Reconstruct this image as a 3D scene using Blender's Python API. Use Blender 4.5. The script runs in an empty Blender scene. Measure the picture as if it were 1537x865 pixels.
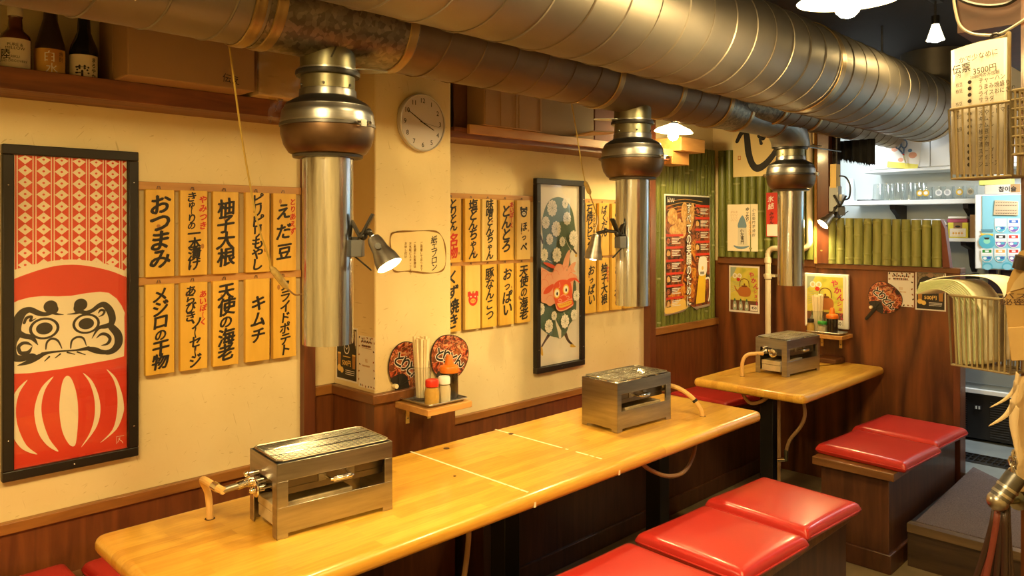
import bpy, bmesh, math, random
from mathutils import Vector, Matrix
random.seed(7)
R = math.radians
C = bpy.context.scene.collection
sc = bpy.context.scene

# ------------------------------------------------------------------ camera
CX, CY, CZ = 2.635, 0.0, 1.52
F_PX, U0, V0, YAW = 1136.0, 768.5, 338.0, R(45.05)
cam = bpy.data.cameras.new('camera')
cam.sensor_width = 36.0
cam.lens = F_PX / 1537 * 36
cam.shift_y = -(432.5 - V0) / 1537
cam.clip_start = 0.02
camo = bpy.data.objects.new('camera', cam)
camo.location = (CX, CY, CZ)
camo.rotation_euler = (R(90), 0, YAW)
C.objects.link(camo)
sc.camera = camo

# ------------------------------------------------------------------ light
WARM = (1.0, 0.68, 0.27)
world = bpy.data.worlds.new('world')
sc.world = world
world.use_nodes = True
world.node_tree.nodes['Background'].inputs[0].default_value = (1.0, 0.72, 0.42, 1)
world.node_tree.nodes['Background'].inputs[1].default_value = 0.05
sc.view_settings.view_transform = 'Standard'
sc.view_settings.look = 'None'
sc.view_settings.gamma = 1.0
sc.view_settings.use_curve_mapping = False
sc.cycles.transparent_max_bounces = 48
sc.view_settings.exposure = 1.28
PEND, CLIP, SPOT, WALLBULB = 420.0, 330.0, 200.0, 230.0   # bulb emission strengths


def area_light(name, loc, rot, sx, sy, power, color):
    l = bpy.data.lights.new(name, 'AREA')
    l.shape = 'RECTANGLE'
    l.size, l.size_y, l.energy, l.color = sx, sy, power, color
    o = bpy.data.objects.new(name, l)
    o.location, o.rotation_euler = loc, rot
    C.objects.link(o)
    return o


# the kitchen's fluorescent batten, then unseen fills added to brighten kitchen wall and room
area_light('kitchen_fluorescent_light', (2.0, 4.92, 2.0), (R(25), 0, 0), 0.6, 0.12, 9, (0.88, 0.96, 1.0))
area_light('kitchen_wall_fill', (0.62, 5.1, 2.27), (R(20), R(-20), 0), 0.4, 0.12, 5, (0.88, 0.96, 1.0))  # unseen light added so the kitchen's back wall comes out bright
area_light('room_fill_light', (2.1, -0.5, 2.5), (0, 0, 0), 0.7, 0.7, 26, WARM)  # unseen warm fill added behind the viewpoint
area_light('aisle_fill_light', (2.2, 1.6, 2.55), (0, 0, 0), 0.4, 0.4, 14, WARM)  # unseen warm fill added above the aisle


# ------------------------------------------------------------------ photo pixel -> point on a real plane
def ray(u, v):
    a, b = (u - U0) / F_PX, -(v - V0) / F_PX
    s, c = math.sin(YAW), math.cos(YAW)
    return Vector((-s + a * c, c + a * s, b))


def on_x(u, v, x):
    r = ray(u, v)
    t = (x - CX) / r.x
    return Vector((x, CY + t * r.y, CZ + t * r.z))


def on_y(u, v, y):
    r = ray(u, v)
    t = (y - CY) / r.y
    return Vector((CX + t * r.x, y, CZ + t * r.z))


# ------------------------------------------------------------------ materials
MATS = {}


def nmat(name):
    m = bpy.data.materials.new(name)
    m.use_nodes = True
    nt = m.node_tree
    b = nt.nodes['Principled BSDF']
    MATS[name] = m
    return m, nt, b


def plain(name, col, rough=0.5, metal=0.0, coat=0.0, spec=0.5, noise=0.0, nscale=30, bump=0.0, emit=0.0, trans=0.0, ior=1.45):
    if name in MATS:
        return MATS[name]
    m, nt, b = nmat(name)
    b.inputs['Base Color'].default_value = (*col, 1)
    b.inputs['Roughness'].default_value = rough
    b.inputs['Metallic'].default_value = metal
    b.inputs['Coat Weight'].default_value = coat
    b.inputs['Coat Roughness'].default_value = 0.08
    b.inputs['Specular IOR Level'].default_value = spec
    b.inputs['Transmission Weight'].default_value = trans
    b.inputs['IOR'].default_value = ior
    if emit:
        b.inputs['Emission Color'].default_value = (*col, 1)
        b.inputs['Emission Strength'].default_value = emit
    if noise or bump:
        tc = nt.nodes.new('ShaderNodeTexCoord')
        n = nt.nodes.new('ShaderNodeTexNoise')
        n.inputs['Scale'].default_value = nscale
        n.inputs['Detail'].default_value = 4
        nt.links.new(tc.outputs['Object'], n.inputs['Vector'])
        if noise:
            mx = nt.nodes.new('ShaderNodeMix')
            mx.data_type = 'RGBA'
            mx.inputs[6].default_value = (*[max(0, c * (1 - noise)) for c in col], 1)
            mx.inputs[7].default_value = (*[min(1, c * (1 + noise)) for c in col], 1)
            nt.links.new(n.outputs['Fac'], mx.inputs[0])
            nt.links.new(mx.outputs[2], b.inputs['Base Color'])
        if bump:
            bp = nt.nodes.new('ShaderNodeBump')
            bp.inputs['Strength'].default_value = bump
            bp.inputs['Distance'].default_value = 0.01
            nt.links.new(n.outputs['Fac'], bp.inputs['Height'])
            nt.links.new(bp.outputs[0], b.inputs['Normal'])
    return m


def ramp(nt, stops):
    r = nt.nodes.new('ShaderNodeValToRGB')
    e = r.color_ramp.elements
    e[0].position, e[0].color = stops[0][0], (*stops[0][1], 1)
    e[1].position, e[1].color = stops[-1][0], (*stops[-1][1], 1)
    for p, c in stops[1:-1]:
        x = e.new(p)
        x.color = (*c, 1)
    return r


def wood(name, c_dark, c_light, axis='y', rough=0.4, coat=0.0, freq=14, stretch=9.0, rings=0.0, spec=0.5):
    """stretched-noise grain running along the given axis"""
    if name in MATS:
        return MATS[name]
    m, nt, b = nmat(name)
    tc = nt.nodes.new('ShaderNodeTexCoord')
    mp = nt.nodes.new('ShaderNodeMapping')
    s = {'x': (1, stretch, stretch), 'y': (stretch, 1, stretch), 'z': (stretch, stretch, 1)}[axis]
    mp.inputs['Scale'].default_value = s
    oi = nt.nodes.new('ShaderNodeObjectInfo')
    sc_ = nt.nodes.new('ShaderNodeVectorMath')
    sc_.operation = 'MULTIPLY_ADD'
    sc_.inputs[1].default_value = (7, 7, 7)
    nt.links.new(oi.outputs['Random'], sc_.inputs[0])
    nt.links.new(tc.outputs['Object'], sc_.inputs[2])
    nt.links.new(sc_.outputs[0], mp.inputs['Vector'])
    n = nt.nodes.new('ShaderNodeTexNoise')
    n.inputs['Scale'].default_value = freq / 4
    n.inputs['Detail'].default_value = 6
    n.inputs['Distortion'].default_value = 0.6
    nt.links.new(mp.outputs[0], n.inputs['Vector'])
    src = n.outputs['Fac']
    if rings:
        mp2 = nt.nodes.new('ShaderNodeMapping')
        k = 0.16
        mp2.inputs['Scale'].default_value = {'x': (k, 1, 1), 'y': (1, k, 1), 'z': (1, 1, k)}[axis]
        nt.links.new(tc.outputs['Object'], mp2.inputs['Vector'])
        n2 = nt.nodes.new('ShaderNodeTexNoise')
        n2.inputs['Scale'].default_value = 3.2
        n2.inputs['Detail'].default_value = 1.5
        nt.links.new(mp2.outputs[0], n2.inputs['Vector'])
        mu = nt.nodes.new('ShaderNodeMath')
        mu.operation = 'MULTIPLY'
        mu.inputs[1].default_value = rings
        nt.links.new(n2.outputs['Fac'], mu.inputs[0])
        fr = nt.nodes.new('ShaderNodeMath')
        fr.operation = 'PINGPONG'
        fr.inputs[1].default_value = 1.0
        nt.links.new(mu.outputs[0], fr.inputs[0])
        ad = nt.nodes.new('ShaderNodeMix')
        ad.inputs[0].default_value = 0.45
        nt.links.new(n.outputs['Fac'], ad.inputs[2])
        nt.links.new(fr.outputs[0], ad.inputs[3])
        src = ad.outputs[0]
    mid = [(a + c) / 2 for a, c in zip(c_dark, c_light)]
    r = ramp(nt, [(0.28, c_dark), (0.5, mid), (0.72, c_light)])
    nt.links.new(src, r.inputs[0])
    nt.links.new(r.outputs[0], b.inputs['Base Color'])
    b.inputs['Roughness'].default_value = rough
    b.inputs['Coat Weight'].default_value = coat
    b.inputs['Coat Roughness'].default_value = 0.12
    b.inputs['Specular IOR Level'].default_value = spec
    return m


def plaster():
    m, nt, b = nmat('cream_plaster')
    tc = nt.nodes.new('ShaderNodeTexCoord')
    base = nt.nodes.new('ShaderNodeTexNoise')
    base.inputs['Scale'].default_value = 3
    base.inputs['Detail'].default_value = 5
    nt.links.new(tc.outputs['Object'], base.inputs['Vector'])
    r = ramp(nt, [(0.3, (0.70, 0.555, 0.285)), (0.7, (0.77, 0.635, 0.355))])
    nt.links.new(base.outputs['Fac'], r.inputs[0])
    col = r.outputs[0]
    hgt = None
    for i, ang in enumerate((20, 75, 130, 165)):                 # straw flecks pressed into the plaster
        mp = nt.nodes.new('ShaderNodeMapping')
        mp.inputs['Rotation'].default_value = (R(ang), 0, R(ang))
        mp.inputs['Location'].default_value = (i * 3.1, i * 1.7, i * 2.3)
        nt.links.new(tc.outputs['Object'], mp.inputs['Vector'])
        mp2 = nt.nodes.new('ShaderNodeMapping')
        mp2.inputs['Scale'].default_value = (1.0, 34, 260)
        nt.links.new(mp.outputs[0], mp2.inputs['Vector'])
        n = nt.nodes.new('ShaderNodeTexNoise')
        n.inputs['Scale'].default_value = 1.0
        n.inputs['Detail'].default_value = 0
        nt.links.new(mp2.outputs[0], n.inputs['Vector'])
        th = nt.nodes.new('ShaderNodeMapRange')
        th.inputs[1].default_value = 0.82
        th.inputs[2].default_value = 0.86
        th.inputs[3].default_value = 0.0
        th.inputs[4].default_value = 0.42
        nt.links.new(n.outputs['Fac'], th.inputs[0])
        mx = nt.nodes.new('ShaderNodeMix')
        mx.data_type = 'RGBA'
        mx.inputs[7].default_value = (0.36, 0.22, 0.06, 1)
        nt.links.new(th.outputs[0], mx.inputs[0])
        nt.links.new(col, mx.inputs[6])
        col = mx.outputs[2]
    nt.links.new(col, b.inputs['Base Color'])
    b.inputs['Roughness'].default_value = 0.85
    n3 = nt.nodes.new('ShaderNodeTexNoise')
    n3.inputs['Scale'].default_value = 60
    nt.links.new(tc.outputs['Object'], n3.inputs['Vector'])
    bp = nt.nodes.new('ShaderNodeBump')
    bp.inputs['Strength'].default_value = 0.12
    bp.inputs['Distance'].default_value = 0.004
    nt.links.new(n3.outputs['Fac'], bp.inputs['Height'])
    nt.links.new(bp.outputs[0], b.inputs['Normal'])
    return m


def butcher_block():
    m, nt, b = nmat('honey_block_wood')
    tc = nt.nodes.new('ShaderNodeTexCoord')
    mp = nt.nodes.new('ShaderNodeMapping')
    mp.inputs['Rotation'].default_value = (0, 0, R(90))
    nt.links.new(tc.outputs['Object'], mp.inputs['Vector'])
    br = nt.nodes.new('ShaderNodeTexBrick')
    br.offset = 0.37
    br.inputs['Scale'].default_value = 1.0
    br.inputs['Brick Width'].default_value = 0.36
    br.inputs['Row Height'].default_value = 0.036
    br.inputs['Mortar Size'].default_value = 0.0
    br.inputs['Bias'].default_value = 0.0
    br.inputs['Color1'].default_value = (0.64, 0.33, 0.040, 1)
    br.inputs['Color2'].default_value = (0.80, 0.47, 0.070, 1)
    br.inputs['Mortar'].default_value = (0.70, 0.40, 0.06, 1)
    nt.links.new(mp.outputs[0], br.inputs['Vector'])
    mp2 = nt.nodes.new('ShaderNodeMapping')
    mp2.inputs['Scale'].default_value = (14, 1.1, 14)
    nt.links.new(tc.outputs['Object'], mp2.inputs['Vector'])
    n = nt.nodes.new('ShaderNodeTexNoise')
    n.inputs['Scale'].default_value = 9
    n.inputs['Detail'].default_value = 6
    n.inputs['Distortion'].default_value = 0.4
    nt.links.new(mp2.outputs[0], n.inputs['Vector'])
    r = ramp(nt, [(0.3, (0.84, 0.78, 0.66)), (0.7, (1.0, 1.0, 1.0))])
    nt.links.new(n.outputs['Fac'], r.inputs[0])
    mx = nt.nodes.new('ShaderNodeMix')
    mx.data_type = 'RGBA'
    mx.blend_type = 'MULTIPLY'
    mx.inputs[0].default_value = 1.0
    nt.links.new(br.outputs[0], mx.inputs[6])
    nt.links.new(r.outputs[0], mx.inputs[7])
    nt.links.new(mx.outputs[2], b.inputs['Base Color'])
    b.inputs['Roughness'].default_value = 0.32
    b.inputs['Coat Weight'].default_value = 0.5
    b.inputs['Coat Roughness'].default_value = 0.12
    return m


def metal(name, c1, c2, rough=0.35, scale=6, stretch=(1, 1, 1), aniso_bump=0.0, metallic=1.0, r2=None):
    if name in MATS:
        return MATS[name]
    m, nt, b = nmat(name)
    tc = nt.nodes.new('ShaderNodeTexCoord')
    mp = nt.nodes.new('ShaderNodeMapping')
    mp.inputs['Scale'].default_value = stretch
    nt.links.new(tc.outputs['Object'], mp.inputs['Vector'])
    n = nt.nodes.new('ShaderNodeTexNoise')
    n.inputs['Scale'].default_value = scale
    n.inputs['Detail'].default_value = 6
    nt.links.new(mp.outputs[0], n.inputs['Vector'])
    r = ramp(nt, [(0.3, c1), (0.7, c2)])
    nt.links.new(n.outputs['Fac'], r.inputs[0])
    nt.links.new(r.outputs[0], b.inputs['Base Color'])
    b.inputs['Metallic'].default_value = metallic
    b.inputs['Roughness'].default_value = rough
    if r2 is not None:
        mr = nt.nodes.new('ShaderNodeMapRange')
        mr.inputs[3].default_value = rough
        mr.inputs[4].default_value = r2
        nt.links.new(n.outputs['Fac'], mr.inputs[0])
        nt.links.new(mr.outputs[0], b.inputs['Roughness'])
    if aniso_bump:
        bp = nt.nodes.new('ShaderNodeBump')
        bp.inputs['Strength'].default_value = aniso_bump
        bp.inputs['Distance'].default_value = 0.004
        nt.links.new(n.outputs['Fac'], bp.inputs['Height'])
        nt.links.new(bp.outputs[0], b.inputs['Normal'])
    return m


def spangle(name, c1, c2):
    m, nt, b = nmat(name)
    tc = nt.nodes.new('ShaderNodeTexCoord')
    v = nt.nodes.new('ShaderNodeTexVoronoi')
    v.inputs['Scale'].default_value = 75
    nt.links.new(tc.outputs['Object'], v.inputs['Vector'])
    bw = nt.nodes.new('ShaderNodeRGBToBW')
    nt.links.new(v.outputs['Color'], bw.inputs[0])
    r = ramp(nt, [(0.3, c1), (0.75, c2)])
    nt.links.new(bw.outputs[0], r.inputs[0])
    nt.links.new(r.outputs[0], b.inputs['Base Color'])
    b.inputs['Metallic'].default_value = 0.9
    b.inputs['Roughness'].default_value = 0.42
    return m


def glass_thin(name, tint=(1, 1, 1), rough=0.02, boost=1.0):
    """sheet glass: clear straight through, mirror by Fresnel"""
    if name in MATS:
        return MATS[name]
    m, nt, b = nmat(name)
    out = [n for n in nt.nodes if n.type == 'OUTPUT_MATERIAL'][0]
    nt.nodes.remove(b)
    fr = nt.nodes.new('ShaderNodeFresnel')
    ge = nt.nodes.new('ShaderNodeNewGeometry')
    io = nt.nodes.new('ShaderNodeMapRange')
    io.inputs[3].default_value = 1.5
    io.inputs[4].default_value = 1 / 1.5
    nt.links.new(ge.outputs['Backfacing'], io.inputs[0])
    nt.links.new(io.outputs[0], fr.inputs[0])
    mu = nt.nodes.new('ShaderNodeMath')
    mu.operation = 'MULTIPLY'
    mu.inputs[1].default_value = boost
    nt.links.new(fr.outputs[0], mu.inputs[0])
    tr = nt.nodes.new('ShaderNodeBsdfTransparent')
    tr.inputs[0].default_value = (*tint, 1)
    gl = nt.nodes.new('ShaderNodeBsdfGlossy')
    gl.inputs['Roughness'].default_value = rough
    mx = nt.nodes.new('ShaderNodeMixShader')
    nt.links.new(mu.outputs[0], mx.inputs[0])
    nt.links.new(tr.outputs[0], mx.inputs[1])
    nt.links.new(gl.outputs[0], mx.inputs[2])
    nt.links.new(mx.outputs[0], out.inputs[0])
    return m


def emitter(name, col, strength):
    if name in MATS:
        return MATS[name]
    m, nt, b = nmat(name)
    out = [n for n in nt.nodes if n.type == 'OUTPUT_MATERIAL'][0]
    nt.nodes.remove(b)
    e = nt.nodes.new('ShaderNodeEmission')
    e.inputs[0].default_value = (*col, 1)
    e.inputs[1].default_value = strength
    nt.links.new(e.outputs[0], out.inputs[0])
    return m


def blotch(name, stops, scale=22, rough=0.5, detail=3):
    """printed food-photo texture: noise through a colour ramp"""
    if name in MATS:
        return MATS[name]
    m, nt, b = nmat(name)
    tc = nt.nodes.new('ShaderNodeTexCoord')
    n = nt.nodes.new('ShaderNodeTexNoise')
    n.inputs['Scale'].default_value = scale
    n.inputs['Detail'].default_value = detail
    n.inputs['Distortion'].default_value = 0.8
    nt.links.new(tc.outputs['Object'], n.inputs['Vector'])
    r = ramp(nt, stops)
    nt.links.new(n.outputs['Fac'], r.inputs[0])
    nt.links.new(r.outputs[0], b.inputs['Base Color'])
    b.inputs['Roughness'].default_value = rough
    return m


def bamboo(name, c1, c2):
    m, nt, b = nmat(name)
    tc = nt.nodes.new('ShaderNodeTexCoord')
    mp = nt.nodes.new('ShaderNodeMapping')
    mp.inputs['Scale'].default_value = (11, 11, 1.2)
    nt.links.new(tc.outputs['Object'], mp.inputs['Vector'])
    n = nt.nodes.new('ShaderNodeTexNoise')
    n.inputs['Scale'].default_value = 3
    n.inputs['Detail'].default_value = 4
    nt.links.new(mp.outputs[0], n.inputs['Vector'])
    r = ramp(nt, [(0.3, c1), (0.7, c2)])
    nt.links.new(n.outputs['Fac'], r.inputs[0])
    nt.links.new(r.outputs[0], b.inputs['Base Color'])
    b.inputs['Roughness'].default_value = 0.38
    return m


M_PLASTER = plaster()
M_TABLE = butcher_block()
M_WAINS = wood('wainscot_wood', (0.095, 0.026, 0.007), (0.19, 0.058, 0.013), 'z', 0.4, 0.15)
M_TRIM = wood('trim_wood', (0.19, 0.070, 0.014), (0.34, 0.140, 0.028), 'y', 0.4, 0.2)
M_TRIMX = wood('trim_wood_x', (0.12, 0.04, 0.01), (0.22, 0.08, 0.02), 'x', 0.4, 0.2)
M_POST = wood('post_wood', (0.09, 0.024, 0.008), (0.16, 0.045, 0.014), 'z', 0.4, 0.2)
M_PARTN = wood('partition_wood', (0.055, 0.014, 0.0035), (0.20, 0.060, 0.012), 'z', 0.42, 0.15, rings=13)
M_SHELF = wood('shelf_wood', (0.12, 0.035, 0.01), (0.26, 0.085, 0.02), 'y', 0.5)
M_PINE = wood('pine_wood', (0.66, 0.37, 0.040), (0.78, 0.48, 0.075), 'z', 0.5, freq=10)
M_PINE2 = wood('pale_pine_wood', (0.72, 0.48, 0.12), (0.80, 0.57, 0.18), 'z', 0.5, freq=10)
M_PINEY = wood('pine_batten_wood', (0.45, 0.21, 0.055), (0.60, 0.32, 0.09), 'y', 0.5)
M_BENCH = wood('bench_wood', (0.045, 0.016, 0.008), (0.11, 0.040, 0.017), 'z', 0.4, 0.2)
M_BENCHT = wood('bench_top_wood', (0.13, 0.052, 0.018), (0.26, 0.115, 0.036), 'x', 0.35, 0.3)
M_DARKW = plain('black_brown_wood', (0.018, 0.010, 0.007), 0.5)
M_BLACK = plain('black_paint', (0.012, 0.011, 0.010), 0.4)
M_FRAME = plain('black_frame_lacquer', (0.014, 0.010, 0.008), 0.38)
M_CEIL = plain('dark_ceiling_paint', (0.014, 0.009, 0.007), 0.8, noise=0.2, nscale=4)
M_FLOOR = plain('worn_floor', (0.20, 0.15, 0.085), 0.6, noise=0.45, nscale=9, bump=0.2)
M_TILE = plain('kitchen_floor_tile', (0.22, 0.24, 0.23), 0.45, noise=0.3, nscale=7)
M_MAT = plain('speckled_carpet', (0.125, 0.090, 0.085), 0.95, noise=0.85, nscale=190, bump=0.6)
M_RED = plain('red_vinyl', (0.46, 0.026, 0.020), 0.30, coat=0.25, noise=0.08, nscale=5)
M_STEEL = metal('brushed_steel', (0.33, 0.315, 0.295), (0.50, 0.475, 0.44), 0.26, 5, (1, 1, 12), r2=0.42)
M_STEELD = metal('dark_steel', (0.085, 0.085, 0.09), (0.17, 0.17, 0.175), 0.4, 8)
M_INNER = metal('shaded_slot_steel', (0.16, 0.135, 0.11), (0.27, 0.23, 0.19), 0.35, 7)  # shade inside the grill slot put into a darker steel
M_CHROME = metal('chrome', (0.70, 0.68, 0.63), (0.80, 0.78, 0.72), 0.14, 3)
M_TUBE = metal('polished_tube', (0.46, 0.50, 0.57), (0.68, 0.72, 0.80), 0.17, 7, (9, 9, 0.7), 0.25)
M_BOWL = metal('browned_steel', (0.12, 0.075, 0.045), (0.21, 0.135, 0.085), 0.38, 7)
M_BELL = metal('spun_steel', (0.25, 0.26, 0.275), (0.40, 0.41, 0.42), 0.34, 4, (1, 1, 20))
M_NECK = metal('tarnished_steel', (0.15, 0.145, 0.095), (0.31, 0.295, 0.20), 0.34, 9, r2=0.5)
M_DUCT = metal('dusty_duct_steel', (0.19, 0.165, 0.135), (0.30, 0.265, 0.22), 0.45, 3, (1, 0.6, 1), r2=0.55, metallic=0.85)
M_DUCTS = metal('browned_duct_steel', (0.14, 0.095, 0.055), (0.24, 0.175, 0.11), 0.45, 3, (1, 0.6, 1), r2=0.55, metallic=0.85)
M_SPANGLE = spangle('galvanised_steel', (0.13, 0.115, 0.085), (0.25, 0.215, 0.16))
M_BAND = metal('amber_tape', (0.27, 0.18, 0.07), (0.44, 0.31, 0.13), 0.36, 9, metallic=0.7)
M_GRATE = metal('brass_wire', (0.26, 0.235, 0.18), (0.44, 0.40, 0.31), 0.34, 9)
M_HOSE = plain('cream_rubber_hose', (0.70, 0.43, 0.15), 0.4)
M_HOSED = plain('brown_rubber_hose', (0.28, 0.16, 0.07), 0.45)
M_CORD = plain('yellow_cord', (0.45, 0.30, 0.06), 0.4)
M_INK = plain('black_ink', (0.014, 0.010, 0.008), 0.6)
M_INKR = plain('red_ink', (0.55, 0.03, 0.015), 0.6)
M_CREAM = plain('cream_cloth', (0.80, 0.70, 0.50), 0.7)
M_REDC = plain('red_cloth', (0.62, 0.035, 0.012), 0.7)
M_PAPER = plain('white_paper', (0.80, 0.76, 0.68), 0.7)
M_CARD = plain('cardboard', (0.36, 0.21, 0.095), 0.8, noise=0.1, nscale=6)
M_WHITE = plain('white_paint', (0.78, 0.79, 0.77), 0.5)
M_PLW = plain('white_plastic', (0.80, 0.80, 0.78), 0.35)
M_GLASS = glass_thin('sheet_glass', boost=1.0)
M_CUP = glass_thin('drinking_glass', (0.97, 0.98, 0.98), 0.03, 1.2)
M_BAMB = bamboo('green_bamboo', (0.095, 0.110, 0.014), (0.175, 0.19, 0.035))
M_BAMBS = bamboo('olive_bamboo', (0.19, 0.20, 0.045), (0.33, 0.325, 0.10))
M_NODE = plain('bamboo_node', (0.26, 0.27, 0.10), 0.5)
M_KWALL = plain('kitchen_wall_paint', (0.62, 0.66, 0.64), 0.6)
M_WIRE = plain('yellowed_wire', (0.27, 0.22, 0.125), 0.35, metal=0.4, noise=0.3, nscale=60)
M_BULB = emitter('lit_bulb', (1.0, 0.73, 0.31), PEND)
M_CLIPB = emitter('lit_clip_bulb', (1.0, 0.76, 0.34), CLIP)
M_SPOTB = emitter('lit_spot_bulb', (1.0, 0.73, 0.31), SPOT)
M_WBULB = emitter('lit_wall_bulb', (1.0, 0.73, 0.31), WALLBULB)
M_SHADE = plain('milk_glass_shade', (0.85, 0.74, 0.48), 0.3, emit=2.5)  # bulb's glow through the glass put in as mild emission

# ------------------------------------------------------------------ mesh builder


class MB:
    """gathers geometry with material slots; build() links it as one mesh object"""

    def __init__(self, M=None):
        self.v, self.f, self.mi, self.mats = [], [], [], []
        self.M = M or Matrix.Identity(4)

    def slot(self, m):
        if m not in self.mats:
            self.mats.append(m)
        return self.mats.index(m)

    def add(self, verts, faces, m, M=None):
        T = self.M @ M if M is not None else self.M
        n = len(self.v)
        self.v += [T @ Vector(p) for p in verts]
        s = self.slot(m)
        for f in faces:
            self.f.append([n + i for i in f])
            self.mi.append(s)

    def box(self, c, d, m, M=None):
        x, y, z = c
        a, b, h = d[0] / 2, d[1] / 2, d[2] / 2
        vs = [(x + i * a, y + j * b, z + k * h) for i in (-1, 1) for j in (-1, 1) for k in (-1, 1)]
        self.add(vs, [(0, 1, 3, 2), (4, 6, 7, 5), (0, 4, 5, 1), (2, 3, 7, 6), (0, 2, 6, 4), (1, 5, 7, 3)], m, M)

    def box2(self, lo, hi, m, M=None):
        self.box([(a + b) / 2 for a, b in zip(lo, hi)], [b - a for a, b in zip(lo, hi)], m, M)

    def lathe(self, prof, m, c=(0, 0, 0), seg=32, M=None, cap=True):
        """prof: (r, z) pairs turned about z through c"""
        vs, fs = [], []
        for r, z in prof:
            for k in range(seg):
                t = 2 * math.pi * k / seg
                vs.append((c[0] + r * math.cos(t), c[1] + r * math.sin(t), c[2] + z))
        for i in range(len(prof) - 1):
            for k in range(seg):
                a, b = i * seg + k, i * seg + (k + 1) % seg
                fs.append((a, b, b + seg, a + seg))
        if cap:
            fs.append(tuple(reversed(range(seg))))
            fs.append(tuple(range((len(prof) - 1) * seg, len(prof) * seg)))
        self.add(vs, fs, m, M)

    def tube(self, pts, r, m, seg=8, closed=False, radii=None, M=None, cap=True):
        pts = [Vector(p) for p in pts]
        n = len(pts)
        vs, fs = [], []
        up = None
        for i, p in enumerate(pts):
            if closed:
                d = pts[(i + 1) % n] - pts[i - 1]
            else:
                d = pts[min(i + 1, n - 1)] - pts[max(i - 1, 0)]
            d.normalize()
            if up is None:
                up = Vector((0, 0, 1)) if abs(d.z) < 0.9 else Vector((1, 0, 0))
            a = d.cross(up)
            if a.length < 1e-5:
                a = d.orthogonal()
            a.normalize()
            b = a.cross(d).normalized()
            up = b
            rr = radii[i] if radii else r
            for k in range(seg):
                t = 2 * math.pi * k / seg
                vs.append(p + a * rr * math.cos(t) + b * rr * math.sin(t))
        rng = n if closed else n - 1
        for i in range(rng):
            for k in range(seg):
                a0, b0 = i * seg + k, i * seg + (k + 1) % seg
                j = ((i + 1) % n) * seg
                fs.append((a0, b0, j + (k + 1) % seg, j + k))
        if cap and not closed:
            fs.append(tuple(reversed(range(seg))))
            fs.append(tuple(range((n - 1) * seg, n * seg)))
        self.add(vs, fs, m, M)

    def cyl(self, a, b, r, m, r2=None, seg=20, M=None):
        self.tube([a, b], r, m, seg, radii=[r, r if r2 is None else r2], M=M)

    def poly(self, pts, m, M=None):
        self.add(pts, [tuple(range(len(pts)))], m, M)

    def prism(self, pts, off, m, M=None):
        """outline pts (3D, planar) pushed along off"""
        n = len(pts)
        off = Vector(off)
        vs = [Vector(p) for p in pts] + [Vector(p) + off for p in pts]
        fs = [tuple(reversed(range(n))), tuple(range(n, 2 * n))]
        fs += [(i, (i + 1) % n, n + (i + 1) % n, n + i) for i in range(n)]
        self.add(vs, fs, m, M)

    def sphere(self, c, r, m, seg=16, ring=10, sc=(1, 1, 1), M=None):
        prof = [(r * math.sin(math.pi * i / ring) + 1e-5, -r * math.cos(math.pi * i / ring)) for i in range(ring + 1)]
        T = Matrix.Translation(Vector(c)) @ Matrix.Diagonal((*sc, 1))
        self.lathe(prof, m, seg=seg, M=(M @ T) if M is not None else T, cap=False)

    def build(self, name, parent=None, bevel=0.0, world=False, smooth=35, kind=None, solid=0.0):
        me = bpy.data.meshes.new(name)
        off = Vector((0, 0, 0))
        if world and parent is not None:
            p = parent
            while p is not None:
                off = off + p.location
                p = p.parent
        me.from_pydata([tuple(p - off) for p in self.v], [], self.f)
        for m in self.mats:
            me.materials.append(m)
        me.polygons.foreach_set('material_index', self.mi)
        bm = bmesh.new()
        bm.from_mesh(me)
        if smooth != 'flat':
            bmesh.ops.recalc_face_normals(bm, faces=bm.faces)
        bm.to_mesh(me)
        bm.free()
        if smooth != 'flat':
            me.shade_smooth()
            me.set_sharp_from_angle(angle=R(smooth))
        o = bpy.data.objects.new(name, me)
        C.objects.link(o)
        if parent is not None:
            o.parent = parent
        if solid:
            s = o.modifiers.new('solid', 'SOLIDIFY')
            s.thickness = solid
        if bevel:
            b = o.modifiers.new('bevel', 'BEVEL')
            b.width, b.segments, b.limit_method, b.angle_limit = bevel, 2, 'ANGLE', R(40)
        if kind:
            o['kind'] = kind
        return o


def thing(name, label, cat, loc=(0, 0, 0), rz=0.0, group=None):
    o = bpy.data.objects.new(name, None)
    o.empty_display_size = 0.05
    C.objects.link(o)
    o.location = loc
    o.rotation_euler = (0, 0, rz)
    o['label'], o['category'] = label, cat
    if group:
        o['group'] = group
    return o


def tag(o, label, cat, group=None):
    o['label'], o['category'] = label, cat
    if group:
        o['group'] = group
    return o


def copy_tree(o, parent=None):
    c = o.copy()
    C.objects.link(c)
    c.parent = parent
    for ch in list(o.children):
        copy_tree(ch, c)
    return c


def again(src, loc, rz=None, label=None, group=None):
    c = copy_tree(src)
    c.location = loc
    if rz is not None:
        c.rotation_euler = (0, 0, rz)
    if label:
        c['label'] = label
    if group:
        c['group'] = group
    return c


def smooth_pts(pts, n=6, closed=True):
    """Catmull-Rom through the points"""
    out = []
    k = len(pts)
    D = len(pts[0])
    rng = k if closed else k - 1
    for i in range(rng):
        if closed:
            p0, p1, p2, p3 = pts[i - 1], pts[i], pts[(i + 1) % k], pts[(i + 2) % k]
        else:
            p0, p1, p2, p3 = pts[max(i - 1, 0)], pts[i], pts[i + 1], pts[min(i + 2, k - 1)]
        for j in range(n):
            t = j / n
            out.append(tuple(0.5 * (2 * p1[d] + (p2[d] - p0[d]) * t + (2 * p0[d] - 5 * p1[d] + 4 * p2[d] - p3[d]) * t * t
                                    + (3 * p1[d] - p0[d] - 3 * p2[d] + p3[d]) * t ** 3) for d in range(D)))
    if not closed:
        out.append(tuple(pts[-1]))
    return out


# ------------------------------------------------------------------ lettering
GL = {}


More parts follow.
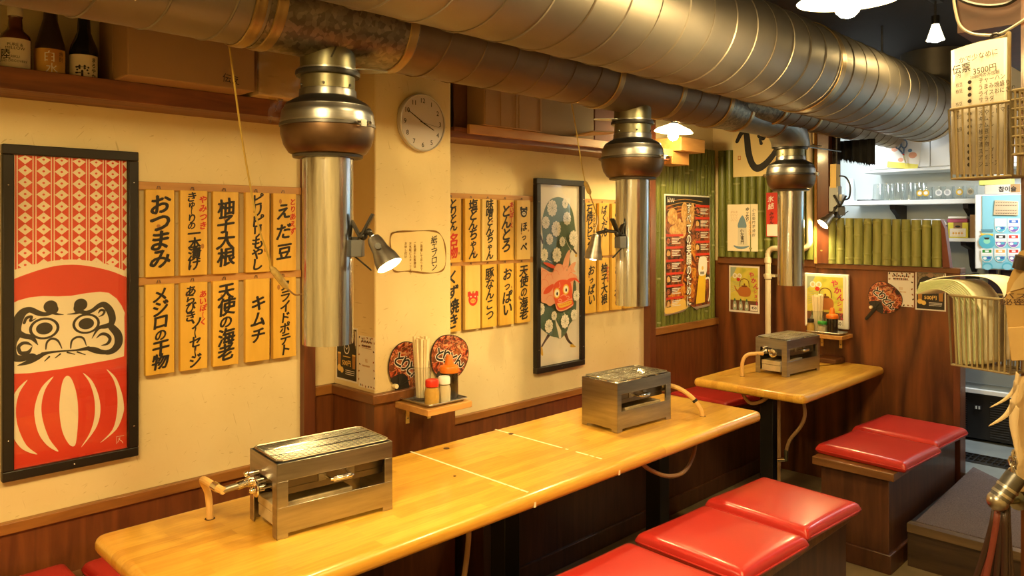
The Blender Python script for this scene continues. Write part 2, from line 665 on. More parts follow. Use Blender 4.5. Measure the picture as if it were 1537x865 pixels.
def glyph(s):
    """flat mesh of a string set in the built-in font, centred on its box; size 1"""
    if s in GL:
        return GL[s]
    cu = bpy.data.curves.new('glyph', 'FONT')
    cu.body = s
    cu.size = 1.0
    cu.resolution_u = 3
    o = bpy.data.objects.new('glyph', cu)
    C.objects.link(o)
    me = o.to_mesh()
    vs = [(p.co.x, p.co.y) for p in me.vertices]
    fs = [tuple(p.vertices) for p in me.polygons]
    o.to_mesh_clear()
    bpy.data.objects.remove(o)
    bpy.data.curves.remove(cu)
    if len(s) == 1 and ord(s) > 0x2000:
        cx, cy = 0.5, 0.36
    elif vs:
        xs, ys = [p[0] for p in vs], [p[1] for p in vs]
        cx, cy = (min(xs) + max(xs)) / 2, (min(ys) + max(ys)) / 2
    else:
        cx = cy = 0
    vs = [(x - cx, y - cy) for x, y in vs]
    w = (max(p[0] for p in vs) - min(p[0] for p in vs)) if vs else 0
    GL[s] = (vs, fs, w)
    return GL[s]


class Art:
    """flat printed marks on a plane: O + p*A + q*B, each layer a hair further along N"""

    def __init__(self, O, A, B, N, pix=None):
        self.O, self.A, self.B, self.N = Vector(O), Vector(A), Vector(B), Vector(N)
        self.mb = MB()
        self.h = 0.0004
        self.pix = pix

    def P(self, p, q, h=None):
        return self.O + self.A * p + self.B * q + self.N * (self.h if h is None else h)

    def step(self, d=0.00004):
        self.h += d

    def uv(self, u, v):
        """photo pixel -> (p, q) on this plane"""
        r = ray(u, v)
        c = Vector((CX, CY, CZ))
        t = (self.O - c).dot(self.N) / r.dot(self.N)
        d = c + r * t - self.O
        return (d.dot(self.A), d.dot(self.B))

    def poly(self, pts, m, smooth=0):
        if smooth:
            pts = smooth_pts(pts, smooth)
        self.mb.poly([self.P(*p) for p in pts], m)
        self.step()

    def rect(self, p0, q0, p1, q1, m):
        self.poly([(p0, q0), (p1, q0), (p1, q1), (p0, q1)], m)

    def disc(self, p, q, r, m, ry=None, n=24, rot=0.0):
        ry = r if ry is None else ry
        c, s = math.cos(rot), math.sin(rot)
        self.poly([(p + r * math.cos(2 * math.pi * k / n) * c - ry * math.sin(2 * math.pi * k / n) * s,
                    q + r * math.cos(2 * math.pi * k / n) * s + ry * math.sin(2 * math.pi * k / n) * c) for k in range(n)], m)

    def stroke(self, pts, ws, m, n=5):
        """brush stroke along pts with a width at each"""
        if not isinstance(ws, (list, tuple)):
            ws = [ws] * len(pts)
        q = smooth_pts([(x, y, w) for (x, y), w in zip(pts, ws)], n, False)
        L, Rr = [], []
        for i, (x, y, w) in enumerate(q):
            a, b = q[max(i - 1, 0)], q[min(i + 1, len(q) - 1)]
            dx, dy = b[0] - a[0], b[1] - a[1]
            l = math.hypot(dx, dy) or 1
            L.append((x - dy / l * w / 2, y + dx / l * w / 2))
            Rr.append((x + dy / l * w / 2, y - dx / l * w / 2))
        vs = [self.P(*p) for p in L] + [self.P(*p) for p in Rr]
        k = len(L)
        self.mb.add(vs, [(i, i + 1, k + i + 1, k + i) for i in range(k - 1)], m)
        for e in (0, -1):
            if q[e][2] > 0.0008:
                x, y, w = q[e]
                self.mb.poly([self.P(x + w / 2 * math.cos(t * math.pi / 5), y + w / 2 * math.sin(t * math.pi / 5), self.h + 0.00002) for t in range(10)], m)
        self.step()

    def text(self, s, p, q, size, m, bold=0.0, rot=0.0, sx=1.0, fit=None, brush=False):
        vs, fs, w = glyph(s)
        if brush:
            vs = [(x + .035 * math.sin(4 * y + .6), y + .11 * x + .022 * math.sin(6 * x)) for x, y in vs]
        if not vs:
            return
        if fit:
            sx = fit / (w * size)
        c, sn = math.cos(rot), math.sin(rot)
        sh = [(0, 0)] if not bold else [(0, 0), (bold, 0), (-bold, 0), (0, bold), (0, -bold)]
        if brush and bold:
            sh = [(0, 0), (bold, bold * .35), (-bold, -bold * .35), (bold * .5, -bold * .7), (-bold * .5, bold * .7)]
        for dx, dy in sh:
            self.mb.add([self.P(p + ((x + dx) * c * sx - (y + dy) * sn) * size, q + ((x + dx) * sn * sx + (y + dy) * c) * size) for x, y in vs], fs, m)
            self.h += 0.000012
        self.step()

    def column(self, s, p, q0, q1, size, m, bold=0.038, jit=0.06, rnd=None, sx=1.0):
        """vertical writing from q0 down to q1"""
        n = len(s)
        for i, ch in enumerate(s):
            q = q0 + (q1 - q0) * (i + 0.5) / n
            if ch == 'ー':
                self.stroke([(p + size * .03, q + size * .36), (p - size * .04, q), (p + size * .02, q - size * .36)], [size * .12, size * .09, size * .11], m)
                continue
            k = 0.78 if ch in 'のゃゅょっァィッ' else 1.0
            self.text(ch, p + random.uniform(-.03, .03) * size, q, size * k * random.uniform(.96, 1.06), m, bold, random.uniform(-jit, jit), sx, brush=jit > .05)

    def build(self, name, parent=None):
        return self.mb.build(name, parent, world=True, smooth='flat')


def on_left(x, y0, z0):       # a plane parallel to the left wall, right = +y
    return (x, y0, z0), (0, 1, 0), (0, 0, 1), (1, 0, 0)


def on_back(y, x0, z0):       # a plane parallel to the partition, right = +x
    return (x0, y, z0), (1, 0, 0), (0, 0, 1), (0, -1, 0)


# ================================================================== THE SETTING


def struct(mb, name, parent=None, bevel=0.0):
    o = mb.build(name, parent, bevel=bevel)
    if parent is None:
        o['kind'] = 'structure'
    return o


def slab(name, lo, hi, m, parent=None, bevel=0.0):
    b = MB()
    b.box2(lo, hi, m)
    return struct(b, name, parent, bevel)


H_CEIL = 2.62
slab('floor', (-0.1, -2.0, -0.1), (3.6, 5.95, 0.0), M_FLOOR)
slab('ceiling', (-0.1, -2.0, H_CEIL), (3.6, 5.95, H_CEIL + 0.1), M_CEIL)

# left wall: cream plaster over a low brown wainscot; bamboo at the far end
wl = slab('wall_left', (-0.1, -2.0, 0.0), (0.0, 4.60, H_CEIL), M_PLASTER)
b = MB()
b.box2((0, -2.0, 0), (0.012, 1.478, 0.615), M_WAINS)
b.box2((0, 1.527, 0), (0.012, 1.63, 0.858), M_WAINS)
b.box2((0, 2.0, 0), (0.012, 3.737, 0.615), M_WAINS)
b.box2((0, 3.79, 0), (0.03, 4.53, 0.862), M_WAINS)
b.build('wainscot', wl)
b = MB()
b.box2((0, -2.0, 0.612), (0.024, 1.478, 0.646), M_TRIM)
b.box2((0, 1.527, 0.855), (0.022, 1.63, 0.892), M_TRIM)
b.box2((0, 2.0, 0.612), (0.024, 3.737, 0.646), M_TRIM)
b.box2((0, 3.79, 0.860), (0.045, 4.53, 0.905), M_TRIM)
b.build('wainscot_rail', wl, bevel=0.003)


def cladding(name, parent, along, start, end, pitch, z0, z1, base, m):
    """half-round bamboo poles standing side by side"""
    b = MB()
    rnd = random.Random(len(name) + int(start * 10))
    n = int(round((end - start) / pitch))
    for i in range(n):
        p = start + (i + 0.5) * pitch
        r = pitch * 0.5 * rnd.uniform(0.93, 1.03)
        d = rnd.uniform(-0.004, 0.003)
        c = (base + 0.002 + d, p) if along == 'y' else (p, base - 0.002 - d)
        b.cyl((*c, z0), (*c, z1), r, m, r * rnd.uniform(0.93, 1.0), seg=14)
        z = z0 + rnd.uniform(0.02, 0.3)
        while z < z1 - 0.02:
            b.lathe([(r * 0.98, -0.007), (r * 1.07, -0.003), (r * 1.07, 0.002), (r * 0.98, 0.006)], M_NODE if rnd.random() < .6 else m, (*c, z), seg=14, cap=False)
            z += rnd.uniform(0.24, 0.40)
    return b.build(name, parent)


cladding('bamboo_cladding', wl, 'y', 3.795, 4.515, 0.045, 0.905, 2.015, 0.012, M_BAMB)
slab('trim_1', (0, 1.478, 0), (0.034, 1.527, H_CEIL), M_POST, bevel=0.003)
slab('trim_2', (0, 3.737, 0), (0.05, 3.792, H_CEIL), M_POST, bevel=0.003)

# the square column with its own wood dado
COLX, COLY0, COLY1 = 0.28, 1.63, 2.0
col = slab('wall_column', (0.0, COLY0, 0.0), (COLX, COLY1, H_CEIL), M_PLASTER, bevel=0.006)
b = MB()
b.box2((0.012, COLY0 - 0.012, 0), (COLX + 0.012, COLY1 + 0.012, 0.857), M_WAINS)
b.build('dado_panel', col)
b = MB()
b.box2((0.0, COLY0 - 0.026, 0.855), (COLX + 0.026, COLY1 + 0.012, 0.892), M_TRIMX)
b.build('dado_rail', col, bevel=0.004)
b = MB()
b.box2((0.0, 2.001, 0.90), (0.012, 2.016, 1.04), M_PLW)
b.build('cable_cover', wl)

# the wood partition at the end: full height beside the left wall, waist high to the kitchen
wb = slab('wall_back', (0.0, 4.53, 0.0), (1.44, 4.60, 1.285), M_PARTN)
b = MB()
b.box2((0.0, 4.53, 1.285), (0.70, 4.60, H_CEIL), M_PLASTER)
b.build('upper_wall', wb)
b = MB()
b.box2((0.045, 4.512, 1.268), (0.70, 4.60, 1.312), M_TRIMX)
b.box2((0.70, 4.515, 1.262), (1.475, 4.615, 1.290), M_TRIMX)
b.build('cap_rail', wb, bevel=0.003)
b = MB()
b.box2((1.44, 4.515, 0.0), (1.475, 4.615, 1.262), M_POST)
b.build('end_post', wb, bevel=0.003)
cladding('bamboo_cladding', wb, 'x', 0.05, 0.70, 0.054, 1.312, 2.01, 4.518, M_BAMB)
slab('trim_3', (0.715, 4.50, 1.29), (0.785, 4.60, H_CEIL), M_POST, bevel=0.003)
b = MB()
b.box2((0.700, 4.497, 1.29), (0.715, 4.60, 2.25), M_PINEY)
b.box2((0.785, 4.55, 1.56), (0.815, 4.60, H_CEIL), M_DARKW)
struct(b, 'trim_4')

# kitchen shell
wk = slab('wall_kitchen', (0.2, 5.76, 0.0), (3.6, 5.86, H_CEIL), M_KWALL)
slab('wall_kitchen_left', (0.2, 4.60, 0.0), (0.3, 5.76, H_CEIL), M_KWALL)
slab('wall_right', (3.5, -2.0, 0.0), (3.6, 5.95, H_CEIL), M_PLASTER)
slab('wall_front', (-0.1, -2.1, 0.0), (3.6, -2.0, H_CEIL), M_PLASTER)
b = MB()
b.box2((1.492, 3.655, 0.0), (3.5, 4.60, 0.188), M_DARKW)
b.box2((0.3, 4.60, 0.0), (3.5, 5.76, 0.186), M_TILE)
fl2 = struct(b, 'floor_raised')
b = MB()
b.box2((1.492, 3.635, 0.0), (3.5, 3.655, 0.155), wood('riser_wood', (0.018, 0.009, 0.005), (0.055, 0.029, 0.013), 'x', 0.5))
b.box2((1.492, 3.625, 0.155), (3.5, 3.668, 0.192), wood('nosing_wood', (0.07, 0.042, 0.02), (0.16, 0.098, 0.046), 'x', 0.5))
b.build('step_riser', fl2)
# drain grating across the kitchen floor
b = MB()
for i in range(44):
    x = 1.0 + i * 0.03
    b.box2((x, 4.83, 0.187), (x + 0.008, 4.99, 0.196), M_STEELD)
for y in (4.83, 4.885, 4.935, 4.99):
    b.box2((1.0, y - 0.004, 0.187), (2.3, y + 0.004, 0.197), M_STEELD)
b.box2((1.0, 4.83, 0.1865), (2.3, 4.99, 0.188), M_BLACK)
tag(b.build('drain_grating'), 'black slotted drain grating across the kitchen floor', 'drain cover')
# speckled mat on the raised aisle
b = MB()
pts = [(1.515, 3.672, .189), (2.3, 3.672, .189), (2.3, 4.50, .189), (1.66, 4.56, .189), (1.56, 4.64, .192), (1.50, 4.66, .205), (1.50, 4.3, .192)]
b.prism(pts, (0, 0, 0.006), M_MAT)
tag(b.build('floor_mat'), 'speckled brown carpet mat lying on the raised aisle', 'mat')

# ================================================================== DUCTS AND HOODS
SDX, SDZ, SDR = 0.775, 2.106, 0.125
BDX, BDZ, BDR = 1.12, 2.238, 0.20


def duct_seg(b, x, z, r, y0, y1, m, seg=40):
    b.add([(x + r * math.cos(2 * math.pi * k / seg), y, z + r * math.sin(2 * math.pi * k / seg)) for y in (y0, y1) for k in range(seg)],
          [(k, (k + 1) % seg, seg + (k + 1) % seg, seg + k) for k in range(seg)], m)


def spiral(b, x, z, r, y0, y1, pitch, m, tr=0.0032):
    pts = []
    n = int((y1 - y0) / pitch * 36)
    for i in range(n + 1):
        t = i / 36
        a = 2 * math.pi * t + 1.0
        pts.append((x + r * math.cos(a), y0 + t * pitch, z + r * math.sin(a)))
    b.tube(pts, tr, m, 5)


def band(b, x, z, r, y, w, m, axis='y'):
    prof = [(r + .0015, -w / 2), (r + .005, -w / 2 + .002), (r + .006, -w / 6), (r + .0045, 0), (r + .006, w / 6), (r + .005, w / 2 - .002), (r + .0015, w / 2)]
    b.lathe(prof, m, seg=40, M=Matrix.Translation((x, y, z)) @ Matrix.Rotation(R(-90), 4, 'X'), cap=False)


HOODS = [1.13, 2.56, 4.02]
sd = thing('exhaust_duct', 'thin brown ventilation duct over the grills, tucked beneath the wider duct', 'duct', (SDX, 1.0, SDZ))
b = MB()
for y0, y1 in ((-0.6, 0.90), (1.36, 2.33), (2.78, 3.16)):
    duct_seg(b, SDX, SDZ, SDR, y0, y1, M_DUCTS if y0 > 0 else M_DUCT)
b.build('duct_pipe', sd, world=True)
for i, (y0, y1) in enumerate(((-0.6, 0.90), (1.36, 2.33), (2.78, 3.16))):
    b = MB()
    spiral(b, SDX, SDZ, SDR, y0, y1, 0.145, M_DUCTS if y0 > 0 else M_DUCT)
    b.build('spiral_seam', sd, world=True)
for y0, y1 in ((0.90, 1.36), (2.33, 2.78)):
    b = MB()
    duct_seg(b, SDX, SDZ, SDR + .001, y0, y1, M_SPANGLE if y0 < 1 else M_DUCTS)
    b.build('tee_joint', sd, world=True)
for y in (0.875, 0.93, 1.34, 2.33, 2.76, 3.16):
    b = MB()
    band(b, SDX, SDZ, SDR, y, 0.032, M_BAND)
    b.build('joint_band', sd, world=True)
# reducer, then a branch that bends down to the last hood and one that runs on
b = MB()


def ring(c, r, d, seg=36):
    d = Vector(d).normalized()
    a = d.cross(Vector((0, 0, 1))).normalized()
    e = a.cross(d)
    return [Vector(c) + a * r * math.cos(2 * math.pi * k / seg) + e * r * math.sin(2 * math.pi * k / seg) for k in range(seg)]


def loft(b, rings, m):
    s = len(rings[0])
    vs = [p for r_ in rings for p in r_]
    fs = [(i * s + k, i * s + (k + 1) % s, (i + 1) * s + (k + 1) % s, (i + 1) * s + k) for i in range(len(rings) - 1) for k in range(s)]
    b.add(vs, fs, m)


loft(b, [ring((SDX, 3.16, SDZ), SDR, (0, 1, 0)), ring((SDX, 3.22, SDZ), SDR, (0, 1, 0)), ring((SDX, 3.36, SDZ - .018), .105, (0, 1, 0)), ring((SDX, 3.40, SDZ - .02), .102, (0, 1, 0))], M_SPANGLE)
loft(b, [ring((SDX + .02, 3.26, SDZ + .02), .084, (.25, 1, 0.05)), ring((SDX + .05, 3.45, SDZ + .014), .085, (.25, 1, .0)), ring((SDX + .075, 3.6, SDZ + .014), .085, (.1, 1, 0))], M_SPANGLE)
b.build('reducer', sd, world=True)
b = MB()
pth = [(SDX, 3.40, SDZ - .02), (SDX, 3.78, SDZ - .02)]
r_ = [ring(pth[0], .10, (0, 1, 0)), ring(pth[1], .10, (0, 1, 0))]
for k in range(1, 9):
    a = R(90 * k / 8)
    r_.append([Vector((SDX + .10 * math.cos(t), 3.78 + .24 * math.sin(a) + (.10 * math.sin(t)) * -math.sin(0) + (.10 * math.sin(t)) * math.sin(a), SDZ - .02 - .14 * (1 - math.cos(a)) + .10 * math.sin(t) * math.cos(a)))
               for t in [2 * math.pi * j / 36 for j in range(36)]])
loft(b, r_, metal('blue_grey_steel', (0.16, 0.165, 0.16), (0.30, 0.30, 0.29), 0.42, 5, metallic=0.85))
b.build('elbow', sd, world=True)
b = MB()
duct_seg(b, SDX + .075, SDZ + .014, .085, 3.6, 5.36, M_DUCTS)
b.build('branch_pipe', sd, world=True)
b = MB()
spiral(b, SDX + .075, SDZ + .014, .085, 3.6, 5.36, 0.12, M_DUCTS, .003)
b.build('spiral_seam', sd, world=True)
b = MB()
b.lathe([(.1035, -.016), (.108, -.010), (.108, .010), (.1035, .016)], M_BAND, seg=40, M=Matrix.Translation((SDX, 3.40, SDZ - .02)) @ Matrix.Rotation(R(-90), 4, 'X'), cap=False)
b.build('joint_band', sd, world=True)
b = MB()
b.lathe([(.1015, -.012), (.106, -.008), (.106, .008), (.1015, .012)], M_DUCTS, seg=40, M=Matrix.Translation((SDX, 3.78, SDZ - .02)) @ Matrix.Rotation(R(-90), 4, 'X'), cap=False)
b.build('joint_band', sd, world=True)
for y in (3.64, 4.05):
    b = MB()
    b.lathe([(.087, -.016), (.092, -.010), (.092, .010), (.087, .016)], M_BAND, seg=40, M=Matrix.Translation((SDX + .075, y, SDZ + .014)) @ Matrix.Rotation(R(-90), 4, 'X'), cap=False)
    b.build('joint_band', sd, world=True)
for y in (0.2, 1.75, 3.1):
    b = MB()
    for s in (-1, 1):
        b.cyl((SDX + s * (SDR + .004), y, SDZ), (SDX + s * (SDR + .004), y, H_CEIL), 0.004, M_STEELD, seg=8)
    b.build('hanger', sd, world=True)

bd = thing('main_exhaust_duct', 'wide spiral-seamed ventilation duct running under the ceiling', 'duct', (BDX, 1.0, BDZ))
b = MB()
duct_seg(b, BDX, BDZ, BDR, -1.0, 5.12, M_DUCT, 56)
b.build('duct_pipe', bd, world=True)
b = MB()
spiral(b, BDX, BDZ, BDR, -1.0, 5.12, 0.15, M_DUCT, 0.0042)
b.build('spiral_seam', bd, world=True)
for y in (3.36, 5.10):
    b = MB()
    band(b, BDX, BDZ, BDR, y, 0.05, M_BAND)
    b.build('joint_band', bd, world=True)
b = MB()
r_ = []
for k in range(0, 9):
    a = R(90 * k / 8)
    r_.append([Vector((BDX + BDR * math.cos(t), 5.12 + .22 * math.sin(a) - BDR * math.sin(t) * math.sin(a), BDZ + .22 * (1 - math.cos(a)) + BDR * math.sin(t) * math.cos(a)))
               for t in [2 * math.pi * j / 40 for j in range(40)]])
r_.append([p + Vector((0, 0, H_CEIL - BDZ - .22)) for p in r_[-1]])
loft(b, r_, M_DUCT)
b.build('elbow', bd, world=True)
for y in (0.6, 2.4, 4.4):
    b = MB()
    b.cyl((BDX, y, BDZ + BDR), (BDX, y, H_CEIL), 0.006, M_STEELD, seg=8)
    b.build('hanger', bd, world=True)


def make_hood(y, label, lever):
    """telescopic extractor hood: neck, damper, spun bell, browned bowl, polished tube"""
    t = thing('extractor_hood', label, 'extractor hood', (SDX, y, 1.19), 0, 'telescopic extractor hoods over the grills')
    b = MB()
    b.lathe([(.0665, 0.0), (.0695, 0.0), (.0695, .535), (.0665, .535), (.0665, 0.0)], M_TUBE, seg=48, cap=False)
    tube = b.build('tube', t)
    b = MB()
    b.box2((-.006, -.071, .0), (.006, -.0685, .53), M_TUBE)
    b.build('tube_seam', tube)
    b = MB()
    b.lathe([(.072, .522), (.094, .524), (.106, .530), (.120, .552), (.128, .580), (.1285, .600), (.124, .606)], M_BOWL, seg=48, cap=False)
    b.lathe([(.0715, .515), (.095, .517), (.097, .524), (.072, .526)], M_STEELD, seg=48, cap=False)
    b.build('bowl', t)
    b = MB()
    b.lathe([(.128, .608), (.1295, .618), (.1265, .630), (.127, .634), (.124, .646), (.118, .655), (.1175, .658)], M_BELL, seg=48, cap=False)
    b.lathe([(.1175, .658), (.112, .666), (.095, .676), (.083, .682)], M_STEELD, seg=48, cap=False)
    b.lathe([(.083, .682), (.079, .686), (.078, .704), (.076, .706)], M_BELL, seg=48, cap=False)
    b.build('bell', t)
    b = MB()
    b.lathe([(.128, .600), (.1315, .602), (.1315, .609), (.128, .611)], M_STEELD, seg=48, cap=False)
    cr = b.build('clamp_ring', t)
    for a in (-35, 145):
        b = MB()
        M = Matrix.Rotation(R(a + 45), 4, 'Z')
        b.box2((.128, -.010, .596), (.143, .010, .614), M_CHROME, M)
        b.cyl((.139, -.022, .607), (.139, .022, .607), .0035, M_CHROME, M=M, seg=8)
        b.cyl((.139, .018, .607), (.139, .026, .607), .006, M_CHROME, M=M, seg=8)
        b.build('clip', cr)
    b = MB()
    b.lathe([(.0745, .70), (.0745, .745)], M_NECK, seg=40, cap=False)
    b.lathe([(.076, .755), (.076, .86)], M_NECK, seg=40, cap=False)
    nk = b.build('neck', t)
    b = MB()
    for k in range(6):
        a = R(60 * k + 20)
        b.sphere((.076 * math.cos(a), .076 * math.sin(a), .715), .004, M_STEELD, 8, 6)
    b.build('rivet', nk)
    b = MB()
    b.lathe([(.074, .742), (.087, .743), (.089, .749), (.088, .756), (.074, .758)], M_BLACK, seg=40, cap=False)
    b.lathe([(.074, .757), (.083, .758), (.083, .762), (.074, .764)], M_BELL, seg=40, cap=False)
    dm = b.build('damper_flange', t)
    b = MB()
    a = R(lever)
    L = 0.165
    pts = [(.05, -.03), (L - .05, -.03), (L, -.012), (L, .012), (L - .05, .03), (.05, .03)]
    b.prism([(x * math.cos(a) - yy * math.sin(a), x * math.sin(a) + yy * math.cos(a), .762) for x, yy in pts], (0, 0, .0025), M_BELL)
    b.build('damper_lever', dm)
    if lever == 55:
        b = MB()
        vs, fs, w_ = glyph('7')
        b.add([(.0768 * math.cos(R(-20) + x * .05 / .0768), .0768 * math.sin(R(-20) + x * .05 / .0768), .80 + y * .05) for x, y in vs], fs, plain('black_marker', (0.02, 0.018, 0.01), 0.6))
        b.build('painted_number', nk, smooth='flat')
    return t


make_hood(HOODS[0], 'steel extractor hood nearest the red doll picture, over the uncovered open grill', 55)
make_hood(HOODS[1], 'steel extractor hood beside the green lion dance picture', -125)
make_hood(HOODS[2], 'steel extractor hood over the small end table by the partition', 40)
# ================================================================== TABLES, BENCHES, GRILLS
def rounded_outline(pts, r=0.02, n=5):
    out = []
    k = len(pts)
    for i in range(k):
        p0, p1, p2 = [Vector((*q, 0)) for q in (pts[i - 1], pts[i], pts[(i + 1) % k])]
        a, c = (p0 - p1).normalized(), (p2 - p1).normalized()
        s, e = p1 + a * r, p1 + c * r
        for j in range(n + 1):
            t = j / n
            q = s * (1 - t) ** 2 + p1 * 2 * t * (1 - t) + e * t ** 2
            out.append((q.x, q.y))
    return out


def table_top(outline, parent):
    """slab with a rounded nosing, from stacked insets of the outline"""
    b = MB()
    cx = sum(p[0] for p in outline) / len(outline)
    base = rounded_outline(outline, 0.036)
    z1, th = 0.72, 0.042
    prof = [(0.014, z1 - th), (0.010, z1 - th), (0.004, z1 - th + .004), (0.0, z1 - th + .012), (0.0, z1 - .016), (0.003, z1 - .009), (0.008, z1 - .004), (0.014, z1 - .001), (0.022, z1), (0.026, z1)]
    rings = []
    k = len(base)
    for ins, z in prof:
        rg = []
        for i in range(k):
            a, p, c = Vector(base[i - 1]), Vector(base[i]), Vector(base[(i + 1) % k])
            d = (c - a).normalized()
            nrm = Vector((-d.y, d.x))
            q = p + nrm * ins
            rg.append(Vector((q.x, q.y, z)))
        rings.append(rg)
    loft(b, rings, M_TABLE)
    b.poly(list(reversed(rings[0])), M_TABLE)
    b.poly(rings[-1], M_TABLE)
    return b.build('tabletop', parent, world=True)


def pedestal(parent, x, y, m=M_BLACK):
    b = MB()
    b.box2((x - .036, y - .036, .015), (x + .036, y + .036, .678), m)
    b.box2((x - .22, y - .17, 0.0), (x + .22, y + .17, .018), m)
    b.box2((x - .18, y - .13, .666), (x + .18, y + .13, .680), m)
    b.build('leg', parent, bevel=.003, world=True)


tb = thing('dining_table', 'long honey-coloured block wood table with two white tape lines across it', 'table', (0.78, 1.83, 0))
top = table_top([(0.485, 0.612), (1.095, 0.612), (1.095, 3.062), (0.485, 3.062)], tb)
M_TAPE = plain('white_tape', (0.85, 0.74, 0.50), 0.5)
for y in (1.634, 2.046):
    b = MB()
    for x0, x1 in ((.492, .975), (.980, 1.03), (1.034, 1.066)) if y < 2 else ((.492, .84), (.856, .868), (.905, .96), (.967, .985), (.995, 1.02)):
        b.box2((x0, y - .004, .7199), (x1, y + .004, .7205), M_TAPE)
    b.box2((1.0925, y - .004, .682), (1.0956, y + .004, .698), M_TAPE)
    b.build('tape_line', tb, world=True)
for x, y, r in ((.552, 1.748, .011), (.581, 2.045, .011), (.80, 1.574, .005), (.595, .874, .014), (.958, 2.802, .013)):
    b = MB()
    b.lathe([(r, .7200), (r * .96, .7208), (.0005, .7206)], plain('burnt_hole', (0.06, 0.022, 0.006), 0.7), (x, y, 0), seg=20)
    b.build('hose_hole', tb, world=True)
for y in (0.92, 1.823, 2.74):
    pedestal(tb, .775, y)

te = thing('dining_table', 'small honey-coloured block wood table against the partition', 'table', (0.79, 3.98, 0))
table_top([(0.50, 3.462), (1.10, 3.462), (1.10, 4.510), (.868, 4.510), (.868, 4.40), (0.50, 4.40)], te)
pedestal(te, .775, 3.77)
b = MB()
b.lathe([(.013, .7200), (.0125, .7208), (.0005, .7206)], MATS['burnt_hole'], (.662, 3.69, 0), seg=20)
b.build('hose_hole', te, world=True)
b = MB()
b.box2((.50, 4.402, .69), (.866, 4.528, .742), M_TRIMX)
tag(b.build('wood_ledge', bevel=.003), 'brown wood ledge filling the notch behind the small table', 'ledge')


def bench(name, label, lo, hi, parts_top=True, over=0.035):
    t = thing(name, label, 'bench', ((lo[0] + hi[0]) / 2, (lo[1] + hi[1]) / 2, 0))
    b = MB()
    b.box2((lo[0], lo[1], .0), (hi[0], hi[1], .415), M_BENCH)
    b.build('body', t, bevel=.003, world=True)
    b = MB()
    b.box2((lo[0] - over, lo[1] - over, .412), (hi[0] + over, hi[1] + over, .449), M_BENCHT)
    b.build('top_board', t, bevel=.004, world=True)
    b = MB()
    b.box2((lo[0] - .012, lo[1] - .012, 0), (hi[0] + .012, hi[1] + .012, .085), M_BENCH)
    b.build('plinth', t, bevel=.004, world=True)
    return t


bench('bench', 'dark wood box bench along the aisle side of the long table', (1.19, .70, 0), (1.515, 2.885, 0), over=.012)
bench('bench', 'dark brown wood box bench beside the small end table', (1.165, 3.49, 0), (1.462, 4.47, 0), over=.03)
bench('bench', 'dark box bench along the wall in front of the red doll picture', (.035, -.6, 0), (.41, 1.58, 0), over=.02)
bench('bench', 'dark box bench along the wall beyond the column', (.075, 2.06, 0), (.41, 4.44, 0), over=.02)


def cushion_mesh(sx, sy, h):
    b = MB()
    n = 22
    vs, fs = [], []
    co = [math.sin(math.pi / 2 * (2 * i / n - 1)) for i in range(n + 1)]
    for sgn in (1, -1):
        for i in range(n + 1):
            for j in range(n + 1):
                u, v = co[i], co[j]
                t = max(0.0, (1 - abs(u) ** 26) * (1 - abs(v) ** 26)) ** 0.5
                pin = 1 - 0.018 * (1 - abs(v) ** 2) * abs(u) ** 3 * 0 - 0.0
                x = u * sx / 2 * (1 - .02 * (1 - v * v) * (abs(u) > .9))
                y = v * sy / 2 * (1 - .02 * (1 - u * u) * (abs(v) > .9))
                z = (h * 0.60 * t + .004 * (1 - u * u) * (1 - v * v)) if sgn > 0 else -h * 0.40 * t
                vs.append((x, y, h * .40 + z))
    m = (n + 1) ** 2
    for s in (0, 1):
        for i in range(n):
            for j in range(n):
                a = s * m + i * (n + 1) + j
                q = (a, a + n + 1, a + n + 2, a + 1)
                fs.append(q if s == 0 else tuple(reversed(q)))
    b.add(vs, fs, M_RED)
    return b


def seat_cushion(x, y, label, sx=.405, sy=.40, rz=0.0, src=[]):
    if not src:
        t = thing('seat_cushion', label, 'cushion', (x, y, .449), rz, 'red vinyl seat cushions')
        pad = cushion_mesh(.405, .40, .050).build('pad', t, smooth=60)
        b = MB()
        pts = []
        for k in range(60):
            a = 2 * math.pi * k / 60
            c, s = math.cos(a), math.sin(a)
            q = (abs(c) ** 30 + abs(s) ** 30) ** (-1 / 30)
            pts.append((.2015 * c * q, .199 * s * q, .0205))
        b.tube(pts, .0028, M_RED, 6, closed=True)
        b.build('piping', t)
        src.append(t)
        return t
    t = again(src[0], (x, y, .449), rz, label, 'red vinyl seat cushions')
    return t


seat_cushion(1.355, 1.80, 'red vinyl cushion on the aisle bench, cut by the bottom of the view', rz=R(-2))
seat_cushion(1.355, 2.255, 'red vinyl cushion on the aisle bench, second from its far end', rz=R(-3))
seat_cushion(1.355, 2.70, 'red vinyl cushion at the far end of the aisle bench', rz=R(-4))
seat_cushion(1.345, 3.695, 'red vinyl cushion on the end bench, the one nearer the aisle bench', rz=R(-4))
seat_cushion(1.345, 4.135, 'red vinyl cushion on the end bench, against the wood partition', rz=R(-4))
seat_cushion(.245, .475, 'red vinyl cushion on the wall bench at the bottom corner of the view', rz=R(2))
seat_cushion(.275, .905, 'red vinyl cushion peeking out under the near end of the long table', rz=R(2))
seat_cushion(.245, 3.72, 'red vinyl cushion on the wall bench just behind the gas hose of the middle grill', rz=R(-5))
seat_cushion(.245, 4.15, 'red vinyl cushion on the wall bench under the small end table', rz=R(-5))
seat_cushion(.245, 3.28, 'red vinyl cushion on the wall bench, almost hidden by the middle grill', rz=R(-5))


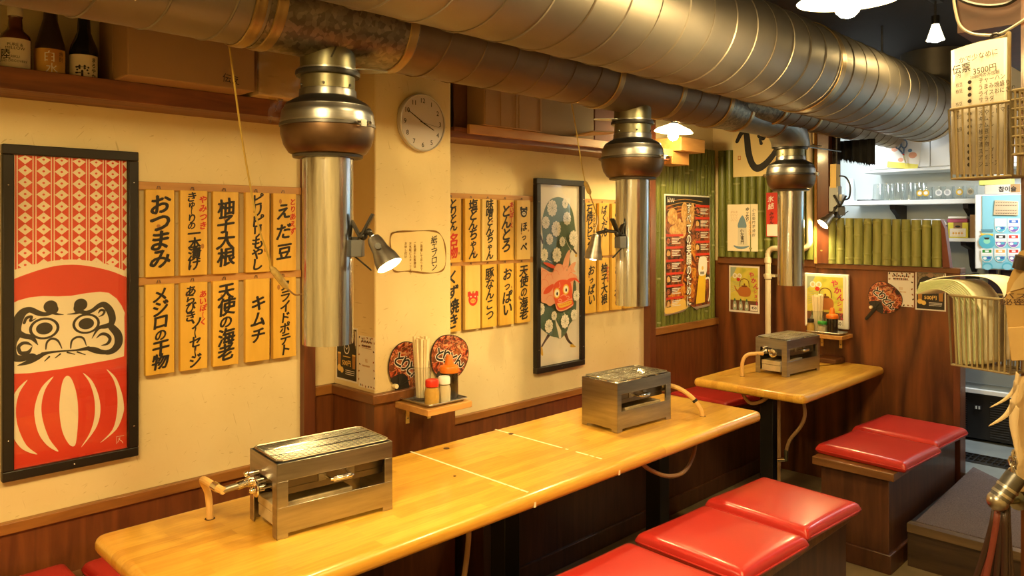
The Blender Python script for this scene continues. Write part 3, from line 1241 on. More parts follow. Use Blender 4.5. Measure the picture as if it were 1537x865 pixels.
def make_grill(y, x, label, rz, flip=False, filled=False):
    """table-top gas grill: sheet-steel housing, slot with burner box and handle, wire grate"""
    L, D, H = .335, .186, .196
    s = -1 if flip else 1
    t = thing('table_grill', label, 'grill', (x, y, .7205), rz, 'stainless table grills')
    F = Matrix.Diagonal((1, s, 1, 1))
    th = .0025
    b = MB(F)
    xf = D / 2
    for sx in (1, -1):                                                           # long faces
        x0, x1 = (xf - th, xf) if sx > 0 else (-xf, -xf + th)
        b.box2((x0, -L / 2, .146), (x1, L / 2, H - .004), M_STEEL)
        b.box2((x0, -L / 2, .012), (x1, L / 2, .080), M_STEEL)
        b.box2((x0, -L / 2, .080), (x1, -L / 2 + .030, .146), M_STEEL)
        b.box2((x0, L / 2 - .024, .080), (x1, L / 2, .146), M_STEEL)
        if sx < 0:
            b.box2((x0, -L / 2 + .028, .078), (x1, L / 2 - .022, .148), M_STEELD)
        for yy in (-L / 2, L / 2 - .03):
            b.box2((x0, yy, 0), (x1, yy + .03, .013), M_STEEL)
    for e in (-1, 1):                                                            # short faces
        y0, y1 = (-L / 2, -L / 2 + th) if e < 0 else (L / 2 - th, L / 2)
        b.box2((-xf, y0, .142), (xf, y1, H - .004), M_STEEL)
        if (e < 0):
            b.box2((-xf, y0, 0), (-xf + .028, y1, .143), M_STEEL)
            b.box2((xf - .03, y0, 0), (xf, y1, .143), M_STEEL)
        else:
            b.box2((-xf, y0, .012), (xf, y1, .143), M_STEEL)
            b.box2((-xf, y0, 0), (-xf + .03, y1, .013), M_STEEL)
            b.box2((xf - .03, y0, 0), (xf, y1, .013), M_STEEL)
    b.build('housing', t, bevel=.0008)
    b = MB(F)                                                                    # inner fire box
    b.box2((-xf + .012, -L / 2 + .02, .104), (xf - .038, L / 2 - .012, .174), M_STEELD)
    b.box2((xf - .038, -L / 2 + .02, .100), (xf - .030, L / 2 - .014, .150), M_INNER)
    b.box2((xf - .031, -L / 2 + .02, .114), (xf - .0285, L / 2 - .014, .117), M_INNER)
    fb = b.build('fire_box', t)
    b = MB(F)
    hy = 0.01
    b.tube([(xf - .030, hy - .032, .126), (xf + .008, hy - .030, .126), (xf + .011, hy - .022, .126), (xf + .011, hy + .022, .126), (xf + .008, hy + .030, .126), (xf - .030, hy + .032, .126)], .0042, M_CHROME, 8)
    b.box2((xf + .006, hy - .027, .119), (xf + .0125, hy + .027, .133), M_CHROME)
    b.box2((xf - .030, hy - .052, .117), (xf - .026, hy - .030, .136), M_STEEL)
    b.box2((xf - .030, hy + .030, .117), (xf - .026, hy + .054, .138), M_STEEL)
    b.build('handle', fb, bevel=.001)
    b = MB(F)                                                                    # drip tray / heat brick in the lower opening
    b.box2((-xf + .03, -L / 2 + .012, .018), (xf - .045, L / 2 - .10, .05), plain('scorched_firebrick', (0.50, 0.40, 0.24), 0.7, noise=.35, nscale=30))
    b.box2((-xf + .03, -L / 2 + .010, .052), (xf - .045, L / 2 - .10, .074), MATS['scorched_firebrick'])
    b.build('drip_tray', t, bevel=.002)
    # gas cock at the open end
    b = MB(F)
    ye = -L / 2
    z = .126
    b.cyl((-.02, ye + .03, z), (-.02, ye - .022, z), .010, M_CHROME)
    b.cyl((-.02, ye - .020, z), (-.02, ye - .034, z), .014, M_CHROME, seg=6)
    b.cyl((-.02, ye - .030, z), (-.02, ye - .060, z - .004), .011, M_CHROME)
    b.cyl((-.02, ye - .058, z - .004), (-.02, ye - .105, z - .008), .0085, M_STEEL)
    for xx, zz in ((.012, .010), (-.02, .022), (.02, -.012)):
        b.cyl((xx, ye - .004, z + zz), (xx, ye - .034, z + zz), .0055, M_CHROME)
        b.sphere((xx, ye - .036, z + zz), .008, M_CHROME, 12, 8)
    gc = b.build('gas_cock', t)
    b = MB(F)
    b.lathe([(.010, -.004), (.021, -.003), (.023, 0), (.021, .003), (.010, .004)], M_CHROME, seg=24, M=Matrix.Translation((.028, ye - .03, z - .004)) @ Matrix.Rotation(R(90), 4, 'X'))
    b.cyl((.028, ye - .034, z - .004), (.028, ye + .01, z - .004), .006, M_CHROME)
    b.build('valve_wheel', gc)
    b = MB(F)                                                                    # wire grate
    gz = H + .001
    gx, gy = xf - .006, L / 2 - .006
    fr = [(gx, -gy + .012, gz), (gx, gy - .012, gz), (gx - .012, gy, gz), (-gx + .012, gy, gz), (-gx, gy - .012, gz), (-gx, -gy + .012, gz), (-gx + .012, -gy, gz), (gx - .012, -gy, gz)]
    b.tube(fr, .0024, M_GRATE, 6, closed=True)
    nx, ny = 15, 27
    for i in range(1, nx):
        xx = -gx + 2 * gx * i / nx
        b.tube([(xx, -gy, gz + .0006), (xx, gy, gz + .0006)], .0009, M_GRATE if i % 5 else M_CHROME, 4, cap=False)
    for j in range(1, ny):
        yy = -gy + 2 * gy * j / ny
        b.tube([(-gx, yy, gz - .0006), (gx, yy, gz - .0006)], .0009, M_GRATE if j % 4 else M_CHROME, 4, cap=False)
    b.build('grate', t)
    if filled:                                                                    # crumpled foil under the grate, as on the far two grills
        b = MB(F)
        rnd = random.Random(int(y * 100))
        n, m = 11, 19
        vs = [(-gx + .006 + (2 * gx - .012) * i / n, -gy + .006 + (2 * gy - .012) * j / m, H - .013 + rnd.uniform(0, .0125)) for i in range(n + 1) for j in range(m + 1)]
        fs = [(i * (m + 1) + j, (i + 1) * (m + 1) + j, (i + 1) * (m + 1) + j + 1, i * (m + 1) + j + 1) for i in range(n) for j in range(m)]
        b.add(vs, fs, M_CHROME)
        b.build('heat_plate', t, smooth=5)
    else:
        b = MB(F)
        b.box2((-xf + .012, -L / 2 + .012, .176), (xf - .012, L / 2 - .012, .180), M_BLACK)
        for k in (-1, 1):
            b.cyl((k * .035, -L / 2 + .02, .184), (k * .035, L / 2 - .02, .184), .006, M_STEELD, seg=8)
        b.build('burner', t)
    return t


make_grill(1.108, .782, 'stainless table grill nearest the view, its bare wire grate over an open burner', R(-5.5))
make_grill(2.508, .785, 'stainless table grill in the middle, its gas hose looping off the far end', R(-3.5), flip=True, filled=True)
make_grill(4.000, .768, 'stainless table grill on the small end table', R(-5.5), filled=True)


def hose(name, label, pts, r, m, cat='gas hose', group=None, cuff=None):
    b = MB()
    b.tube(smooth_pts(pts, 7, False), r, m, 10)
    o = b.build(name)
    tag(o, label, cat, group)
    if cuff:
        for c in cuff:
            b = MB()
            b.cyl(c[0], c[1], r * 1.18, c[2], seg=12)
            b.build('hose_clip', o)
    return o


hose('gas_hose', 'cream rubber gas hose rising from the table to the nearest grill', [(.595, .874, .60), (.595, .874, .72), (.597, .868, .79), (.618, .845, .835), (.66, .835, .848), (.715, .84, .843), (.745, .845, .84)], .0095, M_HOSE,
     cuff=[((.70, .838, .845), (.722, .841, .842), M_CHROME)])
hose('gas_hose', 'cream rubber gas hose arching from the middle grill down into the long table', [(.79, 2.70, .842), (.80, 2.72, .842), (.86, 2.75, .835), (.91, 2.775, .805), (.945, 2.79, .765), (.957, 2.80, .72), (.958, 2.802, .62)], .0095, M_HOSE,
     cuff=[((.928, 2.783, .788), (.934, 2.786, .779), M_BLACK)])
hose('gas_hose', 'cream rubber gas hose arching from the end table to the small table grill', [(.745, 3.76, .842), (.72, 3.735, .842), (.68, 3.71, .832), (.663, 3.692, .795), (.662, 3.69, .72), (.662, 3.69, .64), (.70, 3.70, .585), (.76, 3.71, .60), (.80, 3.73, .64)], .0095, M_HOSE)
hose('gas_hose', 'brown gas hose sagging below the edge of the long table', [(.93, 2.79, .67), (.98, 2.70, .60), (1.03, 2.55, .565), (1.05, 2.40, .585), (1.045, 2.28, .64), (1.04, 2.24, .68)], .008, M_HOSED)
hose('gas_hose', 'brown gas hose hanging from the corner of the small end table to a floor tap', [(1.03, 3.60, .68), (1.04, 3.60, .60), (1.02, 3.60, .54), (.97, 3.60, .47), (.95, 3.60, .42), (.945, 3.60, .37)], .0085, M_HOSED,
     cuff=[((.946, 3.60, .41), (.945, 3.60, .355), M_NECK), ((.945, 3.60, .36), (.905, 3.60, .35), M_CHROME)])
hose('gas_pipe', 'thin brown gas pipe standing beside the leg of the end table', [(.88, 3.66, .0), (.88, 3.66, .35), (.88, 3.66, .68)], .009, M_HOSED, 'pipe')
hose('gas_hose', 'brown gas hose hanging under the long table near the bottom of the view', [(.99, 1.46, .68), (1.0, 1.455, .62), (.99, 1.45, .52), (.97, 1.445, .42), (.965, 1.44, .30)], .008, M_HOSED)
# ================================================================== WALL: MENU PLANKS
def batten(y0, y1, z, label):
    b = MB()
    b.box2((.0, y0, z - .014), (.012, y1, z + .014), M_PINEY)
    return tag(b.build('batten', bevel=.002), label, 'batten', 'pine battens carrying the menu planks')


batten(.882, 1.478, 1.650, 'pine batten above the upper planks beside the red doll picture')
batten(.882, 1.478, 1.334, 'pine batten above the lower planks beside the red doll picture')
batten(2.001, 2.768, 1.652, 'pine batten above the upper planks between the column and the lion picture')
batten(2.001, 2.768, 1.346, 'pine batten above the lower planks between the column and the lion picture')
batten(3.162, 3.737, 1.650, 'pine batten above the upper planks behind the middle hood')
batten(3.162, 3.737, 1.350, 'pine batten above the lower planks behind the middle hood')


def plank(y, ztop, h, label, cols, mark=None, pale=False, tilt=0.0, w=.093):
    """menu plank hung on a batten; cols: (text, p offset, q from, q to, size, ink)"""
    t = thing('menu_plank', label, 'menu plank', (.0125, y, ztop - h / 2), 0, 'wooden menu planks')
    b = MB()
    b.box2((.0, y - w / 2, ztop - h), (.018, y + w / 2, ztop), M_PINE2 if pale else M_PINE)
    for v in b.v:
        v.x += .0125
    rnd = random.Random(int(y * 1000) + int(ztop * 50))
    b.build('board', t, bevel=.0018, world=True)
    a = Art(*on_left(.0307, y, ztop - h / 2))
    kn = Art(*on_left(.0303, y, ztop - h / 2))
    for k in range(rnd.randint(1, 2)):                                             # knots in the pine
        kn.disc(rnd.uniform(-.036, .036), rnd.uniform(-.12, .12), rnd.uniform(.004, .008), plain('pine_knot', (0.40, 0.17, 0.035), 0.55), rnd.uniform(.005, .011), 14)
    for s, p, q0, q1, size, ink in cols:
        a.column(s, p, q0, q1, size * 1.18, ink)
    kn.build('knots', t)
    if mark:
        mark(a)
    if a.mb.v:
        a.build('lettering', t)
    b = MB()
    b.tube([(.016, y - .006, ztop + .002), (.020, y - .004, ztop + .012), (.016, y + .004, ztop + .012), (.014, y + .006, ztop + .002)], .0012, M_STEELD, 5)
    b.build('hook', t, world=True)
    return t


def pig_mark(ink, cq, k=1.0):
    def f(a):
        a.disc(0, cq, .026 * k, ink, .027 * k)
        for s in (-1, 1):
            a.poly([(s * .008 * k, cq + .022 * k), (s * .016 * k, cq + .036 * k), (s * .030 * k, cq + .032 * k), (s * .030 * k, cq + .010 * k)], ink)
        a.disc(0, cq - .006 * k, .015 * k, M_PINE if ink is M_INKR else M_CREAM, .010 * k)
        for s in (-1, 1):
            a.disc(s * .006 * k, cq - .006 * k, .003 * k, ink, .004 * k, 10)
            a.disc(s * .012 * k, cq + .012 * k, .004 * k, M_CREAM, .003 * k, 10)
    return f


K, RD = M_INK, M_INKR
yy = [.949, 1.061, 1.173, 1.292, 1.399]
up = [
    ('おつまみ', [('おつまみ', 0, .125, -.115, .062, K)]),
    ('きゅーりの一本漬け', [('きゅーりの', -.008, .135, .012, .030, K), ('一本漬け', .0, .015, -.125, .040, K), ('やみつき', .030, .13, .01, .024, RD)]),
    ('柚子大根', [('柚子大根', 0, .118, -.115, .056, K)]),
    ('ピリピリもやし', [('ピリピリもやし', -.002, .138, -.135, .041, K)]),
    ('えだ豆', [('えだ豆', -.004, .115, -.11, .056, K), ('とりあえず', .032, .128, -.01, .022, RD)]),
]
for i, (nm, cols) in enumerate(up):
    plank(yy[i], 1.638, .290, f"upper-row menu plank lettered '{nm}' beside the red doll picture", cols)
dn = [
    ('メジロの干物', [('メジロの干物', 0, .135, -.13, .047, K)]),
    ('あらびきソーセージ', [('あらびき', -.012, .135, .02, .034, K), ('ソーセージ', .004, .025, -.135, .038, K), ('あいぽーく', .030, .12, .0, .022, RD)]),
    ('天使の海老', [('天使の海老', 0, .138, -.13, .054, K)]),
    ('キムチ', [('キムチ', 0, .09, -.085, .050, K)]),
    ('フライドポテト', [('フライドポテト', 0, .14, -.14, .038, K)]),
]
for i, (nm, cols) in enumerate(dn):
    plank(yy[i], 1.324, .300, f"lower-row menu plank lettered '{nm}' beside the red doll picture", cols)

y2 = [2.224, 2.345, 2.451, 2.566, 2.682]
up = [
    ('とりとん名物', [('とりとん', 0, .138, .0, .042, K), ('名物', 0, -.015, -.13, .052, RD)]),
    ('塩とんちゃん', [('塩とんちゃん', 0, .138, -.13, .050, K)]),
    ('味噌とんちゃん', [('味噌とんちゃん', 0, .142, -.138, .043, K)]),
    ('とんとろ', [('とんとろ', -.006, .12, -.105, .058, K), ('あいぽーく', .030, .135, .01, .024, RD)]),
    ('ほっぺ', [('ほっぺ', 0, .04, -.11, .040, K)]),
]
for i, (nm, cols) in enumerate(up):
    plank(y2[i], 1.642, .292, f"upper-row menu plank lettered '{nm}' between the column and the lion picture", cols, pig_mark(K, .085, .85) if i == 4 else None, pale=(i in (2, 4)), w=.095)
dn = [
    ('くず焼き', [('くず焼き', 0, .13, -.135, .058, K)]),
    ('red pig', []),
    ('豚なんこつ', [('豚なんこつ', 0, .13, -.115, .046, K)]),
    ('おっぱい', [('おっぱい', 0, .125, -.10, .056, K)]),
    ('天使の海老', [('天使の海老', 0, .135, -.13, .052, K)]),
]
for i, (nm, cols) in enumerate(dn):
    lab = 'menu plank with only a red pig face between the column and the lion picture' if i == 1 else f"lower-row menu plank lettered '{nm}' between the column and the lion picture"
    plank(y2[i], 1.334, .296, lab, cols, pig_mark(RD, -.01, 1.1) if i == 1 else None, pale=(i == 1), w=.095)

y3 = [3.205, 3.321, 3.436, 3.552, 3.667]
up = [
    ('石焼ビビンバ', [('石焼ビビンバ', -.010, .135, -.125, .044, K), ('とりとん', .028, .10, -.02, .024, K)]),
    ('ばくだん', [('ばくだん', 0, .13, -.04, .044, K)]),
    ('ごはん', [('ごはん', 0, .125, -.06, .046, K)]),
    ('', []), ('', [])]
for i, (nm, cols) in enumerate(up[:3]):
    plank(y3[i], 1.640, .290, f"upper-row menu plank lettered '{nm}' behind the middle hood", cols, w=.09)
dn = [
    ('おっぱい', [('おっぱい', .004, .11, -.10, .050, K)]),
    ('柚子大根', [('柚子大根', 0, .12, -.11, .050, K), ('やみつき', .030, .10, .02, .018, RD)]),
    ('さくれ', [('さくれ', .004, .11, -.08, .050, K)]),
    ('blank', []), ('blank', [])]
for i, (nm, cols) in enumerate(dn):
    lab = f"lower-row menu plank lettered '{nm}' behind the middle hood" if i < 3 else (
        'menu plank mostly hidden by the middle hood tube, next to the brown post' if i == 4 else 'menu plank behind the middle hood tube, second from the brown post')
    plank(y3[i], 1.338, .296, lab, cols, w=.09)


# ================================================================== FRAMED TENUGUI
def picture(name, label, y0, y1, z0, z1, bw, art_fn):
    t = thing(name, label, 'picture', (0, (y0 + y1) / 2, z0))
    xf = .030
    b = MB()
    for lo, hi in (((.002, y0, z0), (xf, y1, z0 + bw)), ((.002, y0, z1 - bw), (xf, y1, z1)), ((.002, y0, z0 + bw), (xf, y0 + bw, z1 - bw)), ((.002, y1 - bw, z0 + bw), (xf, y1, z1 - bw))):
        b.box2(lo, hi, M_FRAME)
    fr = b.build('frame', t, bevel=.003, world=True)
    ym = (y0 + y1) / 2
    for yy_, zz in ((y0 + bw * .5, z0 + .12), (y0 + bw * .5, z1 - .12), (y1 - bw * .5, z0 + .10), (y1 - bw * .5, z1 - .10), (ym, z0 + bw * .5)):
        b = MB()
        b.sphere((xf, yy_, zz), .0028, M_CHROME, 8, 6)
        b.build('screw', fr, world=True)
    b = MB()
    b.box2((.002, y0 + .004, z0 + .004), (.006, y1 - .004, z1 - .004), M_CARD)
    b.build('backing_board', t, world=True)
    art_fn(t)
    b = MB()
    b.box2((.0225, y0 + bw - .004, z0 + bw - .004), (.0245, y1 - bw + .004, z1 - bw + .004), M_GLASS)
    b.build('glass_pane', t, world=True)
    return t


FX = .014


def daruma(t):
    y0, y1, z0, z1 = .524, .850, .797, 1.728
    a = Art(*on_left(FX, 0, 0))
    a.rect(y0, z0, y1, z1, M_REDC)
    # diamond lattice over the upper third
    nc, dz = 7, .0352
    px = (y1 - y0) / 6.75
    for c in range(nc + 1):
        xc = y0 + (c - .12) * px
        for r in range(11):
            zc = z1 - .010 - r * dz
            a.h = .0006
            pts = [(xc - px * .39, zc), (xc, zc + dz * .47), (xc + px * .39, zc), (xc, zc - dz * .47)]
            pts = [(min(max(p, y0), y1), min(q, z1)) for p, q in pts]
            if pts[2][0] - pts[0][0] < .004:
                continue
            a.poly(pts, M_CREAM)
            if y0 + .004 < xc < y1 - .004:
                a.disc(xc, zc, .0038, M_REDC, .0034, 8)
        for d in (-.0038, .0038):
            xs = xc + px * .5 + d
            if xs < y1 - .002:
                a.h = .0006
                a.rect(xs - .0014, 1.35, xs + .0014, z1, M_CREAM)
    a.h = .0010
    A = lambda x, y: a.uv(x / 3.46, 230 + y / 3.46)
    B = lambda x, y: a.uv(x / 3.325, 440 + y / 3.325)
    cl = lambda pts: [(min(max(p, y0), y1), max(q, z0)) for p, q in pts]
    # body: cream rim then red
    rim = [A(30, 640), A(60, 612), A(130, 590), A(200, 573), A(300, 556), A(400, 553), A(500, 565), A(580, 584), A(650, 612)]
    a.poly(cl(smooth_pts(rim, 5, False) + [(y1, z0), (y0, z0)]), M_CREAM)
    rim = [A(30, 678), A(60, 660), A(120, 635), A(220, 602), A(310, 583), A(400, 580), A(490, 592), A(580, 614), A(650, 642)]
    a.poly(cl(smooth_pts(rim, 5, False) + [(y1, z0), (y0, z0)]), M_REDC)
    face = [A(40, 806), A(60, 782), A(95, 765), A(150, 750), A(220, 742), A(300, 744), A(370, 741), A(450, 727), A(520, 720), A(565, 726), A(605, 755), A(630, 790), A(648, 830),
            B(620, 120), B(622, 220), B(618, 316), B(560, 332), B(450, 352), B(300, 380), B(150, 400), B(45, 405), B(42, 250)]
    a.poly(cl(face), M_CREAM)
    W = .00102   # metres per crop-B pixel
    S = lambda pts, ws: a.stroke([B(*p) for p in pts], [w * W * .60 for w in ws], M_INK)
    S([(262, 72), (262, 84), (250, 97), (225, 106), (190, 100), (150, 84), (115, 96), (92, 130), (82, 175), (92, 205)], [46, 50, 26, 20, 26, 28, 36, 42, 40, 30])
    S([(255, 92), (280, 104), (316, 108)], [22, 12, 3])
    a.disc(*B(252, 68), 30 * W * .62, M_INK)
    S([(92, 200), (120, 214), (160, 224), (188, 258)], [30, 26, 22, 4])
    S([(85, 215), (60, 250), (56, 300), (80, 325), (120, 325), (160, 312), (190, 318)], [30, 40, 44, 34, 30, 22, 4])
    S([(96, 290), (92, 270), (110, 252), (135, 250), (160, 262)], [16, 16, 16, 14, 3])
    S([(160, 268), (140, 296), (105, 300), (95, 285)], [3, 18, 18, 14])
    S([(120, 150), (132, 125), (158, 118), (150, 140), (178, 128)], [12, 14, 12, 10, 3])
    S([(88, 362), (140, 345), (185, 322), (225, 300)], [4, 22, 26, 14])
    for cx, cy, r1, r2, p1, p2 in ((221, 177, 64, 54, 33, 29), (430, 153, 62, 52, 33, 28)):
        for k_, m in ((1.0, M_INK), (.80, M_CREAM)):
            a.disc(*B(cx, cy), r1 * k_ * W * .62, m, r2 * k_ * W * .60)
        a.disc(*B(cx, cy), p1 * W * .66, M_INK, p2 * W * .62)
    S([(228, 280), (234, 246), (258, 228), (288, 238), (308, 276)], [6, 10, 11, 10, 4])
    S([(352, 275), (358, 238), (385, 220), (415, 226), (430, 262)], [6, 10, 11, 10, 4])
    S([(210, 306), (250, 296), (310, 290), (380, 285), (440, 276)], [20, 12, 9, 9, 22])
    S([(245, 318), (222, 340)], [9, 4]); S([(300, 304), (275, 324)], [8, 4]); S([(335, 296), (372, 306)], [8, 4]); S([(385, 294), (425, 308)], [8, 4])
    S([(432, 276), (470, 284), (510, 296), (556, 303)], [16, 30, 22, 3])
    S([(400, 62), (392, 78), (404, 92), (430, 98), (462, 86), (492, 64), (520, 58), (548, 88), (560, 130), (552, 160)], [44, 48, 24, 20, 20, 24, 30, 36, 34, 26])
    a.disc(*B(402, 58), 30 * W * .62, M_INK)
    S([(396, 92), (372, 102), (336, 106)], [20, 10, 3])
    S([(552, 158), (525, 166), (490, 176), (458, 226)], [28, 24, 16, 3])
    S([(556, 170), (586, 205), (590, 250), (566, 284), (530, 296), (495, 282)], [34, 40, 40, 32, 24, 5])
    S([(480, 225), (505, 205), (532, 208), (548, 228), (536, 252), (505, 262)], [3, 14, 16, 16, 14, 3])
    S([(490, 100), (502, 85), (520, 90), (512, 108), (492, 118)], [4, 12, 12, 10, 3])
    for pts in ([(335, 413), (360, 436), (383, 515), (389, 620), (380, 735), (366, 765), (340, 750), (310, 690), (296, 600), (298, 520), (312, 440)],
                [(137, 433), (85, 480), (50, 555), (45, 640), (68, 725), (115, 782), (186, 805), (130, 758), (88, 665), (79, 575), (97, 495)],
                [(266, 416), (207, 470), (174, 560), (173, 630), (195, 708), (240, 765), (291, 790), (246, 728), (214, 640), (206, 560), (226, 478)],
                [(412, 398), (460, 440), (493, 520), (499, 600), (474, 680), (403, 771), (446, 700), (470, 620), (470, 530), (446, 448)],
                [(530, 380), (575, 420), (604, 490), (616, 550), (614, 600), (580, 680), (498, 748), (560, 682), (583, 592), (583, 500), (564, 430)]):
        a.poly(smooth_pts([B(*p) for p in pts], 4), M_CREAM)
    a.stroke([B(581, 752), B(581, 716), B(617, 712)], .0012, M_CREAM, 1)
    a.stroke([B(586, 745), B(598, 722), B(590, 728), B(606, 738), B(612, 748)], .0014, M_CREAM, 2)
    a.build('printed_cloth', t)


picture('framed_picture', 'tall black-framed red and white round doll print on the cream wall', .506, .882, .768, 1.758, .030, daruma)
M_GRN = plain('green_cloth', (0.105, 0.165, 0.105), 0.7, noise=.12, nscale=14)
M_PINK = plain('pink_cloth', (0.72, 0.34, 0.20), 0.7)
M_VERM = plain('vermilion_cloth', (0.66, 0.075, 0.02), 0.7)
M_YELC = plain('yellow_cloth', (0.72, 0.43, 0.04), 0.7)
M_BRNC = plain('brown_cloth', (0.055, 0.022, 0.012), 0.7)
M_WCL = plain('white_cloth', (0.82, 0.76, 0.64), 0.7)


def lion(t):
    y0, y1, z0, z1 = 2.80, 3.125, .80, 1.728
    a = Art(*on_left(FX, 0, 0))
    a.rect(y0, z0, y1, z1, M_WCL)
    Cc = lambda x, y: a.uv(800 + x / 5.767, 270 + y / 5.767)
    D = lambda x, y: a.uv(800 + x / 5.4, 400 + y / 5.4)
    kx, W = .0062 / 5.767 * 3.9 / 3.9, .00072
    # limbs behind the cloth
    a.stroke([D(135, 545), D(100, 600), D(65, 660)], [.022, .014, .010], M_BRNC)
    a.stroke([D(262, 545), D(285, 600), D(325, 640)], [.024, .016, .010], M_BRNC)
    a.poly(smooth_pts([D(45, 660), D(62, 650), (D(76, 662)), D(82, 715), D(72, 724), D(52, 690)], 3), M_YELC)
    a.poly(smooth_pts([D(302, 640), D(318, 630), D(344, 648), D(340, 655), D(305, 655)], 3), M_YELC)
    a.stroke([Cc(52, 450), Cc(66, 490), Cc(84, 545)], [.010, .012, .012], M_BRNC)
    a.disc(*Cc(46, 440), .010, M_YELC, .010, 10)
    a.stroke([Cc(345, 600), Cc(375, 640)], .012, M_BRNC)
    a.disc(*Cc(372, 655), .009, M_YELC, .010, 10)
    body = [Cc(205, 150), Cc(150, 172), Cc(112, 225), Cc(85, 310), Cc(76, 400), Cc(84, 500), Cc(84, 590), Cc(55, 670), D(30, 110), D(28, 280), D(30, 440), D(60, 498), D(100, 535), D(150, 568), D(195, 577),
            D(212, 588), D(232, 580), D(272, 532), D(290, 480), D(318, 440), D(346, 370), D(352, 250), D(346, 130), D(320, 70), Cc(318, 660), Cc(352, 590), Cc(374, 500), Cc(362, 400), Cc(352, 320), Cc(335, 255), Cc(300, 195), Cc(255, 158)]
    a.poly([(max(p, y0), q) for p, q in smooth_pts(body, 3)], M_GRN)
    a.poly([D(178, 415), D(192, 450), D(228, 520), D(228, 583), D(212, 588), D(200, 530), D(185, 470)], M_WCL)
    a.stroke([Cc(278, 500), Cc(300, 560), Cc(335, 620)], .0035, M_WCL)
    a.stroke([Cc(90, 660), Cc(120, 690), Cc(158, 712)], .0035, M_WCL)
    a.stroke([D(250, 375), D(270, 410), D(290, 455)], .0035, M_WCL)
    fl = [(Cc(165, 245), 40), (Cc(275, 205), 24), (Cc(290, 335), 33), (Cc(105, 370), 30), (Cc(193, 425), 38), (Cc(135, 515), 27), (Cc(243, 535), 24), (Cc(338, 505), 38), (Cc(82, 650), 30), (Cc(190, 650), 36),
          (D(48, 345), 28), (D(152, 398), 22), (D(108, 482), 32), (D(237, 443), 34), (D(308, 390), 27), (D(325, 235), 27)]
    for (p, q), r in fl:
        r *= .00097
        n = 10
        pts = []
        for k in range(n * 4):
            ang = 2 * math.pi * k / (n * 4)
            rr = r * (1.0 if k % 4 else .84)
            pts.append((min(max(p + rr * math.cos(ang), y0), y1), q + rr * math.sin(ang) * 1.12))
        a.poly(pts, M_WCL)
        for k in range(n):
            ang = 2 * math.pi * k / n
            e = (min(max(p + r * .86 * math.cos(ang + .25), y0), y1), q + r * .95 * math.sin(ang + .25))
            a.stroke([(p, q), ((p + e[0]) / 2 + .001, (q + e[1]) / 2), e], .0011, M_GRN, 2)
            a.step(.0001)
    # mane
    for pts, m in (([Cc(60, 715), Cc(110, 720), Cc(165, 750), Cc(140, 765), Cc(90, 740)], M_VERM),
                   ([Cc(225, 760), Cc(250, 660), Cc(285, 605), Cc(290, 650), Cc(270, 770)], M_PINK),
                   ([Cc(265, 790), Cc(300, 730), Cc(342, 710), Cc(325, 770), Cc(338, 800)], M_PINK),
                   ([Cc(150, 830), Cc(160, 750), Cc(195, 725), Cc(235, 745), Cc(260, 800)], M_PINK)):
        a.poly(smooth_pts(pts, 4), m)
    mane = [Cc(34, 760), Cc(70, 770), Cc(130, 800), Cc(200, 770), Cc(265, 790), Cc(340, 820), D(330, 100), D(300, 120), D(290, 230), D(240, 300), D(150, 300), D(110, 320), D(80, 300), D(30, 270), D(28, 120)]
    a.poly([(max(p, y0), q) for p, q in smooth_pts(mane, 4)], M_PINK)
    rnd = random.Random(3)
    for cx, cy, r in ((60, 90, 40), (110, 50, 40), (180, 40, 45), (250, 50, 40), (60, 160, 40), (70, 230, 40), (100, 110, 36), (150, 80, 36), (280, 90, 30), (110, 280, 34)):
        p, q = D(cx, cy)
        a.stroke([(max(p + r * .0009 * math.cos(t), y0 + .002), q + r * .0009 * math.sin(t)) for t in (0.2, 1.0, 1.9, 2.8)], .0014, M_VERM)
    a.poly(smooth_pts([D(135, 215), D(140, 150), D(175, 115), D(225, 105), D(270, 120), D(285, 170), D(292, 260), D(298, 310), D(250, 345), D(190, 362), D(160, 340), D(150, 290)], 4), M_VERM)
    a.poly(smooth_pts([D(55, 220), D(80, 170), D(135, 140), D(130, 180), D(95, 215)], 4), M_VERM)
    a.poly(smooth_pts([D(245, 115), D(270, 95), D(320, 92), D(352, 135), D(310, 110), D(270, 125)], 4), M_VERM)
    for cx, cy in ((165, 215), (238, 185)):
        p, q = D(cx, cy)
        a.disc(p, q, .025, M_YELC, .027)
        a.disc(p, q, .018, M_WCL, .020)
        a.disc(p + .002, q - .003, .007, M_INK, .009, 14)
    for pts, w in (([(175, 270), (190, 262), (205, 275), (190, 285), (178, 278)], .004), ([(240, 245), (255, 238), (265, 250), (250, 262)], .004), ([(195, 240), (215, 228), (240, 232)], .004), ([(185, 130), (190, 160), (180, 170)], .004),
                   ([(168, 300), (215, 290), (260, 268), (288, 262)], .005), ([(155, 310), (175, 352), (225, 350), (292, 310)], .006)):
        a.stroke([D(*p) for p in pts], w, M_PINK)
    a.poly(smooth_pts([D(170, 305), D(215, 296), D(255, 280), D(284, 276), D(285, 296), D(250, 318), D(195, 334), D(180, 325)], 3), M_YELC)
    a.stroke([D(180, 316), D(230, 306), D(284, 286)], .002, M_VERM)
    for k in range(7):
        a.stroke([D(188 + 15 * k, 304 - 4 * k), D(190 + 15 * k, 328 - 6 * k)], .0016, M_VERM, 2)
    a.build('printed_cloth', t)


picture('framed_picture', 'tall narrow black-framed print of a green lion dance costume with red mask', 2.778, 3.158, .768, 1.758, .030, lion)

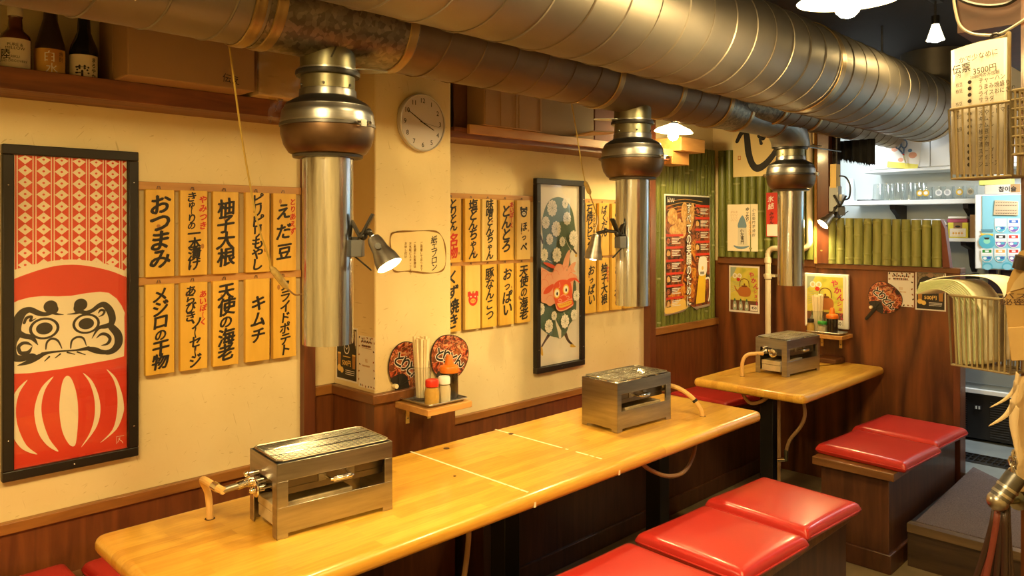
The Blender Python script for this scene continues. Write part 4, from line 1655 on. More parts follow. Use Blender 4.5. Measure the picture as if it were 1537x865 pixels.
# ================================================================== COLUMN: CLOCK, APRON NOTICE, POSTERS
t = thing('wall_clock', 'round pale wall clock on the cream column', 'clock', (COLX, 1.838, 1.919))
b = MB()
Mx = Matrix.Translation((COLX, 1.838, 1.919)) @ Matrix.Rotation(R(90), 4, 'Y')
b.lathe([(.108, 0.0), (.112, .006), (.112, .024), (.109, .028), (.105, .026)], plain('clock_rim', (0.50, 0.47, 0.44), 0.3, noise=.02), seg=56, M=Mx, cap=False)
b.lathe([(.108, .001), (.0005, .001)], M_BLACK, seg=40, M=Mx, cap=False)
b.build('rim', t, world=True)
b = MB()
b.lathe([(.1065, .021), (.0005, .0212)], plain('clock_dial', (0.62, 0.56, 0.53), 0.5), seg=56, M=Mx, cap=False)
b.build('dial', t, world=True, smooth=60)
a = Art(*on_left(COLX + .0216, 1.838, 1.919))
for h in range(1, 13):
    an = R(90 - 30 * h)
    a.text(str(h), .086 * math.cos(an), .086 * math.sin(an), .026, M_INK, .012)
a.build('numerals', t)
for nm, ang, L, w, hh in (('hour_hand', 90 - 30 * (3 + 50 / 60) , .060, .0046, .0235), ('minute_hand', 90 - 300, .084, .0036, .0245), ('second_hand', 90 - 6 * 16.5, .085, .0010, .0255)):
    b = MB()
    an = R(ang)
    c, s = math.cos(an), math.sin(an)
    pts = [(-.014, -w / 2), (L, -w * .35), (L, w * .35), (-.014, w / 2)]
    b.prism([(COLX + hh, 1.838 + x * c - yy_ * s, 1.919 + x * s + yy_ * c) for x, yy_ in pts], (.0006, 0, 0), M_INK)
    b.build(nm, t, world=True)
b = MB()
b.lathe([(.1045, .0275), (.0005, .0285)], M_GLASS, seg=56, M=Mx, cap=False)
b.build('lens', t, world=True, smooth=60)

M_NOTE = plain('cream_notice', (0.72, 0.57, 0.27), 0.75)
M_SCORCH = plain('scorched_edge', (0.20, 0.10, 0.02), 0.8)
t = thing('paper_notice', 'cream handwritten notice with a scorched rounded edge on the column', 'notice', (COLX, 1.84, 1.40))
a = Art(*on_left(COLX + .001, 0, 0))
out = smooth_pts([a.uv(*p) for p in ((592, 349), (620, 347), (650, 347), (662, 354), (668, 372), (668, 398), (660, 408), (640, 410), (612, 407), (594, 408), (588, 400), (586, 375), (586, 356))], 4)
b = MB()
b.prism([a.P(p, q, 0) for p, q in out], (.0012, 0, 0), M_NOTE)
b.build('sheet', t, world=True)
a.h = .0015
a.stroke(out + out[:2], [.0050 + .0028 * math.sin(i * .9) for i in range(len(out) + 2)], M_SCORCH, 1)
p, q = a.uv(651, 358)
pe, qe = a.uv(651, 403)
a.column('紙エプロン', p, q + .008, qe - .008, .033, M_INK, .022)
for (u, n, s) in ((632, 'ご用意しております', .0115), (622, 'ご希望のお客様は', .0115), (615, 'お気軽にスタッフまで', .0105), (608, 'お申し付け', .011)):
    p, q = a.uv(u, 360)
    a.column(n, p, q - .008, q - .008 - len(n) * .0128, s * 1.1, M_SCORCH, .018, .02)
a.build('lettering', t)

M_ADV = plain('poster_black', (0.022, 0.018, 0.015), 0.5)
M_AMB = plain('poster_amber', (0.72, 0.36, 0.07), 0.5)
M_GOLD = plain('poster_gold', (0.80, 0.52, 0.12), 0.5)


def highball_poster(name, label, O, w, h, faded=1.0):
    """black drink advertisement: figure in a black shirt, two amber mugs, 500 yen"""
    t = thing(name, label, 'poster', O[0])
    P, A_, B_, N_ = O
    a = Art(*O)
    b = MB()
    b.prism([a.P(-w / 2, -h / 2, 0), a.P(w / 2, -h / 2, 0), a.P(w / 2, h / 2, 0), a.P(-w / 2, h / 2, 0)], Vector(N_) * .0008, M_PAPER)
    b.build('sheet', t, world=True)
    a.h = .0011
    m = w * .045
    a.rect(-w / 2 + m, -h / 2 + m, w / 2 - m, h / 2 - m, M_ADV)
    a.rect(-w / 2 + m * 1.5, h * .12, w / 2 - m * 1.5, h / 2 - m * 1.5, blotch('poster_backdrop', [(.35, (.10, .07, .04)), (.55, (.30, .22, .12)), (.7, (.05, .04, .03))], 60))
    a.poly(smooth_pts([(-w * .10, h * .38), (-w * .30, h * .33), (-w * .40, h * .20), (-w * .40, -.02 * h), (w * .36, -.02 * h), (w * .38, h * .20), (w * .28, h * .33), (w * .10, h * .38), (0, h * .34)], 3), M_ADV)
    a.poly(smooth_pts([(-w * .10, h * .38), (0, h * .345), (w * .10, h * .38), (w * .07, h * .46), (-w * .07, h * .46)], 3), plain('poster_skin', (0.30, 0.19, 0.12), 0.6))
    a.disc(0, h * .10, w * .13, M_PAPER, w * .15)
    a.disc(0, h * .10, w * .10, M_ADV, w * .12)
    a.poly([(-w * .07, h * .13), (0, h * .07), (w * .07, h * .13), (0, h * .10)], M_PAPER)
    for k in range(8):
        a.rect(-w * .2 + k * w * .05, h * .205 + .004 * math.sin(k * .45), -w * .165 + k * w * .05, h * .225 + .004 * math.sin(k * .45), M_PAPER)
    for s in (-1, 1):
        a.poly([(s * w * .34 - w * .06, -h * .25), (s * w * .34 + w * .06, -h * .25), (s * w * .34 + w * .075, h * .0), (s * w * .34 - w * .075, h * .0)], plain('poster_highball', (0.42, 0.19, 0.035), 0.5))
        a.rect(s * w * .34 - w * .07, -.02 * h, s * w * .34 + w * .07, .01 * h, M_GOLD)
    a.disc(-w * .34, -h * .28, w * .09, M_GOLD, w * .09)
    a.disc(-w * .22, -h * .31, w * .08, M_GOLD, w * .08)
    a.text('500円', 0, -h * .17, h * .12, M_GOLD, .02)
    for r, (x0, x1) in enumerate(((-.16, .18), (-.05, .38), (-.05, .38), (-.05, .36))):
        a.rect(x0 * w, -h * (.06 if r == 0 else .27 + .035 * r), x1 * w, -h * (.045 if r == 0 else .258 + .035 * r), M_PAPER if r else M_GOLD)
    a.rect(w * .41, h * .18, w * .44, h * .44, M_PAPER)
    a.build('print', t)
    return t


def flower_sheet(name, label, O, w, h):
    """white menu sheet with a scatter of small brown motifs round its edge"""
    t = thing(name, label, 'poster', O[0])
    N_ = Vector(O[3])
    a = Art(*O)
    b = MB()
    b.prism([a.P(-w / 2, -h / 2, 0), a.P(w / 2, -h / 2, 0), a.P(w / 2, h / 2, 0), a.P(-w / 2, h / 2, 0)], N_ * .0008, M_PAPER)
    b.build('sheet', t, world=True)
    a.h = .0011
    M_BR, M_BR2 = plain('print_brown', (0.30, 0.10, 0.03), 0.6), plain('print_black_brown', (0.05, 0.02, 0.01), 0.6)
    rnd = random.Random(11)
    for k in range(22):
        s = k / 22
        e = [(-.44, .46 - s * 4 * .92), (-.44 + (s - .25) * 4 * .88, -.46), (.44, -.46 + (s - .5) * 4 * .92), (.44 - (s - .75) * 4 * .88, .46)][min(3, int(s * 4))]
        a.disc(e[0] * w + rnd.uniform(-.004, .004), e[1] * h + rnd.uniform(-.004, .004), w * .028, M_BR if k % 3 else M_BR2, w * .045, 10, rnd.uniform(0, 3))
    for k in range(9):
        a.disc((-.3 + k * .075) * w, (.40 if k % 2 else .385) * h, w * .033, M_BR2 if k % 2 else M_BR, w * .04, 10)
        if k < 8:
            a.disc((-.26 + k * .072) * w, .31 * h, w * .035, M_BR2 if k % 2 == 0 else M_BR, w * .04, 10)
    a.rect(-w * .28, h * .265, w * .32, h * .272, M_BR)
    for k in range(3):
        for j in range(3):
            a.rect((-.06 + k * .05) * w, (.0 + j * .025) * h, (-.025 + k * .05) * w, (.014 + j * .025) * h, plain('print_tan', (0.55, 0.32, 0.14), 0.6))
    for k in range(9):
        a.rect((-.24 + k * .052) * w, -.085 * h, (-.205 + k * .052) * w, -.055 * h, MATS['print_tan'])
    a.build('print', t)
    return t


highball_poster('drink_poster', 'black drink poster with a 500 yen price on the side of the column', ((.092, COLY0 - .001, 1.018), (1, 0, 0), (0, 0, 1), (0, -1, 0)), .150, .212)
flower_sheet('menu_sheet', 'white menu sheet with brown motifs on the side of the column', ((.228, COLY0 - .001, 1.002), (1, 0, 0), (0, 0, 1), (0, -1, 0)), .108, .196)


# ================================================================== CONDIMENT SHELF ON THE COLUMN
def wall_shelf(name, label, lo, hi, brk):
    t = thing(name, label, 'shelf', ((lo[0] + hi[0]) / 2, (lo[1] + hi[1]) / 2, lo[2]))
    b = MB()
    b.box2(lo, hi, M_PINEY)
    b.build('board', t, bevel=.002, world=True)
    for kind, p in brk:
        b = MB()
        if kind == 'x':     # fixed to a wall facing +x
            b.box2((lo[0], p - .008, lo[2] - .07), (lo[0] + .003, p + .008, lo[2]), M_PINE2)
            b.box2((lo[0], p - .008, lo[2] - .003), (lo[0] + .12, p + .008, lo[2]), M_PINE2)
            b.sphere((lo[0] + .004, p, lo[2] - .05), .003, M_STEELD, 8, 6)
        else:
            b.box2((p - .008, hi[1] - .003, lo[2] - .07), (p + .008, hi[1], lo[2]), M_PINE2)
            b.box2((p - .008, hi[1] - .12, lo[2] - .003), (p + .008, hi[1], lo[2]), M_PINE2)
            b.sphere((p, hi[1] - .004, lo[2] - .05), .003, M_STEELD, 8, 6)
        b.build('bracket', t, world=True)
    return t


SZ = .852
wall_shelf('wall_shelf', 'small pine condiment shelf on the column', (COLX + .0125, 1.712, SZ - .024), (.492, 1.925, SZ), [('x', 1.77), ('x', 1.875)])


def tray(name, label, lo, hi, z):
    t = thing(name, label, 'tray', ((lo[0] + hi[0]) / 2, (lo[1] + hi[1]) / 2, z))
    b = MB()
    r0 = rounded_outline([(lo[0] + .012, lo[1] + .012), (hi[0] - .012, lo[1] + .012), (hi[0] - .012, hi[1] - .012), (lo[0] + .012, hi[1] - .012)], .012)
    r1 = rounded_outline([(lo[0], lo[1]), (hi[0], lo[1]), (hi[0], hi[1]), (lo[0], hi[1])], .016)
    k = len(r0)
    vs = [(x, y, z + .001) for x, y in r0] + [(x, y, z + .013) for x, y in r1]
    b.add(vs, [tuple(range(k))] + [(i, (i + 1) % k, k + (i + 1) % k, k + i) for i in range(k)], M_STEEL)
    o = b.build('pan', t, world=True, solid=.0012)
    b = MB()
    b.tube([(x, y, z + .013) for x, y in r1], .002, M_STEEL, 6, closed=True)
    b.build('rolled_rim', t, world=True)
    return t


tray('serving_tray', 'steel tray of condiments on the column shelf', (.298, 1.725), (.482, 1.915), SZ)


def bottle(name, label, cat, loc, prof, m, cap=None, capm=None, liquid=None, liqm=None, extra=None):
    t = thing(name, label, cat, loc)
    b = MB()
    b.lathe(prof, m, seg=28, cap=False)
    b.build('body', t)
    if liquid:
        b = MB()
        b.lathe(liquid, liqm, seg=28)
        b.build('contents', t)
    if cap:
        b = MB()
        b.lathe(cap, capm, seg=28)
        b.build('cap', t)
    if extra:
        extra(t)
    return t


M_CHOP = plain('pale_chopstick_wood', (0.86, 0.74, 0.48), 0.55)
M_ORANGE = plain('orange_plastic', (0.75, 0.18, 0.012), 0.35)
M_SOY = plain('soy_sauce', (0.014, 0.007, 0.004), 0.12)
M_SPICE = plain('yellow_spice', (0.62, 0.38, 0.08), 0.7, noise=.15, nscale=80)
M_SALT = plain('pale_salt', (0.66, 0.60, 0.45), 0.7)
M_REDP = plain('red_plastic', (0.62, 0.03, 0.012), 0.35)
M_SQZ = glass_thin('clear_plastic', (.92, .90, .84), .12, 1.6)
TZ = SZ + .0025


def chopstick_glass(loc, label, hold, n=24, seed=1, L=.235):
    t = thing('drinking_glass', label, 'glass', loc)
    b = MB()
    b.lathe([(.0005, .001), (.029, .001), (.031, .006), (.032, .05), (.0345, .125), (.0360, .126), (.0335, .05), (.033, .0), (.0005, 0)], M_CUP, seg=28, cap=False)
    b.build('body', t)
    b = MB()
    b.tube([(.0352 * math.cos(k * .2618), .0352 * math.sin(k * .2618), .125) for k in range(24)], .0012, M_CUP, 6, closed=True)
    b.build('rim', t)
    rnd = random.Random(seed)
    src = None
    for i in range(n):
        rr = .025 * math.sqrt((i + .5) / n)
        a = i * 2.4
        x, y = rr * math.cos(a), rr * math.sin(a)
        k = rnd.uniform(1.05, 1.30)
        h = L * rnd.uniform(.96, 1.03)
        b = MB()
        s = .0056
        vs = []
        for z, f, ss in ((.008, .72, .0040), (h, k, s)):
            vs += [(x * f + i_ * ss, y * f + j_ * ss * .8, z) for i_, j_ in ((-1, -1), (1, -1), (1, 1), (-1, 1))]
        b.add(vs, [(0, 3, 2, 1), (4, 5, 6, 7), (0, 1, 5, 4), (1, 2, 6, 5), (2, 3, 7, 6), (3, 0, 4, 7)], M_CHOP)
        o = b.build('chopstick')
        o.location = loc
        tag(o, hold, 'chopstick', 'disposable chopsticks, ' + label.split(' of chopsticks')[0])


chopstick_glass((.345, 1.800, TZ), 'tall drinking glass of chopsticks on the column shelf', 'pale wooden chopsticks standing in the glass on the column shelf')
bottle('spice_jar', 'red-capped squat jar of yellow spice on the column shelf', 'jar', (.440, 1.772, TZ), [(.0005, .0), (.027, .0), (.029, .004), (.029, .045), (.0235, .066), (.0235, .072)], M_SQZ,
       [(.0245, .068), (.025, .072), (.025, .088), (.0225, .093), (.0005, .0935)], M_REDP, [(.0265, .002), (.0275, .044), (.022, .064), (.0005, .0645)], M_SPICE)
bottle('salt_bottle', 'white-capped squeeze bottle of pale salt on the column shelf', 'bottle', (.438, 1.832, TZ), [(.0005, 0), (.0255, 0), (.0272, .004), (.0265, .05), (.022, .066), (.022, .072)], M_SQZ,
       [(.0228, .069), (.0232, .072), (.0232, .090), (.020, .096), (.0005, .0965)], M_PLW, [(.0235, .002), (.0245, .049), (.020, .064), (.0005, .0645)], M_SALT)


def sauce_bottle(loc, label, k=1.0):
    r = .0355 * k
    return bottle('sauce_bottle', label, 'bottle', loc, [(.0005, 0), (r - .002, 0), (r, .004), (r, .098 * k), (r - .0005, .104 * k)], M_SQZ,
                  [(r, .100 * k), (r + .0015, .104 * k), (r + .0015, .116 * k), (r - .002, .124 * k), (.019 * k, .130 * k), (.0155 * k, .144 * k), (.0125 * k, .162 * k), (.009 * k, .166 * k), (.0005, .1665 * k)], M_ORANGE,
                  [(r - .0025, .002), (r - .0018, .098 * k), (.0005, .0985 * k)], M_SOY)


sauce_bottle((.405, 1.885, TZ), 'black sauce bottle with an orange nozzle cap on the column shelf', 1.0)

M_FOOD = blotch('grilled_meat_print', [(.34, (.03, .010, .006)), (.40, (.16, .02, .008)), (.445, (.48, .06, .018)), (.475, (.55, .20, .07)), (.50, (.62, .40, .20)), (.525, (.44, .05, .015)), (.56, (.08, .02, .008)), (.68, (.42, .12, .03))], 30, .35, 2)
M_GRILLP = blotch('smoky_grill_print', [(.35, (.02, .010, .007)), (.47, (.16, .035, .012)), (.55, (.36, .09, .02)), (.66, (.07, .02, .01))], 18, .35, 3)
M_FOOD2 = blotch('ember_print', [(.35, (.05, .012, .006)), (.45, (.34, .06, .01)), (.52, (.60, .18, .015)), (.58, (.66, .30, .03)), (.7, (.20, .03, .01))], 20, .4, 3)
M_KARA = blotch('fried_chicken_print', [(.3, (.40, .18, .05)), (.5, (.62, .34, .10)), (.7, (.78, .52, .22))], 40, .4, 3)


def fan(label, O, rot, k=1.0):
    """round paper fan: printed disc, black ribs and handle, a wooden peg through the neck"""
    t = thing('paper_fan', label, 'fan', O[0])
    a = Art(*O)
    c, s = math.cos(rot), math.sin(rot)
    X = lambda p, q: (p * c - q * s, p * s + q * c)
    N_ = Vector(O[3])
    blade = [(-.040, -.078), (-.082, -.045), (-.102, .005), (-.098, .050), (-.070, .085), (-.025, .100), (.025, .100), (.070, .085), (.098, .050), (.102, .005), (.082, -.045), (.040, -.078), (0, -.084)]
    pts = smooth_pts([(p * k, q * k) for p, q in blade], 4)
    b = MB()
    b.prism([a.P(*X(*p), .004) for p in pts], N_ * .0015, M_ADV)
    b.build('blade', t, world=True)
    a.h = .0060
    a.poly([X(p * .965, q * .965) for p, q in pts], M_FOOD)
    for q in range(6):
        a.stroke([X((-.075 + .01 * q) * k, (.055 + q * .007) * k), X(0, (.066 + q * .006) * k), X(.06 * k, (.060 + q * .006) * k)], .0015, M_ADV, 2)
    a.poly([X(*p) for p in smooth_pts([(-.05 * k, -.078 * k), (.05 * k, -.078 * k), (.035 * k, -.045 * k), (0, -.025 * k), (-.035 * k, -.045 * k)], 3)], M_ADV)
    for i, ch in enumerate('とりとん'):
        p, q = X((-.055 + .037 * i) * k, (.012 - .003 * i) * k)
        a.text(ch, p, q, .060 * k, M_PAPER, .085, rot)
        a.text(ch, p, q, .060 * k, M_INK, .030, rot)
    a.build('print', t)
    b = MB()
    hp = [(-.010, -.07), (.010, -.07), (.009, -.165), (.006, -.172), (-.006, -.172), (-.009, -.165)]
    b.prism([a.P(*X(p * k, q * k), .0025) for p, q in hp], N_ * .007, M_BLACK)
    for i in (-1, 0, 1):
        b.tube([a.P(*X(i * .004 * k, -.075 * k), .008), a.P(*X(i * .034 * k, -.035 * k), .008)], .002, M_BLACK, 6)
    b.build('handle', t, bevel=.001, world=True)
    b = MB()
    p0 = a.P(*X(-.022 * k, -.086 * k), .006)
    b.cyl(p0 - N_ * .006, p0 + N_ * .016, .0085, M_CHOP, seg=16)
    b.build('peg', t, world=True)
    return t


fan('printed round fan hung on the column, handle pointing down beside the shelf', on_left(COLX + .001, 1.775, .968), R(-32), .96)
fan('printed round fan on the column, behind the black sauce bottle', on_left(COLX + .001, 1.985, .975), R(-16), .98)
# ================================================================== CLIP LAMPS AND CORDS
def clip_lamp(label, base, out_dir, shade_top, shade_end, name='clip_lamp'):
    """clip-on spot: box clamp on the hood tube, black levers and knuckle, tapered steel shade with a lit bulb"""
    base, st, se = Vector(base), Vector(shade_top), Vector(shade_end)
    od = Vector(out_dir).normalized()
    t = thing(name, label, 'lamp', base)
    side = od.cross(Vector((0, 0, 1))).normalized()
    Rm = Matrix((( *od, 0), (*side, 0), (0, 0, 1, 0), (0, 0, 0, 1))).transposed()
    Mb = Matrix.Translation(base) @ Rm
    b = MB()
    b.box2((-.002, -.020, -.024), (.030, .020, .024), plain('grey_clip_plastic', (0.11, 0.115, 0.125), 0.5), Mb)
    b.build('clip', t, bevel=.003, world=True)
    b = MB()
    b.box2((.0, -.014, .022), (.018, .014, .032), M_BLACK, Mb)
    for a, L, w in ((62, .075, .012), (118, .070, .012)):
        M = Mb @ Matrix.Translation((.022, 0, .030)) @ Matrix.Rotation(R(-a), 4, 'Y')
        b.box2((0, -w, -.004), (L, w, .004), M_BLACK, M)
    M = Mb @ Matrix.Translation((.015, 0, -.030)) @ Matrix.Rotation(R(40), 4, 'Y')
    b.box2((-.05, -.004, -.002), (.05, .004, .002), M_BLACK, M)
    b.build('spring_lever', t, bevel=.0015, world=True)
    b = MB()
    k0 = Mb @ Vector((.030, 0, .034))
    mid = st * .55 + k0 * .45 + Vector((0, 0, .014))
    b.tube([k0 - od * .012, k0 + Vector((0, 0, .008)), mid, st + (st - se).normalized() * .004], .007, M_BLACK, 10)
    b.sphere(k0, .012, M_BLACK, 12, 8)
    b.sphere(mid, .010, M_BLACK, 12, 8)
    b.build('arm', t, world=True)
    ax = (se - st).normalized()
    L = (se - st).length
    q = Vector((0, 0, 1)).rotation_difference(ax).to_matrix().to_4x4()
    Ms = Matrix.Translation(st) @ q
    b = MB()
    b.lathe([(.006, -.004), (.017, .0), (.021, .012), (.024, L * .45), (.033, L * .72), (.037, L), (.0362, L), (.032, L * .72), (.023, L * .45), (.019, .012)], M_STEEL, seg=32, M=Ms, cap=False)
    b.build('lamp_shade', t, world=True)
    b = MB()
    b.sphere((0, 0, L - .014), .026, M_CLIPB, 20, 12, (1, 1, .75), Ms)
    b.build('bulb', t, world=True)
    b = MB()
    kn = Ms @ Vector((.0, 0, L * .42))
    sd_ = ax.cross(od).normalized()
    b.cyl(kn + sd_ * .022, kn + sd_ * .036, .009, M_BLACK, seg=14)
    b.build('knob', t, world=True)
    return t


Rt = Vector((.7065, .7077, 0))
b1 = Vector((SDX, HOODS[0], 0)) + Rt * .069
e1 = Vector((b1.x, b1.y, 1.455))
clip_lamp('clip-on steel spot lamp on the tube of the hood nearest the red doll picture', e1, Rt, e1 + Rt * .062 + Vector((.01, -.012, .030)), e1 + Rt * .113 + Vector((.025, -.03, -.046)))
dl = Vector((-.55, -.83, 0)).normalized()
b2 = Vector((SDX, HOODS[1], 0)) - Rt * .02 + Vector((-.7077 * -1, -.7065, 0)).normalized() * .0
b2 = Vector((SDX, HOODS[1], 0)) + Vector((.05, -.95, 0)).normalized() * .069
e2 = Vector((b2.x, b2.y, 1.450))
clip_lamp('clip-on steel spot lamp on the tube of the middle hood', e2, (-.25, -.95, 0), e2 + Vector((-.085, -.065, .032)), e2 + Vector((-.098, -.072, -.068)))
e3 = Vector((.875, 4.50, 1.60))
clip_lamp('clip-on spot lamp shining on the bamboo screen', e3, (-.8, -.6, 0), e3 + Vector((-.050, -.045, -.018)), e3 + Vector((-.088, -.090, -.075)))


def cord(label, pts, r=.0022, switch=None, m=None):
    b = MB()
    b.tube(smooth_pts(pts, 8, False), r, m or M_CORD, 6)
    o = b.build('power_cord')
    tag(o, label, 'power cord')
    if switch:
        b = MB()
        p, q = Vector(switch[0]), Vector(switch[1])
        d = (q - p)
        b.tube([p, p + d * .15, p + d * .5, p + d * .85, q], .010, plain('clear_amber_plastic', (0.50, 0.36, 0.12), 0.25, spec=.6, noise=.4, nscale=90), 10, radii=[.003, .0095, .0105, .0095, .003])
        b.build('inline_switch', o, bevel=.001)
    return o


XC = .62
pp = [on_x(u, v, XC) for u, v in ((343, 60), (351, 120), (362, 200), (374, 270), (388, 340), (404, 388))]
s0, s1 = on_x(406, 400, XC), on_x(432, 434, XC)
pe = on_x(452, 442, .70)
cord('yellow lamp cord with an inline switch hanging in front of the near menu planks', pp + [s0], .0030, (s0, s1))
cord('short brown cord from the inline switch to the nearest hood tube', [s1, (s1 + pe) / 2 + Vector((0, 0, -.008)), pe, pe + Vector((.02, .03, .01))], .0025, m=M_HOSED)
XC = .55
pp = [on_x(u, v, XC) for u, v in ((857, 150), (864, 190), (871, 235), (877, 268))]
s0, s1 = on_x(878, 272, XC), on_x(886, 292, XC)
cord('yellow lamp cord with an inline switch hanging beside the green lion picture', pp + [s0] + [on_x(886, 294, XC), on_x(896, 325, XC), e2 + Vector((-.092, -.066, .045))], .0026, (s0, s1))

# ================================================================== SHELVES UNDER THE DUCTS
t = thing('high_shelf', 'long dark wood shelf of bottles and boxes high on the cream wall', 'shelf', (.09, .6, 1.9))
b = MB()
b.box2((0, -1.5, 1.896), (.158, 1.477, 1.925), M_SHELF)
b.build('board', t, bevel=.002, world=True)
b = MB()
b.box2((.158, -1.5, 1.896), (.180, 1.477, 1.957), M_SHELF)
b.build('front_lip', t, bevel=.002, world=True)
b = MB()
for y in (-.8, .2, 1.25):
    b = MB()
    b.prism([(0, y, 1.896), (.14, y, 1.896), (.14, y, 1.885), (.015, y, 1.80), (0, y, 1.80)], (0, .02, 0), M_SHELF)
    if y < 0:
        b.build('bracket', t, world=True)
M_AMBG = plain('amber_bottle_glass', (0.10, 0.032, 0.010), 0.12, coat=.6)
M_BRG = plain('brown_bottle_glass', (0.035, 0.020, 0.014), 0.35, coat=.2)
M_BLKG = plain('black_bottle_glass', (0.010, 0.009, 0.010), 0.10, coat=.6)
M_LABW = plain('cream_label', (0.66, 0.57, 0.42), 0.6)
M_LABG = blotch('gold_label', [(.3, (.30, .06, .02)), (.5, (.55, .30, .06)), (.7, (.66, .42, .10))], 9, .4, 1)


def label_wrap(t, loc, r, z0, z1, m, ang0, ang1, name='label'):
    b = MB()
    n = 18
    vs = []
    for z in (z0, z1):
        vs += [(r * math.cos(R(ang0 + (ang1 - ang0) * i / n)), r * math.sin(R(ang0 + (ang1 - ang0) * i / n)), z) for i in range(n + 1)]
    b.add(vs, [(i, i + 1, n + 2 + i, n + 1 + i) for i in range(n)], m)
    return b.build(name, t)


def wrap_text(o_parent, r, items, ang, name='label_text'):
    """lettering bent round a bottle; items: (text, angle offset deg, z, size, ink)"""
    b = MB()
    for s, da, z, size, ink, bold in items:
        vs, fs, w = glyph(s)
        for dx, dy in ([(0, 0)] if not bold else [(0, 0), (bold, 0), (-bold, 0), (0, bold), (0, -bold)]):
            b.add([((r + .0004 + .0002 * abs(dx) * 10) * math.cos(R(ang + da) + (x + dx) * size / r), (r + .0004 + .0002 * abs(dx) * 10) * math.sin(R(ang + da) + (x + dx) * size / r), z + (y + dy) * size) for x, y in vs], fs, ink)
    return b.build(name, o_parent, smooth='flat')


zb = 1.9255
fa = -20      # labels face the room
t = bottle('liquor_bottle', 'clear whisky-type bottle with a cream label and pale cap on the high shelf', 'bottle', (.118, .520, zb),
           [(.0005, 0), (.036, 0), (.039, .004), (.039, .120), (.036, .132), (.022, .146), (.0185, .155), (.0165, .180), (.0185, .186)], M_AMBG,
           [(.019, .186), (.0195, .190), (.0195, .211), (.018, .214), (.0005, .2145)], plain('pale_cap', (0.62, 0.55, 0.44), 0.4))
lb = label_wrap(t, None, .0396, .020, .118, M_LABW, fa - 75, fa + 75)
wrap_text(t, .0400, [('PURE &', 8, .100, .012, M_INK, 0), ('MELLOW', 8, .090, .012, M_INK, 0), ('陸', -28, .072, .030, M_INK, .01), ('RIKU', 8, .066, .010, M_INK, 0), ('LAND DISCOVERY', 0, .054, .009, M_INK, 0)], fa)
t = bottle('liquor_bottle', 'dark slim-shouldered bottle with a gold label on the high shelf', 'bottle', (.118, .607, zb),
           [(.0005, 0), (.037, 0), (.040, .004), (.040, .100), (.037, .122), (.027, .160), (.018, .195), (.0145, .24), (.014, .29), (.016, .30)], M_BRG)
label_wrap(t, None, .0406, .018, .103, M_LABG, fa - 75, fa + 75)
wrap_text(t, .0410, [('白', 4, .080, .034, M_PAPER, 0), ('水', 12, .046, .032, M_PAPER, 0), ('焼', 48, .09, .014, M_ADV, 0), ('酎', 48, .074, .014, M_ADV, 0)], fa)
t = bottle('liquor_bottle', 'black round-shouldered bottle with a cream brush-lettered label on the high shelf', 'bottle', (.118, .696, zb),
           [(.0005, 0), (.036, 0), (.039, .004), (.039, .110), (.036, .128), (.026, .152), (.019, .172), (.016, .22), (.0175, .23)], M_BLKG)
label_wrap(t, None, .0396, .016, .100, M_LABW, fa - 70, fa + 70)
wrap_text(t, .0400, [('芋', -2, .048, .040, M_INK, .035), ('ま', 44, .086, .015, M_INK, .02), ('ろ', 44, .070, .015, M_INK, .02), ('や', 44, .054, .015, M_INK, .02), ('か', 44, .038, .015, M_INK, .02)], fa)
bottle('liquor_bottle', 'red-necked bottle tucked behind the gold label bottle on the high shelf', 'bottle', (.045, .632, zb),
       [(.0005, 0), (.030, 0), (.032, .004), (.032, .12), (.026, .145), (.013, .19), (.012, .25)], plain('red_bottle_glass', (0.22, 0.018, 0.015), 0.15, coat=.5))


def carton(name, label, lo, hi, m=M_CARD, rz=0, flaps=True, mark=None):
    t = thing(name, label, 'box', ((lo[0] + hi[0]) / 2, (lo[1] + hi[1]) / 2, lo[2]))
    b = MB()
    b.box2(lo, hi, m)
    b.build('body', t, bevel=.003, world=True)
    b = MB()
    xm = (lo[0] + hi[0]) / 2
    b.box2((xm - .025, lo[1] - .0006, hi[2] - .05), (xm + .025, hi[1] + .0006, hi[2] + .0006), plain('brown_tape', (0.30, 0.17, 0.07), 0.3))
    b.build('packing_tape', t, world=True)
    if flaps:
        b = MB()
        b.box2((lo[0] + .002, lo[1] - .0012, lo[2] + .004), (xm - .001, lo[1] + .001, hi[2] - .004), m)
        b.box2((xm + .001, lo[1] - .0012, lo[2] + .004), (hi[0] - .002, lo[1] + .001, hi[2] - .004), m)
        b.build('end_flap', t, world=True)
    if mark:
        mark(t)
    return t


def cmark(t):
    a = Art(*on_left(.2865, 1.075, 1.987))
    a.text('伝え', 0, 0, .030, M_INK, 0, R(-6))
    a.build('marking', t)


carton('cardboard_box', 'large brown cardboard box jutting over the high shelf near the bottles', (.03, .765, 1.9575), (.285, 1.155, 2.16), mark=cmark)
# pale carton in crumpled plastic wrap behind the nearest hood
b = MB()
b.box2((.02, 1.195, 1.9575), (.235, 1.46, 2.22), plain('pale_carton', (0.62, 0.45, 0.24), 0.8))
tag(b.build('pale_carton', bevel=.004), 'pale carton wrapped in clear plastic at the end of the high shelf', 'box')
M_WRAP = glass_thin('plastic_wrap', (.93, .88, .76), .34, 2.6)
b = MB()
rnd = random.Random(5)
n, m = 14, 18
vs = []
for i in range(n + 1):
    for j in range(m + 1):
        u, v = i / n, j / m
        vs.append((.243 + .010 * math.sin(9 * u + 6 * v) * .5 + rnd.uniform(-.0025, .0035), 1.185 + .285 * u, 2.20 - .235 * v + rnd.uniform(-.004, .004)))
fs = [(i * (m + 1) + j, (i + 1) * (m + 1) + j, (i + 1) * (m + 1) + j + 1, i * (m + 1) + j + 1) for i in range(n) for j in range(m)]
b.add(vs, fs, M_WRAP)
vs = []
n, m = 7, 9                                                                   # loose end hanging over the lip
